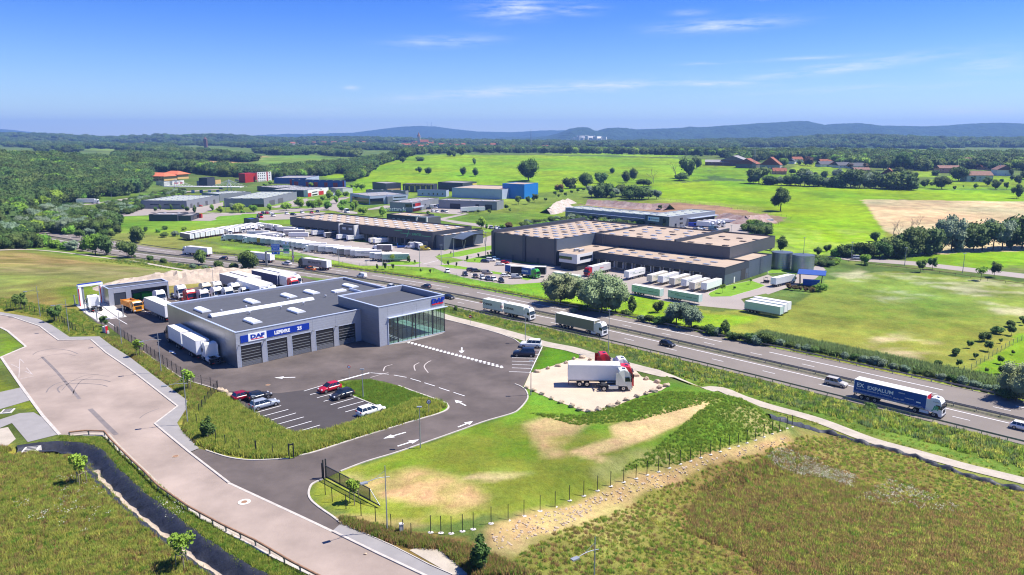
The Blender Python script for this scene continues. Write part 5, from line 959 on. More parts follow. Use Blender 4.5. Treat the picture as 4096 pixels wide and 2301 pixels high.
# showroom
S0,S1,SB,SF,Hs=27.55,45.1,8.8,-6.85,8.45
b=MB();b.box(S0,SF+.2,0,S0+.25,SB,Hs,'clad_mid');ob('showroom_side_wall',b,D);b=MB();b.box(S0+.25,SB-.25,0,S1,SB,Hs,'clad_mid');ob('showroom_back_wall',b,D)
clad_panel(S0,29.75,0,Hs,SF);zg=5.8
for a,c in ((29.75,33.5),(33.5,37.3),(37.3,41.2),(41.2,S1)):clad_panel(a,c,zg+.02,Hs,SF)
b=MB();b.box(S1-.22,SF+.22,zg+.02,S1,SB-.25,Hs,'clad_light');ob('cladding_panel',b,D)
boxp(D,'showroom_roof',S0+.25,SF+.22,Hs-1.5,S1-.22,SB-.25,Hs-1.2,'roof_slate');boxp(D,'inner_parapet',S0+.3,SB-.5,Hs-1.2,S1-.3,SB-.27,Hs,'clad_parapet');boxp(D,'inner_parapet',S1-.45,SF+.3,Hs-1.2,S1-.24,SB-.5,Hs,'clad_parapet')
b=MB();b.box(S0-.08,SF-.08,Hs,S1+.08,SF+.35,Hs+.1,'edge_trim');b.box(S0-.08,SF+.35,Hs,S0+.35,SB+.08,Hs+.1,'edge_trim');b.box(S0+.35,SB-.35,Hs,S1+.08,SB+.08,Hs+.1,'edge_trim');b.box(S1-.35,SF+.35,Hs,S1+.08,SB-.35,Hs+.1,'edge_trim');b.box(29.7,SF-.5,zg-.06,S1+.5,SF,zg+.06,'edge_trim');b.box(29.65,SF-.15,0,29.8,SF,zg-.06,'edge_trim');ob('parapet_cap',b,D)
gz=ob('showroom_front',None,D);n=13;xs=[29.95+(S1-29.95)*i/n for i in range(n+1)]
for i in range(n):
 for (z0,z1) in ((.08,2.95),(3.0,zg-.08)):b=MB();b.box(xs[i]+.04,SF+.05,z0,xs[i+1]-.04,SF+.07,z1,'glass_clear');ob('pane',b,gz)
for i in range(n+1):b=MB();w_=.16 if i in (2,6,10,13) else .04;b.box(xs[i]-w_,SF+.02,0,xs[i]+(w_ if i<n else 0),SF+.12,zg-.06,'steel_dark');ob('mullion',b,gz)
b=MB();b.box(29.95,SF+.02,2.94,S1,SF+.12,3.01,'steel_dark');b.box(29.95,SF-.02,0,S1,SF+.14,.08,'edge_trim');ob('transom',b,gz)
gs=ob('showroom_end',None,D);ys=[SF+.15+(SB-.3-SF-.15)*i/8 for i in range(9)]
for i in range(8):
 for (z0,z1) in ((.08,2.95),(3.0,zg-.08)):b=MB();b.box(S1-.08,ys[i]+.04,z0,S1-.06,ys[i+1]-.04,z1,'glass_clear');ob('pane',b,gs)
for i in range(9):b=MB();b.box(S1-.14,ys[i]-.05,0,S1-.04,ys[i]+.05,zg,'steel_dark');ob('mullion',b,gs)
b=MB();b.box(S1-.14,SF+.15,2.94,S1-.03,SB-.3,3.01,'steel_dark');ob('transom',b,gs)
boxp(D,'showroom_floor',S0+.26,SF+.15,.0,S1-.15,SB-.26,.03,'interior_floor');boxp(D,'mezzanine',S0+.3,2.5,2.9,35,SB-.3,3.15,'interior_wall');boxp(D,'partition_wall',S0+.3,2.4,.03,32.5,2.6,2.9,'interior_wall')
st=ob('staircase',None,D)
for k in range(14):b=MB();b.box(33.2+k*.28,.2,3.0-k*.21,33.5+k*.28,1.5,3.05-k*.21,'steel_dark');ob('step',b,st)
b=MB();b.poly([(33.2,.2,2.8),(37.2,.2,0),(37.2,.2,.25),(33.2,.2,3.05)],[(0,1,2,3)],'steel_dark');ob('stringer',b,st)
for x in (32.6,38.6):b=MB();b.cyl((x,-3.5,0),(x,-3.5,Hs-1.5),.16,'steel_dark',8);ob('column',b,D)
b=MB();b.box(31,-3.5,.03,33,-2.6,.8,'interior_wall');ob('reception_desk',b,D)
ob('lettering',tmesh('DAF',1.45,'logo_blue',.08,.07,.12,'CENTER',1.3),D,mw=wallX(43.05,SF-.12,7.05),label='blue DAF letters above the glazed corner');b=MB();b.box(41.5,SF-.2,6.68,44.6,SF,6.95,'logo_red');ob('logo_bar',b,D)
boxp(D,'side_door',S0-.06,.6,.02,S0,1.8,2.3,'steel_dark')
# --- shed, washing gantry
Sh=thing('open_shed','grey flat roofed shed with one roller door and wide open bay','building',(-104.3,185.9,.03),math.atan2(10.1,11))
L_=14.9;dp=5.4;h_=4.55
for a,c,z0,z1 in ((0,1.2,0,h_),(4.1,5.4,0,h_),(1.2,4.1,3.2,h_),(5.4,14.7,3.55,h_),(14.4,L_,0,3.55)):clad_panel(a,c,z0,z1,0,'clad_light',.2,Sh)
boxp(Sh,'end_wall',0,.2,0,.2,dp,h_,'clad_side');boxp(Sh,'rear_wall',.2,dp-.2,0,L_,dp,h_,'clad_mid');boxp(Sh,'end_wall',L_-.2,.2,0,L_,dp-.2,h_,'clad_mid');boxp(Sh,'roof',.2,.2,h_-.4,L_-.2,dp-.2,h_-.25,'roof_slate');boxp(Sh,'roller_door',1.2,.1,0,4.1,.15,3.2,'clad_dark');boxp(Sh,'partition_wall',5.2,.2,0,5.4,dp-.2,h_-.4,'clad_mid')
b=MB();b.box(-.05,-.05,h_,L_+.05,.28,h_+.08,'edge_trim');b.box(-.05,.28,h_,.28,dp+.05,h_+.08,'edge_trim');b.box(.28,dp-.28,h_,L_+.05,dp+.05,h_+.08,'edge_trim');b.box(L_-.28,.28,h_,L_+.05,dp-.28,h_+.08,'edge_trim');ob('parapet_cap',b,Sh)
for i,(px,w_,m,lb) in enumerate(((s7(575,385),2.4,'skip_green','bright green skip at the left of the shed bay'),(s7(680,385),2.6,'skip_green','bright green skip right beside the other in the shed bay'))):
 x,y=P(*px);b=MB();b.box(-w_/2,-1,.1,w_/2,-.9,1.5,m);b.box(-w_/2,.9,.1,w_/2,1,1.7,m);b.box(-w_/2,-.9,.1,-w_/2+.1,.9,1.6,m);b.box(w_/2-.1,-.9,.1,w_/2,.9,1.6,m);b.box(-w_/2,-1,0,w_/2,1,.1,m)
 for k in range(5):b.box(-w_/2+.2+k*.5,-1.06,.1,-w_/2+.28+k*.5,-1,1.5,m)
 ob('waste_skip',b,None,(x,y+.9,.04),R(43),lb,'skip','green skips')
x,y=P(*A2(815,815));Gn=thing('wash_gantry','white and red truck washing gantry over the concrete slab','wash gantry',(x,y,.05),R(50))
for xx in (0,5.2):b=MB();b.box(xx-.35,-.5,0,xx+.35,.5,5.0,'logo_white');b.box(xx-.37,-.52,0,xx-.2,-.3,4.6,'logo_red');ob('upright',b,Gn)
b=MB();b.box(-.4,-.55,5.0,5.6,.55,5.5,'logo_white');b.box(-.2,-.35,5.5,5.4,.35,5.7,'logo_blue');ob('crossbeam',b,Gn);b=MB();b.cyl((.7,0,.3),(.7,0,4.8),.35,'logo_grey',10);ob('brush',b,Gn)
b=MB()
for f,a in ((A2,(840,880,975,965)),(A2,(930,860,1100,945)),(A2,(1000,800,1180,930))):quadline(b,P(*f(a[0],a[1])),P(*f(a[2],a[3])),.25,.056,'rail_steel')
ob('drain_channels',b,kind='structure')
# rubble heap
x0,y0=P(455,712);n=46;b=MB();vs=[];hx,hy=27,6.5
for j in range(n//2+1):
 for i in range(n+1):
  a=-1+2*i/n;c=-1+4*j/n;r_=max(0,1-abs(a)**2.6)*max(0,1-abs(c)**2);x=a*hx;y=c*hy;vs.append((x,y,-.35+r_*(2.6+2.0*float(fbm(np.array([x/4.0+5]),np.array([y/4.0]),4)[0])-1+1.4*float(vn(np.array([x*.9]),np.array([y*.9]))[0]))))
b.poly(vs,[(j*(n+1)+i,j*(n+1)+i+1,(j+1)*(n+1)+i+1,(j+1)*(n+1)+i) for j in range(n//2) for i in range(n)],'rubble');ob('rubble_heap',b,None,(x0+1,y0+4,0),R(30),'long heap of pale rubble behind the shed','rubble heap')
# --- haulage depot
J=thing('haulage_depot','long dark blue haulage depot with green JEANTET lettering and tan roof','building',(-125.2,414.0,ZM),R(-37.5))
block(J,0,0,110.3,28.5,3.8,8.3,'clad_dark','roof_tan',.5);boxp(J,'dock_wall',1,2.6,0,98,3.0,3.8,'dock_wall');boxp(J,'core_wall',1,3.0,0,110.2,28.3,3.79,'clad_dark');
for k in range(24):
 if 45<4+k*3.9<57:continue
 b=MB();b.box(4+k*3.9,2.52,.9,6.6+k*3.9,2.6,3.6,'dock_dark');ob('dock_door',b,J)
for k in range(18):b=MB();b.box(1+k*5.6,.4,0,1.4+k*5.6,2.6,3.8,'dock_wall');ob('pier',b,J)
block(J,110.5,1.8,115.8,30.8,0,6.8,'clad_blue_grey','roof_tan',.4);boxp(J,'front_return',98,.01,0,110.4,2.9,3.79,'clad_dark')
ob('lettering',tmesh('JEANTET',1.5,'logo_bright_green',.03,.02,0,'LEFT',1.1),J,mw=wallX(96.6,-.06,5.9));b=MB();b.box(88.5,-.08,6.15,95.8,-.02,6.4,'logo_bright_green');b.box(103.2,-.08,5.9,109.2,-.02,6.12,'logo_bright_green');b.box(84.5,-.08,7.2,90,-.02,7.5,'logo_bright_green');ob('stripe',b,J);ob('lettering',tmesh('j',4.0,'logo_bright_green',.03,.03,.5),J,mw=wallX(93.5,-.06,5.6))
of=ob('office_box',None,J);b=MB();b.box(46.2,-2.6,3.0,57.4,-.02,7.6,'clad_dark');ob('wall',b,of)
for x in (45.4,57.4):b=MB();b.slab([(x,3.0-.8),(x+.8,3.0-.8),(x+.8,7.9),(x,7.9)],.1,'render_white');b2=MB();b2.box(x,-3.0,2.3,x+.7,-.02,8.0,'render_white');ob('white_fin',b2,of)
for x in (48,53):window(of,x,5.3,x+3,6.5,-2.62,'skylight_glass')
b=MB();b.slab([(109.9,0)],.1,'clad_dark') if 0 else None
arch=MB();N=10;vs=[]
for k in range(N+1):t_=k/N;y_=7.5+18.5*t_;z_=2.5+3.6*math.sin(math.pi*(.25+.5*t_))**2*1.0-.2;vs += [(115.8,y_,z_+1.1),(123.0,y_,z_+.9)]
arch.poly(vs,[(2*k,2*k+1,2*k+3,2*k+2) for k in range(N)],'clad_blue_grey',True);arch.poly([(x,y,z-.25) for x,y,z in vs],[(2*k,2*k+2,2*k+3,2*k+1) for k in range(N)],'clad_dark',True);ob('canopy',fixn(arch.mesh('canopy')),J)
for y in (9,25):
 for dx in (-.6,.6):b=MB();b.cyl((122,y,0),(122+dx,y+dx,4.6),.1,'galv',6);ob('canopy_post',b,J)
grid_items(J,'skylight',[5+7.6*i for i in range(14)],[5.5,12,18.5,25],7.8,2.6,1.5,.35,'dome');grid_items(J,'skylight',[113.1],[6,12,18,24],6.4,2.2,1.4,.3,'dome')
b=MB();b.box(115.81,10,0,115.86,23,4.6,'dock_dark');ob('bay_opening',b,J);boxp(J,'roller_door',103,-.02,0,107,0,3.6,'dock_wall')
J2=thing('depot_office','two storey dark office with white slanted frame behind the depot','building',(0,0,ZM),R(-37.5));v=Vector((-125.2,414.0,0))+Matrix.Rotation(R(-37.5),3,'Z')@Vector((22.5,52.5,0));J2.location=(v.x,v.y,ZM)
block(J2,0,0,25,15,0,7.2,'clad_dark','roof_tan',.4)
for k in range(4):window(J2,5+k*4.2,3.2,7.2+k*4.2,5.2,-.03,'skylight_glass')
b=MB();b.box(25,-.6,0,25.8,.2,7.8,'render_white');b.box(20,-.5,7.2,33.5,0,7.7,'render_white');b.box(33,-.6,0,33.8,.2,7.7,'render_white');ob('white_frame',b,J2);boxp(J2,'link_block',25.8,.4,0,33,12,6.9,'clad_slate')
grid_items(J2,'skylight',[4,12,20],[7],6.8,2,1.3,.3,'dome')
# --- big warehouse
Wh=thing('logistics_warehouse','large slate grey logistics warehouse in stepped blocks with docks and white corner office','building',(33.13,297.2,ZM),R(-41.2))
block(Wh,-49,-7,-13.6,62.7,0,11.1,'clad_slate','roof_tan',.6);boxp(Wh,'pilaster',-31.6,-7.5,0,-30.2,-7.0,11.9,'clad_dark');boxp(Wh,'pilaster',-49.6,-7.6,0,-48.2,-7.0,11.9,'clad_dark');boxp(Wh,'pilaster',-14.4,-7.5,0,-13.3,-7.0,11.5,'clad_dark');boxp(Wh,'side_cladding',-13.6,-6.9,0,-13.45,62.6,11.0,'clad_blue_grey')
boxp(Wh,'high_parapet',-49.5,-6.9,11.0,-48.9,62.6,12.2,'clad_dark')
block(Wh,-13.4,20.5,49.5,64.5,6.0,11.0,'clad_slate','roof_tan',.5);boxp(Wh,'firewall',25.4,20.6,10.5,26.1,70,11.9,'clad_dark')
block(Wh,0,0,57.5,20.4,3.9,6.6,'clad_dark','roof_tan',.4);block(Wh,49.6,20.4,57.5,42,0,6.6,'clad_blue_grey','roof_tan',.4);boxp(Wh,'low_block_end',57.2,.02,0,57.49,20.3,3.89,'clad_blue_grey');boxp(Wh,'low_block_end',50,.02,0,57.2,.3,3.89,'clad_dark');boxp(Wh,'dock_wall',0,2.8,0,50,3.2,3.89,'dock_wall');boxp(Wh,'core_wall',-13.3,3.3,0,57.1,20.3,3.88,'clad_dark');boxp(Wh,'link_roof',-13.4,0,5.6,0,20.4,6.2,'roof_tan')
for k in range(11):
 x=2.2+k*4.2;b=MB();b.box(x-.2,1.9,.9,x+2.7,2.8,3.7,'logo_white');b.box(x-.02,1.85,1.0,x+2.5,1.9,3.5,'dock_dark');ob('dock_shelter',b,Wh)
oc=ob('corner_office',None,Wh);b=MB();b.box(-9,-11,2.9,0,-.02,6.6,'render_white');ob('wall',b,oc);boxp(oc,'ground_floor',-8.6,-10.4,0,-.5,-.03,2.9,'steel_dark');boxp(oc,'roof',-8.8,-10.8,6.6,-.2,-.2,6.65,'roof_tan');boxp(oc,'roof',-13.3,-6.8,6.3,-9,-.1,6.6,'roof_tan')
window(oc,-8.9,4.3,-2.6,5.4,-11.03);window(oc,0,0,8.2,1.1,0,nx=3,X=Matrix.Translation((.03,-8.9,4.3))@Matrix.Rotation(math.pi/2,4,'Z'))
b=MB();b.box(57.5,13.5,0,57.56,17.5,4.2,'dock_dark');ob('roller_door',b,Wh);boxp(Wh,'door',57.5,18.3,0,57.56,19.3,2.2,'clad_slate');boxp(Wh,'door',57.5,7.5,0,57.56,8.5,2.2,'render_white');boxp(Wh,'door',-38,-7.06,0,-36.6,-7.0,2.3,'clad_dark');boxp(Wh,'door',-24,-7.06,0,-22.6,-7.0,2.3,'clad_dark')
b=MB()
for x in (57.55,58.2):b.box(x,31,0,x+.05,31.05,7.5,'galv');b.box(x,31.7,0,x+.05,31.75,7.5,'galv')
for k in range(14):b.box(57.55,31,.5+k*.5,57.6,31.75,.54+k*.5,'galv');b.box(57.6,31,2.2+k*.38,58.2,31.04,2.24+k*.38,'galv')
ob('cage_ladder',b,Wh);b=MB()
for k in range(12):b.box(-9.3,20.3,6.3+k*.4,-8.5,20.4,6.34+k*.4,'galv')
b.box(-9.3,20.3,6,-9.25,20.4,12,'galv');b.box(-8.5,20.3,6,-8.45,20.4,12,'galv');ob('cage_ladder',b,Wh)
for i,x in enumerate([-45+5.6*k for k in range(6)]):
 for j,y in enumerate([-2+6.6*k for k in range(10)]):
  if (i*3+j*5)%4==0:grid_items(Wh,'smoke_vent',[x],[y],10.5,2.4,1.6,.35,'smoke_vent')
  else:grid_items(Wh,'skylight',[x],[y],10.5,2.4,1.6,.3,'skylight_glass')
for x in (-8,-1,6,13,20,30,38,45):
 for j,y in enumerate((26,34,42,50,58)):
  if x>26 and j in (1,4):continue
  v_=x>26 or (int(x)+j)%3==0;grid_items(Wh,'smoke_vent' if v_ else 'skylight',[x+(j%2)*2],[y],10.5,2.4,1.6,.33,'smoke_vent' if v_ else 'skylight_glass')
grid_items(Wh,'skylight',[6,13,20,27,34,41,48],[4.5,10.5],6.2,2.6,1.5,.3,'skylight_glass');grid_items(Wh,'smoke_vent',[-9,9,23,37],[15],6.2,2.4,1.5,.3,'smoke_vent');grid_items(Wh,'roof_unit',[-6,-3.5],[-2.5,-4],6.6,.9,1.4,1.1,'dome')
for i,(cx,cy,r_) in enumerate(((58.5,50.2,4.1),(67.6,48.6,4.2))):
 v=Vector((33.13,297.2,0))+Matrix.Rotation(R(-41.2),3,'Z')@Vector((cx,cy,0));t0=thing('storage_tank',['corrugated steel water tank touching the warehouse end wall','corrugated steel water tank standing free on the right'][i],'tank',(v.x,v.y,ZM+.05),0,'steel tanks beside the warehouse')
 b=MB();b.cyl((0,0,0),(0,0,6.6),r_,'silo_steel',40,caps=False);ob('shell',b,t0);b=MB();b.cyl((0,0,6.6),(0,0,7.0),r_+.05,'clad_blue_grey',40,.5);b.cyl((0,0,7.0),(0,0,7.2),.4,'galv',8);ob('lid',b,t0)
 for k in range(6):b=MB();b.cyl((0,0,.6+k*1.1),(0,0,.66+k*1.1),r_+.04,'galv',40);ob('hoop',b,t0)
x,y=P(*s6(1130,690),ZM);Cp=thing('open_canopy','blue roofed open canopy over a blue skip among rust coloured shrubs','canopy',(x,y,ZM),R(-25))
for (a,c) in ((0,0),(7,0),(0,5),(7,5)):b=MB();b.cyl((a,c,0),(a+(.3 if a else -.3),c,4.3),.12,'steel_dark',6);ob('post',b,Cp)
b=MB();b.poly([(-1,-1,4.3),(8.4,-1,4.3),(8.4,6,4.9),(-1,6,4.9),(-1,-1,4.5),(8.4,-1,4.5),(8.4,6,5.1),(-1,6,5.1)],[(0,3,2,1),(4,5,6,7),(0,1,5,4),(1,2,6,5),(2,3,7,6),(3,0,4,7)],'clad_royal');ob('roof',b,Cp)
b=MB();b.box(1,1,.1,6.5,3.4,1.9,'skip_blue');b.box(.9,.9,1.9,6.6,3.5,2.0,'skip_blue')
for k in range(9):b.box(1+k*.65,.92,.1,1.1+k*.65,1.0,1.9,'skip_blue')
v=Cp.matrix_basis@Vector((0,0,0));ob('waste_skip',b,None,(x,y,ZM),R(-25),'long blue skip standing under the open canopy','skip')
# --- parcel depot
Ch=thing('parcel_depot','grey parcel depot with long van dock wing and chronopost sign','building',(35.6,490.8,ZM),R(-46.4))
block(Ch,0,0,66,17,0,6.5,'clad_grey','roof_green_grey',.3,'edge_trim');boxp(Ch,'canopy',-1,-1.8,4.1,66,-.02,4.4,'clad_pale_blue');block(Ch,66.02,-1.0,83,49,0,6.8,'clad_grey','roof_green_grey',.3,'edge_trim');boxp(Ch,'dark_facade',66.0,-1.25,0,83.1,-1.01,6.8,'clad_slate')
for k in range(22):boxp(Ch,'dock_door',6+k*2.6,-.06,.5,8.1+k*2.6,0,3.6,'clad_mid')
b=MB();b.box(68,-1.4,3.3,76.2,-1.27,5.9,'logo_white');sp_=ob('sign_panel',b,Ch);ob('lettering',tmesh('chronopost',1.25,'logo_grey',.02,.02,0,'LEFT',.98),sp_,mw=wallX(70.1,-1.44,4.2));b=MB();b.cyl((69.3,-1.46,4.6),(69.3,-1.41,4.6),.75,'sign_blue',6);ob('logo',b,sp_)
window(Ch,78.8,1.2,80.8,5.4,-1.27);window(Ch,69,1.0,73,2.2,-1.27,nx=3)
Xs=Matrix.Translation((83.02,-1,0))@Matrix.Rotation(math.pi/2,4,'Z')
for a,c,z0,z1 in ((11,14,4.2,5.2),(11,14,1.5,2.5),(6,7.6,.1,2.2)):window(Ch,a,z0,c,z1,0,X=Xs)
boxp(Ch,'dock_canopy',83.0,18,4.2,85.5,49.5,4.5,'clad_pale_blue');boxp(Ch,'dock_front',83.0,20,.1,83.06,48,3.9,'dock_dark')
grid_items(Ch,'skylight',[4+8.2*k for k in range(8)],[5,12],6.2,2.2,1.4,.3,'dome');grid_items(Ch,'skylight',[70,78],[6,15,24,33,42],6.5,2.2,1.4,.3,'dome')
GV2='vans at the parcel depot'
for (k,f,u,v_,a,c,lb) in [('bigvan',t5,268,300,-150,WHT,'white delivery van at the far end of the long dock wing'),('bigvan',t5,968,372,-140,WHT,'white delivery van reversed to the dock before the dark office'),('bigvan',t5,1085,385,-130,WHT,'white delivery van tight against the dark office wall'),('hatch',t5,500,358,160,WHT,'white car above the warehouse roof edge'),('hatch',t5,565,362,160,(.45,.01,.04),'red car beside the white one in the depot yard'),
       ('hatch',t5,605,366,160,BLK,'black car beside the red one in the depot yard'),('bigvan',t5,705,382,160,(.15,.2,.22),'dark van parked in the depot yard'),('hatch',t5,750,384,160,WHT,'white car right of the dark van'),('hatch',t5,790,388,160,SIL,'silver car second right of the dark van'),('hatch',t5,848,395,160,WHT,'white car below the long dock wing'),('hatch',t5,895,398,160,BLK,'black car below the long dock wing'),
       ('hatch',t6,375,430,-10,SIL,'silver car by the depot office corner'),('bigvan',t6,490,420,-15,(.02,.05,.4),'blue van first in the depot parking'),('bigvan',t6,560,418,-15,(.03,.08,.45),'bright blue van second in the depot parking'),('bigvan',t6,720,460,-20,(.12,.22,.28),'teal van at the edge of the depot parking'),('hatch',t6,520,462,20,(.25,.3,.4),'grey blue car before the blue vans'),('hatch',t6,560,458,20,WHT,'white car before the blue vans'),('hatch',t6,590,450,20,(.1,.2,.4),'blue car before the vans')]:
 car(k,lb,f(u,v_),a,c,ZM,GV2,1.0)
at(RG,'box_truck','white parcel lorry with blue emblem beside the depot','truck',t6(530,355),3.9,-35,WHT,WHT,None,-5,-1.27,ZM);at(RG,'box_truck','white lorry second beside the parcel depot','truck',t6(600,345),3.9,-35,WHT,WHT,None,-5,-1.27,ZM);at(RG,'box_truck','white lorry third beside the parcel depot','truck',t6(660,340),3.9,-35,WHT,WHT,None,-5,-1.27,ZM)
at(TPn,'box_trailer','white swap body left of the depot yard pair','trailer',t6(775,335),4,20,WHT,WHT,None,-6.8,-1.27,ZM,.6);at(TPn,'box_trailer','white swap body right of the depot yard pair','trailer',t6(860,342),4,5,WHT,WHT,None,-6.8,-1.27,ZM,.5);at(TPn,'box_trailer','white trailer at the far end of the depot yard','trailer',t6(1290,335),4,10,WHT,WHT,None,-6.8,-1.27,ZM,.5);at(TPn,'box_trailer','white trailer with red letters behind the yard hedge','trailer',t6(1215,395),4,25,WHT,WHT,None,-6.8,-1.27,ZM,.7)
# scree banks cut behind the parcel depot
def bank(name,px,m,hgt_,lb,f):
 p0=[Vector(P(*f(u,v),ZM)) for u,v in px];p=resample(catmull(p0,4),3);n=len(p);up=offs(p,-9);up2=offs(p,-5);b=MB();vs=[(q.x,q.y,ZM-.1) for q in p]+[(q.x+rng.uniform(-1,1),q.y,ZM+hgt_*.55+rng.uniform(-.5,.5)) for q in up2]+[(q.x,q.y,Tz(q.x,q.y)+hgt_+rng.uniform(-.4,.4)) for q in up]+[(q.x,q.y,Tz(q.x,q.y)-.3) for q in offs(p,-16)]
 b.poly(vs,[(j*n+i,j*n+i+1,(j+1)*n+i+1,(j+1)*n+i) for j in range(2) for i in range(n-1)],m);b.poly(vs[2*n:],[(i,i+1,n+i+1,n+i) for i in range(n-1)],'lawn');ob(name,b,label=lb,cat='bank')
bank('scree_bank',[(20,275),(130,265),(200,200),(330,165)],'scree_pale',3.5,'pale stony bank at the left end of the parcel depot',t5)
bank('scree_bank',[(380,190),(600,200),(800,218),(1000,232),(1180,238),(1260,245)],'scree_red',4,'reddish scree bank behind the long dock wing',t5)
bank('scree_bank',[(700,345),(900,380),(1050,395),(1180,400),(1300,385),(1454,370)],'scree_red',4.5,'dark red scree bank behind the depot lorry yard',t6)
bank('scree_bank',[(1000,455),(1080,450),(1200,420),(1320,380)],'scree_pale',3.0,'pale rocky slope above the meadow near the blue cube',t4)
# --- the business park: (name, label, corners A left, B near, C right of the roof in the photo, height, wall, roof)
def park(name,lb,A,B,C,h,mw_,mr,z0=ZM,par=.3,sk=None,trim='steel_dark',wins=()):
 a=Vector(P(*A,z0+h));b_=Vector(P(*B,z0+h));c=Vector(P(*C,z0+h));ba,bc=a-b_,c-b_
 if bc.length>=ba.length:ux=bc.normalized();uy=Vector((-ux.y,ux.x));w_=bc.length;d=abs(ba.dot(uy))
 else:uy=ba.normalized();ux=Vector((uy.y,-uy.x));d=ba.length;w_=abs(bc.dot(ux))
 r=thing(name,lb,'building',(b_.x,b_.y,z0),math.atan2(ux.y,ux.x));block(r,0,0,w_,d,-.3,h,mw_,mr,par,trim)
 if sk:grid_items(r,'skylight',[w_*(i+.5)/sk[0] for i in range(sk[0])],[d*(j+.5)/sk[1] for j in range(sk[1])],h-par,2.4,1.5,.3,'dome')
 for (side,p0,p1,z_0,z_1,m) in wins:
  if side=='f':b=MB();b.box(w_*p0,-.08,z_0,w_*p1,.0,z_1,m)
  else:b=MB();b.box(-.08,d*p0,z_0,0,d*p1,z_1,m)
  ob('window' if 'glass' in m else 'facade_panel' if m in ('red_panel','logo_yellow','render_white','dome') else 'door',b,r)
 return r,w_,d
park('business_unit','grey business unit with pale green roof, leftmost of the row',t1(195,458),t1(697,464),t1(1068,402),6.2,'clad_grey','roof_green_grey',sk=(6,4),wins=[('f',.1,.16,0,3.5,'clad_slate'),('f',.3,.36,0,3.5,'clad_slate'),('f',.55,.62,0,3.5,'clad_slate'),('f',.8,.86,0,3.5,'clad_slate'),('s',.15,.5,2.8,3.4,'glass_dark'),('s',.6,.8,2.8,3.4,'glass_dark')])
park('business_unit','grey unit behind the leftmost one with a loading ramp',t1(860,375),t1(1070,388),t1(1430,362),6.0,'clad_grey','roof_green_grey',sk=(6,2))
park('business_unit','blue grey business unit with pale roof in the middle of the park',(t1(1112,440)),t2(155,440),t2(530,360),6.5,'clad_mid','roof_green_grey',sk=(6,4),wins=[('f',.15,.3,0,4,'clad_slate'),('f',.4,.55,0,4,'clad_slate'),('s',.0,.3,0,2.2,'glass_dark')])
park('low_dark_building','low dark building with grey roof alone on the lawn',t1(268,620),t1(590,622),t1(690,595),4.2,'clad_dark','roof_grey',sk=(2,2));r,w_,d=park('low_dark_building','lower dark wing with red entrance beside the lawn',t1(592,632),t1(745,632),t1(843,602),3.4,'clad_dark','roof_grey',wins=[('f',.3,.9,.8,2.4,'glass_dark')]);boxp(r,'red_entrance',w_-1,-1.5,0,w_+1.5,-.1,2.8,'red_panel')
r,w_,d=park('red_white_building','white fronted building with red entrances and grey roof',t2(290,335),t2(655,345),t2(890,310),6.0,'render_white','roof_grey',sk=(5,3),wins=[('f',0,.16,0,3.4,'red_panel'),('f',.5,.75,0,3.6,'red_panel'),('f',.2,.45,.5,1.8,'glass_dark'),('f',.2,.45,3,4,'glass_dark'),('s',.12,1,0,5.8,'clad_dark')])
ob('lettering',tmesh('Proteca',1.6,'logo_black',.02),r,mw=wallX(w_*.62,-.1,4.3))
park('grey_hall','grey hall with white end wall right of the red entrances',t2(895,312),t2(975,325),t2(1128,312),5.0,'clad_grey','roof_grey',wins=[('f',.4,1,0,4.8,'render_white')]);park('grey_hall','long low grey hall behind the white fronted building',t2(80,300),t2(320,318),t2(600,295),4.5,'clad_slate','roof_grey',sk=(6,3))
park('red_blue_hall','long blue hall with red door panels and pale end',t2(450,218),t2(1070,235),t2(1175,236),7.5,'clad_royal','roof_grey',sk=(3,8),wins=[('s',.0,.03,0,7.2,'red_panel'),('s',.12,.2,0,5,'red_panel'),('s',.3,.36,0,5,'red_panel'),('s',.48,.55,0,5,'red_panel'),('s',.65,.7,0,5,'red_panel'),('s',.84,.92,0,5,'red_panel'),('s',.96,1,0,7.2,'red_panel')])
park('red_blue_hall','smaller blue hall standing behind the long red and blue one',t2(330,195),t2(640,205),t2(783,178),7.5,'clad_royal','roof_grey',sk=(2,4),wins=[('f',0,1,0,7.2,'clad_pale_blue')])
r,w_,d=park('white_hotel','white four storey hotel block with red stair strips',t2(68,140),t2(75,140),t2(240,132),12,'render_white','roof_dark',z0=-8.5,wins=[('f',.0,.03,0,12,'red_panel'),('f',.66,.74,0,12,'red_panel')])
for i in range(6):
 for k in range(4):boxp(r,'window',w_*(.08+.14*i+(.06 if i>3 else 0)),-.07,1.2+k*2.9,w_*(.14+.14*i+(.06 if i>3 else 0)),.0,2.5+k*2.9,'glass_dark')
boxp(r,'rear_wing',-14,3,0,-.1,14,11,'red_panel')
r,w_,d=park('curved_glass_building','pale curved office with long dark glazing',t3(0,380),t3(225,412),t3(575,380),7.0,'clad_pale_blue','roof_grey',sk=(4,2),wins=[('s',.05,.9,.3,5,'glass_dark'),('f',0,.35,.3,5,'glass_dark'),('f',.62,.95,4.6,5.4,'glass_dark'),('f',.6,.95,2.2,2.9,'glass_dark')]);boxp(r,'stair_tower',w_*.42,-2.5,0,w_*.56,-.1,6.2,'clad_mid')
park('grey_hall','grey hall behind the pale curved office',t3(180,338),t3(630,350),t3(695,346),5.5,'clad_grey','roof_green_grey',sk=(1,4));
r,w_,d=park('self_storage_hall','dark ribbed storage hall with yellow letters LOCATION DE BOXES',t3(598,272),t3(945,278),t3(1000,270),8.0,'clad_dark','roof_grey',wins=[('s',.05,.09,1,6,'logo_yellow'),('s',.22,.26,1,6,'logo_yellow'),('s',.4,.44,1,6,'logo_yellow'),('s',.58,.62,1,6,'logo_yellow'),('s',.76,.8,1,6,'logo_yellow'),('s',.92,.96,1,6,'logo_yellow')])
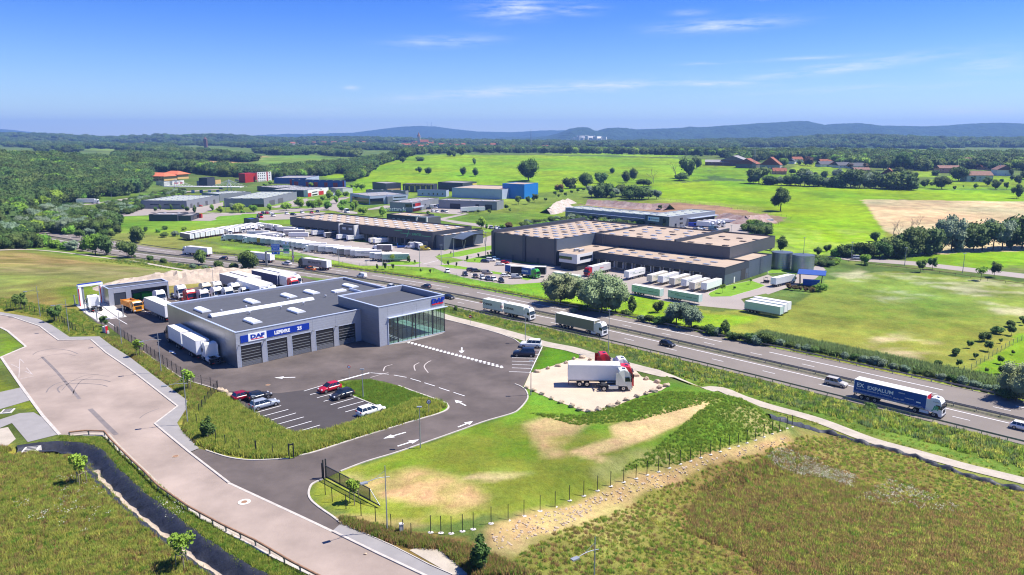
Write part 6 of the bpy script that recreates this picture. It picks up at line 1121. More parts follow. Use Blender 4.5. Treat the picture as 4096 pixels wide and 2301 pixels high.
ob('lettering',tmesh('LOCATION DE BOXES DE 1 A 50 M²',1.55,'logo_yellow',.03,.01,0,'CENTER',1.2),r,mw=wallX(-.12,d*.5,6.5,-math.pi/2))
park('dark_hall','dark timber ribbed hall at the foot of the green hill, leftmost',t3(253,252),t3(405,268),t3(570,260),8.5,'clad_dark','roof_grey',wins=[('f',.1,.95,.5,3.2,'render_yellow')]);park('dark_hall','dark blue hall with small yellow corner sign',t3(998,252),t3(1280,262),t3(1395,245),8.5,'clad_dark','roof_grey',wins=[('f',.7,1,4,7,'logo_yellow')])
park('white_workshop','pale workshop with a row of square windows',t3(765,338),t3(1092,345),t3(1158,340),5.8,'clad_pale_blue','roof_grey',wins=[('s',.1,.14,1.5,3,'glass_dark'),('s',.28,.32,1.5,3,'glass_dark'),('s',.42,.46,1.5,3,'glass_dark'),('s',.58,.62,1.5,3,'glass_dark'),('s',.8,.84,1.5,3,'glass_dark')])
park('white_hall','large pale windowless hall beside the blue cube',t3(1158,315),t4(450,165),t4(452,122),8.5,'clad_pale_blue','roof_tan')
park('blue_cube_building','tall bright blue cube shaped hall',t4(450,98),t4(703,107),t4(860,90),12.6,'clad_blue','roof_tan',trim='clad_blue')
r,w_,d=park('exhibition_firm','long grey hall with red balcony corner and white ecostands letters',t3(465,478),t3(705,488),t3(1010,430),6.6,'clad_grey','roof_grey',sk=(3,2),wins=[('f',.02,.3,3.6,5.8,'glass_dark'),('f',.1,.3,3.6,5.8,'red_panel'),('f',.02,.28,.2,2.2,'red_panel'),('f',.45,.5,3,4,'glass_dark'),('s',.0,.3,3.5,5.5,'glass_dark')]);boxp(r,'balcony',-.5,-1.8,2.7,w_*.34,-.1,3.4,'clad_pale_blue')
ob('lettering',tmesh('ecostands',4.0,'logo_white',.1,.03,0,'CENTER',1.15),r,mw=Matrix.Translation((-1.5,d*.75,0))@Matrix.Rotation(-math.pi/2,4,'Z')@Matrix.Rotation(math.pi/2,4,'X')@Matrix.Translation((0,.6,0)))
park('exhibition_firm_wing','grey wing with wide dark loading bays below the blue cube',t3(1005,455),t4(390,303),t4(532,285),6.4,'clad_grey','roof_grey',sk=(1,5),wins=[('s',.08,.2,.2,4,'dock_dark'),('s',.3,.36,.2,4,'dock_dark'),('s',.62,.8,.2,4,'dock_dark')])
r,w_,d=park('blue_shelter','small blue flat roofed shelter by the car park',t1(1348,662),t1(1420,675),t2(60,660),3.0,'clad_dark','clad_royal')
park('toll_office','dark stacked office behind the toll plaza',t1(815,240),t1(935,240),t1(1020,225),5.0,'clad_grey','roof_dark',z0=-8.5);park('toll_office','dark upper floor of the toll office',t1(850,203),t1(930,205),t1(1018,196),9.0,'clad_dark','roof_dark',z0=-8.5);park('yellow_hall','small yellow box building by the toll plaza',t1(1018,225),t1(1025,226),t1(1088,222),5.0,'render_yellow','roof_dark',z0=-8.5)
park('red_dark_block','dark red block left of the white hotel',t2(-60,142),t2(60,148),t2(64,142),10,'red_panel','roof_dark',z0=-8.5);park('restaurant','low cream roofed restaurant by the toll road',t1(1215,225),t1(1300,222),t1(1365,215),3.5,'render_cream','roof_tan',z0=-8.5)
# orange roofed pavilion
def gabled(name,lb,px,z0,w_,d,h,rh,ang,mw_,mr,hip=0.0,wins=2,chim=True,group=None,over=.5,dirx=True,detail=True):
 x,y,z0=G(*px);r=thing(name,lb,'house' if 'house' in name else 'building',(x,y,z0-.2),R(ang),group)
 b=MB();b.box(-w_/2,-d/2,0,w_/2,d/2,h,mw_)
 if hip==0:b.poly([(-w_/2,-d/2,h),(-w_/2,d/2,h),(-w_/2,0,h+rh)],[(0,2,1)],mw_);b.poly([(w_/2,-d/2,h),(w_/2,d/2,h),(w_/2,0,h+rh)],[(0,1,2)],mw_)
 ob('wall',b,r);b=MB();o=over;k=hip*w_/2;e=h-o*rh/(d/2)
 b.poly([(-w_/2-o,-d/2-o,e),(w_/2+o,-d/2-o,e),(w_/2+o,d/2+o,e),(-w_/2-o,d/2+o,e),(-w_/2-o+k*1.1,0,h+rh),(w_/2+o-k*1.1,0,h+rh),(-w_/2-o,-d/2-o,e+.2),(w_/2+o,-d/2-o,e+.2),(w_/2+o,d/2+o,e+.2),(-w_/2-o,d/2+o,e+.2),(-w_/2-o+k*1.1,0,h+rh+.22),(w_/2+o-k*1.1,0,h+rh+.22)],
           [(6,7,11,10),(8,9,10,11),(0,4,5,1),(2,5,4,3),(0,1,7,6),(2,3,9,8),(1,2,8,7),(3,0,6,9),(7,8,11),(9,6,10),(1,5,2),(3,4,0)],mr);rf=ob('roof',b,r)
 if chim:b=MB();b.box(w_*.15,-.3+d*.1,h+rh*.4,w_*.15+.7,.3+d*.1,h+rh+.9,mw_);ob('chimney',b,rf)
 if detail:
  for i in range(wins):
   for zz in ([1.0] if h<4 else [1.0,3.7]):
    xx=-w_/2+w_*(i+.5)/wins;b=MB();b.box(xx-.55,-d/2-.06,zz,xx+.55,-d/2+.02,zz+1.3,'glass_dark');ob('window',b,r)
  b=MB();b.box(-w_/2-.06,-1,1.2,-w_/2+.02,0,2.4,'glass_dark');ob('window',b,r)
 return r
gabled('orange_roof_pavilion','yellow pavilion with low orange hipped roof, nearer left part',t1(400,228),-7,30,20,5.5,3,-18,'render_yellow','roof_orange',.6,8,False,over=1.8);gabled('orange_roof_pavilion','yellow pavilion with low orange hipped roof, right rear part',t1(575,212),-7,22,18,6,3,-18,'render_yellow','roof_orange',.6,6,False,over=1.8)
r,w_,d=park('service_building','white low service building with red lettering panels below the orange roofs',t1(350,240),t1(440,246),t1(495,242),5,'render_white','roof_dark',z0=-9);r,w_,d=park('service_building','white low service building with red panels, right part',t1(530,238),t1(535,240),t1(670,230),5.2,'render_white','roof_dark',z0=-9,wins=[('f',.15,.5,1.6,3.4,'red_panel'),('f',.65,.85,1.6,3.4,'red_panel')])
x,y=P(*t1(555,375),ZM);Tl=thing('toll_canopy','white cable stayed canopy over the toll booths','canopy',(x,y,ZM),R(-8));W_=62
b=MB();b.box(-8,-4,6,W_+8,4,6.6,'render_white');ob('roof',b,Tl)
for xx in (3,W_-5):
 for s_ in (-1,1):b=MB();b.cyl((xx+s_*3,0,0),(xx,0,13),.4,'render_white',6);ob('mast',b,Tl)
 for k in range(1,6):
  for s_ in (-1,1):b=MB();b.cyl((xx,0,12.8),(xx+s_*k*3.6,0,6.6),.12,'render_white',5);ob('stay_cable',b,Tl)
for k in range(7):boxp(Tl,'toll_booth',2+k*8.5,-1.5,0,3.6+k*8.5,1.5,3,'clad_royal' if k%2 else 'render_white')
spawn(TR,'tractor_unit','white lorry cab leaving the toll canopy','tractor unit',*P(*t1(578,378),ZM),ZM+.1,-50,WHT)
at(AR,'articulated_lorry','white lorry on the exit road before the forest','lorry',A1(985,800),3.5,8,WHT,WHT,None,8.2,-1.2,ZM)
for i,(px,a,c,k,lb) in enumerate([(B1(915,935),-60,WHT,'bigvan','white van on the park road behind the depot'),(B1(310,948),-60,WHT,'hatch','white car between hedge and depot car park'),(B1(28,975),-60,(.02,.05,.2),'hatch','blue car at the left of the far car park'),(B1(48,985),-60,(.4,.01,.01),'bigvan','red van in the far car park'),(B1(70,945),-60,DKB,'hatch','dark blue car beside the red van'),(B1(110,945),-60,(.4,.01,.02),'hatch','red car in the back row of the far car park'),
       (B1(145,945),-60,WHT,'hatch','white car in the back row of the far car park'),(B1(175,970),-60,WHT,'van','white van alone in mid car park'),(B1(560,940),-60,(.4,.01,.02),'hatch','small red car above the depot roof'),(B1(620,930),-60,BLK,'hatch','black car right of the small red one'),(B1(465,938),-60,WHT,'hatch','white car left of the small red one'),(B1(375,960),-30,DKB,'hatch','blue car at the depot roof corner'),
       (A1(2005,872),10,(.5,.02,.01),'hatch','red car before the leftmost business unit'),(A1(1385,895),10,WHT,'hatch','white car at the left end of the park road'),(A1(1455,882),10,SIL,'van','silver van at the left end of the park road'),(B1(775,745),20,SIL,'suv','silver car before the white fronted building'),(B1(790,765),20,WHT,'van','white van before the white fronted building'),
       (B1(1740,900),20,BLK,'hatch','black car under the red balcony corner'),(B1(1780,925),-70,WHT,'hatch','white car first in the exhibition firm yard'),(B1(1820,928),-70,WHT,'hatch','white car second in the exhibition firm yard'),(B1(1875,928),-70,BLK,'hatch','black car in the exhibition firm yard'),(B1(1912,930),-70,WHT,'hatch','white car last in the exhibition firm yard'),(B1(1790,890),-20,WHT,'bigvan','white high van nearest the bay of the exhibition firm'),(B1(1830,888),-20,WHT,'bigvan','white high van in the middle of three'),(B1(1865,884),-20,WHT,'bigvan','white high van right of three'),
       (D1(905,1405),-12,SIL,'suv','silver car on the country road by the bright bush'),(s4(130,45),-75,GREY,'hatch','first parked car on the road behind the depot'),(s4(185,48),-75,WHT,'hatch','second parked car on the road behind the depot'),(s4(225,50),-75,WHT,'hatch','third parked car on the road behind the depot'),(s4(270,52),-75,BLK,'hatch','fourth parked car on the road behind the depot'),(s4(320,52),-75,BLK,'suv','fifth parked car on the road behind the depot'),
       (s3(132,380),170,WHT,'bigvan','white van at the depot corner doors'),(s3(285,402),12,(.45,.36,.03),'van','yellow van at the depot corner'),(t1(1095,335),10,BLK,'hatch','black car on the toll approach')]):car(k,lb,px,a,c,ZM,None,1.15)
at(TPn,'box_trailer','red fronted white trailer in the exhibition firm yard','trailer',t3(1265,540),4,20,WHT,WHT,None,-6.8,-1.27,ZM,.95);at(TPn,'box_trailer','white trailer right of the red fronted one','trailer',t4(70,370),4,20,WHT,WHT,None,-6.8,-1.27,ZM,.9)
at(RG,'box_truck','white cab lorry at the depot workshop door','truck',s3(245,345),3,-60,WHT,(.1,.12,.2),None,4.8,0,ZM,.8);x,y=P(*s3(40,372),ZM);b=MB();b.box(-3,-1,.3,3,1,.6,'skip_blue');b.box(-3,-1,.6,-2.8,1,2,'skip_blue');b.box(2.8,-1,.6,3,1,2,'skip_blue');b.box(-2.8,-1,.6,2.8,-.9,1.2,'skip_blue');ob('waste_skip',b,None,(x,y,ZM),R(10),'low blue skip beside the white van at the depot','skip')
# farm and village houses
HV='village houses beyond the green field'
for a in [('barn','long grey roofed barn left of the red brick barn',C1(2060,455),-1,34,18,5,3,-15,'brick_dark','roof_grey'),('barn','big red brown barn with pale roof',C1(2240,455),-1.5,30,34,8,6,60,'brick_dark','roof_grey'),('barn','dark open barn with rust red tiled roof',C1(2370,480),-2,26,28,6,7,60,'barn_grey','roof_tile')]:
 gabled(*a[:4],*a[4:7],a[7],a[8],a[9],a[10],0,2,False)
for a in [('house','tall grey gabled farmhouse with orange tiled edge',D1(30,490),-4,22,26,6,10,62,'render_grey','roof_tile'),('house','small pink house with red tiled roof by the hedge',D1(110,545),-6,16,12,4.2,3.6,-10,'render_pink','roof_tile'),('house','house with orange roof among trees behind the meadow',D1(285,425),-1,16,12,5,3.5,5,'render_white','roof_tile'),('house','small white house with dark roof left of the orange one',D1(240,438),-2,14,10,4,3,60,'render_white','roof_dark'),
          ('house','white bungalow with slate roof, first of the estate',D1(570,468),-3,22,14,3.5,4,10,'render_white','roof_dark'),('house','white gabled bungalow, second of the estate',D1(655,470),-3,14,12,3.5,4,70,'render_white','roof_tile_brown'),('house','white bungalow with slate roof, third of the estate',D1(740,478),-3,20,14,3.5,4,12,'render_white','roof_dark'),('house','white bungalow with dark roof, fourth of the estate',D1(880,485),-3,20,14,3.5,4,5,'render_white','roof_dark'),
          ('house','orange roofed house behind the white bungalows',D1(585,440),-1,22,10,4,3,0,'render_pink','roof_tile'),('house','brown roofed house at the end of the estate',D1(1040,440),-1,14,12,5,3,20,'render_pink','roof_tile_brown'),('house','dark roofed house behind the third bungalow',D1(780,430),-1,18,12,4,3,0,'render_grey','roof_dark'),
          ('house','cream gabled house with sunlit red roof in front of trees',D1(1205,590),-6,15,15,6,6,60,'render_cream','roof_tile'),('house','low brown roofed house half hidden by the hedge',D1(930,520),-5,20,10,3,2.5,0,'render_pink','roof_tile_brown'),
          ('house','pink two storey house with long brown roof',D1(1800,530),-5.5,26,13,6.2,3,-3,'render_pink','roof_tile_brown'),('house','blue gabled house behind the pink one',D1(1810,470),-3,14,14,7,4,80,'render_mint','roof_dark'),('house','big farmhouse with steep pyramid brown roof',D1(1995,490),-4,24,22,6,9,5,'brick_dark','roof_tile_brown',.7),('house','mint green house with wide brown roof',D1(2090,615),-6.5,28,14,7,4,-3,'render_mint','roof_tile_brown'),
          ('house','low red roofed house behind the mint one',D1(2220,500),-4,26,12,4,3,0,'render_pink','roof_tile'),('house','white gabled house at the right edge',D1(2350,555),-6,20,18,7,5,75,'render_white','roof_tile_brown'),('house','small brown roofed house behind the round bright tree',D1(1520,485),-4,14,12,5,4,40,'render_grey','roof_tile_brown')]:
 hp=a[11] if len(a)>11 else 0;gabled(*a[:11],hp,3,True,HV)
b=MB();x,y=P(*D1(1600,545),-5.5);xw,yw=P(*D1(1840,560),-5.5);p_,q_=Vector((x,y)),Vector((xw,yw));d=(q_-p_);L=d.length
w0=thing('garden_wall','red and pale garden wall below the pink house','wall',(x,y,-5.6),math.atan2(d.y,d.x));boxp(w0,'red_wall',0,0,0,L*.42,.4,2.4,'render_pink');boxp(w0,'pale_wall',L*.42,0,0,L,.4,2.0,'render_white')
# far villages
GF='houses of the far village on the ridge';k=0;hr=random.Random(5)
wd_=['cream','pale','white','pink','grey'];wm=['render_cream','render_white','render_white','render_pink','render_grey']
spots=[(1015+5*i+hr.uniform(-4,4),362+hr.uniform(-3,6)) for i in range(14)]+[(870,359),(885,357),(900,358),(915,360),(930,360),(1240,366),(1225,367),(1165,366),(1135,364),(840,360),(815,359),(790,360),(745,360),(665,364),(655,365),(735,362),(610,364),(1150,368),(1060,370),(1000,367),(985,363),(955,362),(975,367),(360,362),(372,366),(385,363),(455,360),(480,360),(1110,366),(1120,362),(1085,362),(1050,358),(1040,362),(1093,357),(1290,372),(1296,371),(1372,371)]
for i,(u,v) in enumerate(spots):
 x,y,z=G(u,v+4);c=i%5;gabled('house',f'{wd_[c]} house with red tiled roof in the ridge village, {nth(i)} of its scattered row',(1288+FP*x/(y*CP-(z-CH)*SP),723.5-FP*((z-CH)*CP+y*SP)/(y*CP-(z-CH)*SP)),z,hr.uniform(13,24),hr.uniform(10,14),hr.uniform(6,9),hr.uniform(3,5),hr.uniform(-30,60),wm[c],'roof_tile',0,2,False,GF,detail=False)
x,y,z=G(1054,366);Ct=thing('church','village church with pale pointed tower on the ridge','church',(x,y,z));boxp(Ct,'tower',-5,-5,0,5,5,34,'render_cream');b=MB();b.cyl((0,0,34),(0,0,50),7,'roof_tile_brown',8,.5);ob('spire',b,Ct);b=MB();b.box(5,-8,0,36,8,13,'render_cream');b.poly([(5,-9,13),(37,-9,13),(37,9,13),(5,9,13),(5,0,22),(37,0,22)],[(0,1,5,4),(2,3,4,5),(0,4,3),(1,2,5)],'roof_tile');ob('nave',b,Ct)
x,y,z=G(518,372);Ct=thing('stone_tower','dark square church tower on the left skyline','church tower',(x,y,z));boxp(Ct,'tower',-4.5,-4.5,0,4.5,4.5,27,'brick_dark');b=MB();b.cyl((0,0,27),(0,0,34),6,'brick_dark',4,.5);ob('spire',b,Ct)
for i in range(9):u=1448+i*9;x,y,z=G(u,361);park_=ob('tower_block',MB().box(-25,-10,0,25,10,22+(i*7)%16,'render_white'),None,(x,y,z),R(10*i),f'far white tower block below the blue hills, {nth(i)} from the left','building','far tower blocks')
b=MB();x,y=P(*A1(1440,372),0);x,y,z=G(576,396);ob('solar_barn',MB().box(-20,-10,0,20,10,5,'clad_royal'),None,(x,y,z),R(-20),'blue roofed barn alone in the far pasture','barn')
# ------------------------------------------------------------ trees
def crown_mesh(name,seed,n,leaf_,mats,lobes=9,rx=.36,rz=.40,zc=.6,lr=(.42,.62),core=True,cone=0,narrow=1,gap=.0):
 g=np.random.default_rng(seed);L=[]
 for i in range(lobes):
  while True:
   v=g.uniform(-1,1,3)
   if np.linalg.norm(v)<1:break
  v=v/max(np.linalg.norm(v),.3)*g.uniform(.45,.72) if i else v*0
  f=1-cone*max(0,v[2]);L.append((np.array([v[0]*rx*f,v[1]*rx*f,zc+v[2]*rz]),g.uniform(*lr)*(1-cone*.5*max(0,v[2]))))
 w_=np.array([l[1]**2 for l in L]);w_ /= w_.sum();k=g.choice(len(L),n,p=w_);C=np.array([L[i][0] for i in k]);Rr=np.array([L[i][1] for i in k])
 d=g.normal(size=(n,3));d /= np.linalg.norm(d,axis=1)[:,None];d[:,2]=np.where(g.random(n)<.6,np.abs(d[:,2]),d[:,2])
 rad=Rr*g.uniform(.72,1.06,n)*np.where(g.random(n)<.12,1.15,1);c=C+d*rad[:,None]*np.array([rx,rx,rz*.95])
 nrm=d+g.normal(size=(n,3))*.75;nrm /= np.linalg.norm(nrm,axis=1)[:,None];u=np.cross(nrm,g.normal(size=(n,3)));u /= np.linalg.norm(u,axis=1)[:,None];w2=np.cross(nrm,u);s=leaf_*g.uniform(.6,1.3,n)[:,None]
 V=np.stack([c-u*s-w2*s*.7,c+u*s-w2*s*.7,c+u*s*.6+w2*s,c-u*s*.6+w2*s*.8],1).reshape(-1,3);F=np.arange(4*n).reshape(n,4).tolist();V=V.tolist()
 if core:
  for (cc,r) in L:
   o=len(V);m_=7
   for j in range(1,4):
    for i in range(m_):a=2*math.pi*i/m_;p=math.pi*j/4;V.append([cc[0]+r*.74*rx*math.sin(p)*math.cos(a),cc[1]+r*.74*rx*math.sin(p)*math.sin(a),cc[2]+r*.74*rz*math.cos(p)])
   V += [[cc[0],cc[1],cc[2]+r*.74*rz],[cc[0],cc[1],cc[2]-r*.74*rz]]
   for j in range(2):
    for i in range(m_):F.append([o+j*m_+i,o+(j+1)*m_+i,o+(j+1)*m_+(i+1)%m_,o+j*m_+(i+1)%m_])
   for i in range(m_):F.append([o+3*m_,o+i,o+(i+1)%m_]);F.append([o+3*m_+1,o+2*m_+(i+1)%m_,o+2*m_+i])
 me=bpy.data.meshes.new(name);me.from_pydata(V,[],F);me.materials.append(M[mats]);return me
def trunk_mb(h=.5,r=.022,seed=0,branches=4,m='bark',top=.7):
 g=random.Random(seed);b=MB();b.cyl((0,0,-.02),(0,0,h),r,m,7,r*.6)
 for i in range(branches):a=g.uniform(0,6.28);z=h*g.uniform(.55,.95);b.cyl((0,0,z),(math.cos(a)*.2,math.sin(a)*.2,z+g.uniform(.12,.25)),r*.45,m,5,r*.15,False)
 return b
def dead_tree(seed):
 g=random.Random(seed);b=MB()
 def br(p,d,l,r,k):
  q=p+d*l;b.cyl(p,q,r,'dead_wood',5,r*.6,False)
  if k==0:return
  for _ in range(3 if k>1 else 4):e=(d+Vector((g.uniform(-.8,.8),g.uniform(-.8,.8),g.uniform(-.1,.5)))).normalized();br(p+(q-p)*g.uniform(.55,1),e,l*g.uniform(.55,.8),r*.5,k-1)
 br(Vector((0,0,0)),Vector((0,0,1)),.38,.018,4);return b.mesh('bare_tree')
TY={}
def deftype(k,seeds,**a):
 tr=a.pop('trunk',dict());TY[k]=[(crown_mesh('crown',s,**a),trunk_mb(seed=s,**tr).mesh('trunk')) for s in seeds]
deftype('round',(1,2,3),n=1700,leaf_=.024,mats='leaf_oak',rx=.44,rz=.45,zc=.53)
deftype('oak',(4,5),n=4200,leaf_=.019,mats='leaf_oak',lobes=15,rx=.52,rz=.46,zc=.53,lr=(.36,.55),trunk=dict(h=.45,r=.03))
deftype('bright',(6,7),n=1700,leaf_=.025,mats='leaf_bright',rx=.42,rz=.45,zc=.53)
deftype('wood',(8,9,10),n=1100,leaf_=.032,mats='leaf_wood',rx=.50,rz=.50,zc=.48,lobes=11)
deftype('willow',(11,12),n=6500,leaf_=.015,mats='leaf_willow',lobes=24,rx=.58,rz=.50,zc=.48,lr=(.30,.48))
deftype('silver',(13,),n=2600,leaf_=.020,mats='leaf_silver',lobes=14,rx=.42,rz=.50,zc=.5,lr=(.32,.5))
deftype('sapling',(14,15,16),n=520,leaf_=.030,mats='leaf_bright',lobes=8,rx=.24,rz=.30,zc=.66,lr=(.4,.62),core=False,trunk=dict(h=.7,r=.012,branches=6))
deftype('darkling',(17,18),n=700,leaf_=.028,mats='leaf_oak',lobes=8,rx=.32,rz=.40,zc=.57,lr=(.4,.62),trunk=dict(h=.5,r=.014))
deftype('bush',(19,20,21),n=1500,leaf_=.042,mats='leaf_oak',lobes=10,rx=.62,rz=.52,zc=.38,trunk=dict(h=.2))
deftype('gbush',(22,23),n=1500,leaf_=.040,mats='leaf_bright',lobes=10,rx=.62,rz=.52,zc=.38,trunk=dict(h=.2))
deftype('sbush',(24,25),n=1500,leaf_=.038,mats='leaf_silver',lobes=10,rx=.62,rz=.52,zc=.38,trunk=dict(h=.2))
deftype('rust',(26,27),n=900,leaf_=.035,mats='leaf_rust',lobes=8,rx=.48,rz=.42,zc=.52,trunk=dict(h=.2))
deftype('slim',(28,29),n=1100,leaf_=.026,mats='leaf_oak',lobes=9,rx=.24,rz=.46,zc=.52,cone=.5)
deftype('column',(30,),n=500,leaf_=.04,mats='leaf_oak',lobes=5,rx=.2,rz=.46,zc=.52)
DEAD=[dead_tree(s) for s in (1,2)]
_joined={}
def joined(k,i):
 if (k,i) not in _joined:
  c,t=TY[k][i];b=bmesh.new();b.from_mesh(c);n0=len(b.faces);b.from_mesh(t);b.faces.ensure_lookup_table()
  me=bpy.data.meshes.new('tree');
  for f in b.faces[n0:]:f.material_index=1
  b.to_mesh(me);b.free();me.materials.append(c.materials[0]);me.materials.append(M['bark']);_joined[(k,i)]=me
 return _joined[(k,i)]
rt=random.Random(11)
def tree(k,px,top,lb,group=None,wf=1.0,name='tree',parts=None,stake=False,cat='tree',lev=None):
 if lev is None:x,y,z=G(*px)
 else:x,y=P(*px,lev);z=lev
 dep=y*CP-(z-CH)*SP;h=max(.8,(px[1]-top)*dep/FP/CP*1.02);rz=rt.uniform(0,6.28)
 if k=='dead':return ob('bare_tree',DEAD[rt.randint(0,1)],None,(x,y,z),rz,lb,'tree',group,sc_=(h*1.25*wf,h*1.25*wf,h*1.0))
 i=rt.randrange(len(TY[k]));big=(px[1]-top)>16 if parts is None else parts
 if not big:return ob(name,joined(k,i),None,(x,y,z),rz,lb,cat,group,sc_=(h*wf,h*wf,h))
 r=thing(name,lb,cat,(x,y,z),rz,group,(h*wf,h*wf,h));ob('trunk',TY[k][i][1],r);ob('crown',TY[k][i][0],r)
 if stake:
  s=1/h
  for j in range(3):a=j*2.09;b=MB();b.cyl((math.cos(a)*.55*s,math.sin(a)*.55*s,0),(math.cos(a)*.5*s,math.sin(a)*.5*s,1.6*s),.045*s,'wood_stake',6);ob('stake',b,r)
  b=MB()
  for j in range(3):a=j*2.09;a2=a+2.09;b.cyl((math.cos(a)*.5*s,math.sin(a)*.5*s,1.5*s),(math.cos(a2)*.5*s,math.sin(a2)*.5*s,1.5*s),.04*s,'wood_stake',6)
  ob('crossbar',b,r)
 return r
GS='staked saplings along the streets'
for f,u,v,t_,lb,k in [(A4,818,530,205,'staked sapling beside the ditch, upper one','sapling'),(A4,1835,1370,955,'staked sapling beside the ditch, lower yellow green one','sapling'),(B4,990,720,460,'young bright green sapling behind the sliding gate','sapling'),(B4,2265,1380,985,'staked dark sapling in rusty weeds by the gravel verge','slim'),(A3,1890,460,228,'staked sapling beside the tall street lamp','sapling'),
      (A3,2105,945,690,'staked dark sapling inside the verge fence bend','slim'),(A2,215,850,668,'bushy young tree at the left fence end','darkling'),(A2,555,972,800,'young tree before the curved fence','darkling'),(A2,1055,1020,902,'thin sapling by the utility boxes','darkling'),(A2,1405,1325,1138,'thin sapling between fence and sidewalk','sapling')]:
 tree(k,f(u,v),f(u,t_)[1],lb,GS,1.15,'sapling',True,True)
GR2='trees along the motorway'
for f,u,v,t_,k,w_,lb in [(A2,960,300,55,'bright',1.0,'tall bright tree by the far bend of the motorway'),(A2,1070,302,95,'wood',.9,'darker tree beside the tall bright one'),(A2,1280,330,148,'wood',1,'round dark tree right of the pair at the path'),(A2,1360,178,0,'wood',.9,'dark tree across the motorway at the far bend'),(A1,1195,1140,1045,'wood',1,'small dark tree on the far verge'),(A2,2030,405,248,'round',1,'leafy tree hiding the back of the white lorry'),(A2,2500,455,245,'round',1.1,'leafy tree left of the gantry post')]:
 tree(k,f(u,v),f(u,t_)[1],lb,GR2,w_)
i=0
for f,L in ((A2,[(1500,362,300),(1640,397,330),(1940,445,385),(2060,445,400),(2200,432,350),(2350,455,380),(2440,470,420),(1350,330,300),(1800,420,380)]),(A1,[(640,1300,1215),(730,1310,1200),(830,1320,1240),(560,1290,1180),(480,1270,1170),(420,1270,1130),(300,1240,1110),(1590,1130,1090),(1470,1120,1070),(1650,1180,1120),(1760,1170,1110),(1850,1110,1075),(1120,1180,1110),(1050,1170,1090),(900,1160,1080),(800,1180,1100),(700,1150,1060)])):
 for u,v,t_ in L:tree(rt.choice(['bush','gbush','sbush','bush']),f(u,v),f(u,t_)[1],f'green shrub, {nth(i)} of the scattered shrubs near the motorway bend','shrubs near the motorway bend',1.0,'shrub',cat='shrub');i += 1
GWl='trees between motorway and warehouse yard'
for f,u,v,t_,k,w_,lb in [(C2,490,800,462,'willow',1.0,'broad silvery willow, left of the pair'),(C2,760,830,520,'willow',.95,'middle willow behind the others'),(C2,900,885,440,'willow',.9,'tall willow in the middle of the yard edge'),(C2,1040,880,560,'willow',.7,'rounded willow right of the tall one'),(C2,1195,885,690,'slim',1.1,'slender dark tree right of the willows'),(C2,1150,905,840,'bush',1.2,'low dark bush under the slender tree'),
      (C2,1462,880,745,'round',.9,'small round tree before the mint trailers'),(C2,1650,1010,765,'silver',1.3,'airy pale tree below the second mint trailer'),(C2,1800,1040,800,'silver',1.2,'wide pale tree right of the airy one'),(C2,1560,980,900,'gbush',1.3,'low shrub under the airy pale tree'),(C2,2140,1110,955,'slim',1.4,'upright dark shrub on the verge'),(D3,2490,560,150,'willow',.85,'big dark willow like shrub at the right edge'),(D3,2400,540,400,'bush',1.3,'dark shrub below the willow at the right edge'),
      (B2,2005,865,800,'slim',1.3,'small shrub on the verge behind the showroom'),(D3,1030,640,570,'bush',1.3,'shrub at the rail under the blue lorry')]:
 tree(k,f(u,v),f(u,t_)[1],lb,GWl,w_)
i=0
for u,v,t_ in [(1300,970,900),(1380,985,900),(1480,1000,910),(1850,1060,1000),(1920,1080,1010),(2000,1100,990),(2060,1110,1020),(2200,1150,1060),(2280,1165,1080),(2370,1180,1070),(2450,1200,1100),(2540,1210,1080),(620,880,830),(700,870,800)]:tree(rt.choice(['bush','sbush','bush']),C2(u,v),C2(u,t_)[1],f'dark shrub, {nth(i)} along the far guardrail from the willows','shrubs along the far guardrail',1.1,'shrub',cat='shrub');i += 1
for u,v,t_ in [(40,1200,1110),(120,1215,1140),(210,1235,1170),(300,1250,1190),(390,1265,1195),(480,1285,1210),(570,1300,1230),(670,1325,1250),(770,1345,1270),(880,1365,1290),(960,1385,1300),(1060,1405,1300),(1150,1425,1340),(1260,1450,1380),(1380,1475,1400),(1500,1500,1430),(1620,1530,1450),(1740,1560,1480),(1850,1585,1500),(1950,1610,1510),(2080,1640,1550),(2200,1670,1590),(2300,1690,1600)]:tree(rt.choice(['bush','sbush','sbush']),D2(u,v),D2(u,t_)[1],f'shrub {nth(i)} along the far guardrail, in the dense hedge towards the right edge','shrubs along the far guardrail',1.1,'shrub',cat='shrub');i += 1
GO='small orchard shrubs by the meadow fence'
for i,(f,u,v,t_) in enumerate([(D2,2165,1168,1068),(D2,2030,1240,1155),(D2,2210,1268,1152),(D2,1893,1312,1232),(D2,1915,1432,1342),(D2,2445,1112,1000),(D2,2430,1030,955),(D2,2335,1190,1135),(D2,2085,1352,1280),(D2,2300,1092,1010),(D2,2540,980,910),(D3,2335,192,103),(D3,2380,307,203),(D3,2190,282,222),(D3,2460,100,50),(D3,1710,205,148),(D2,2570,1010,930)]):tree('darkling' if i%3 else 'bush',f(u,v),f(u,t_)[1],f'dark round shrub, {nth(i)} of the orchard by the meadow fence',GO,1.1,'shrub',cat='shrub')
GT2='trees along the country road'
for i,(f,u,v,t_,k,w_) in enumerate([(D1,125,1322,1168,'round',.9),(D1,20,1310,1230,'round',1),(D1,495,1362,1278,'round',1),(D1,590,1325,1240,'round',1),(D2,972,400,278,'bright',1),(D2,1530,475,342,'darkling',1.1),(D2,1650,447,318,'darkling',1.1),(D2,2137,560,405,'sapling',1.3),(D2,2270,525,362,'darkling',1.1),(D2,985,412,370,'bush',.8)]):tree(k,f(u,v),f(u,t_)[1],f'tree by the country road, {nth(i)} counting from the tanks',GT2,w_)
GX_='trees in the grove before the stubble field'
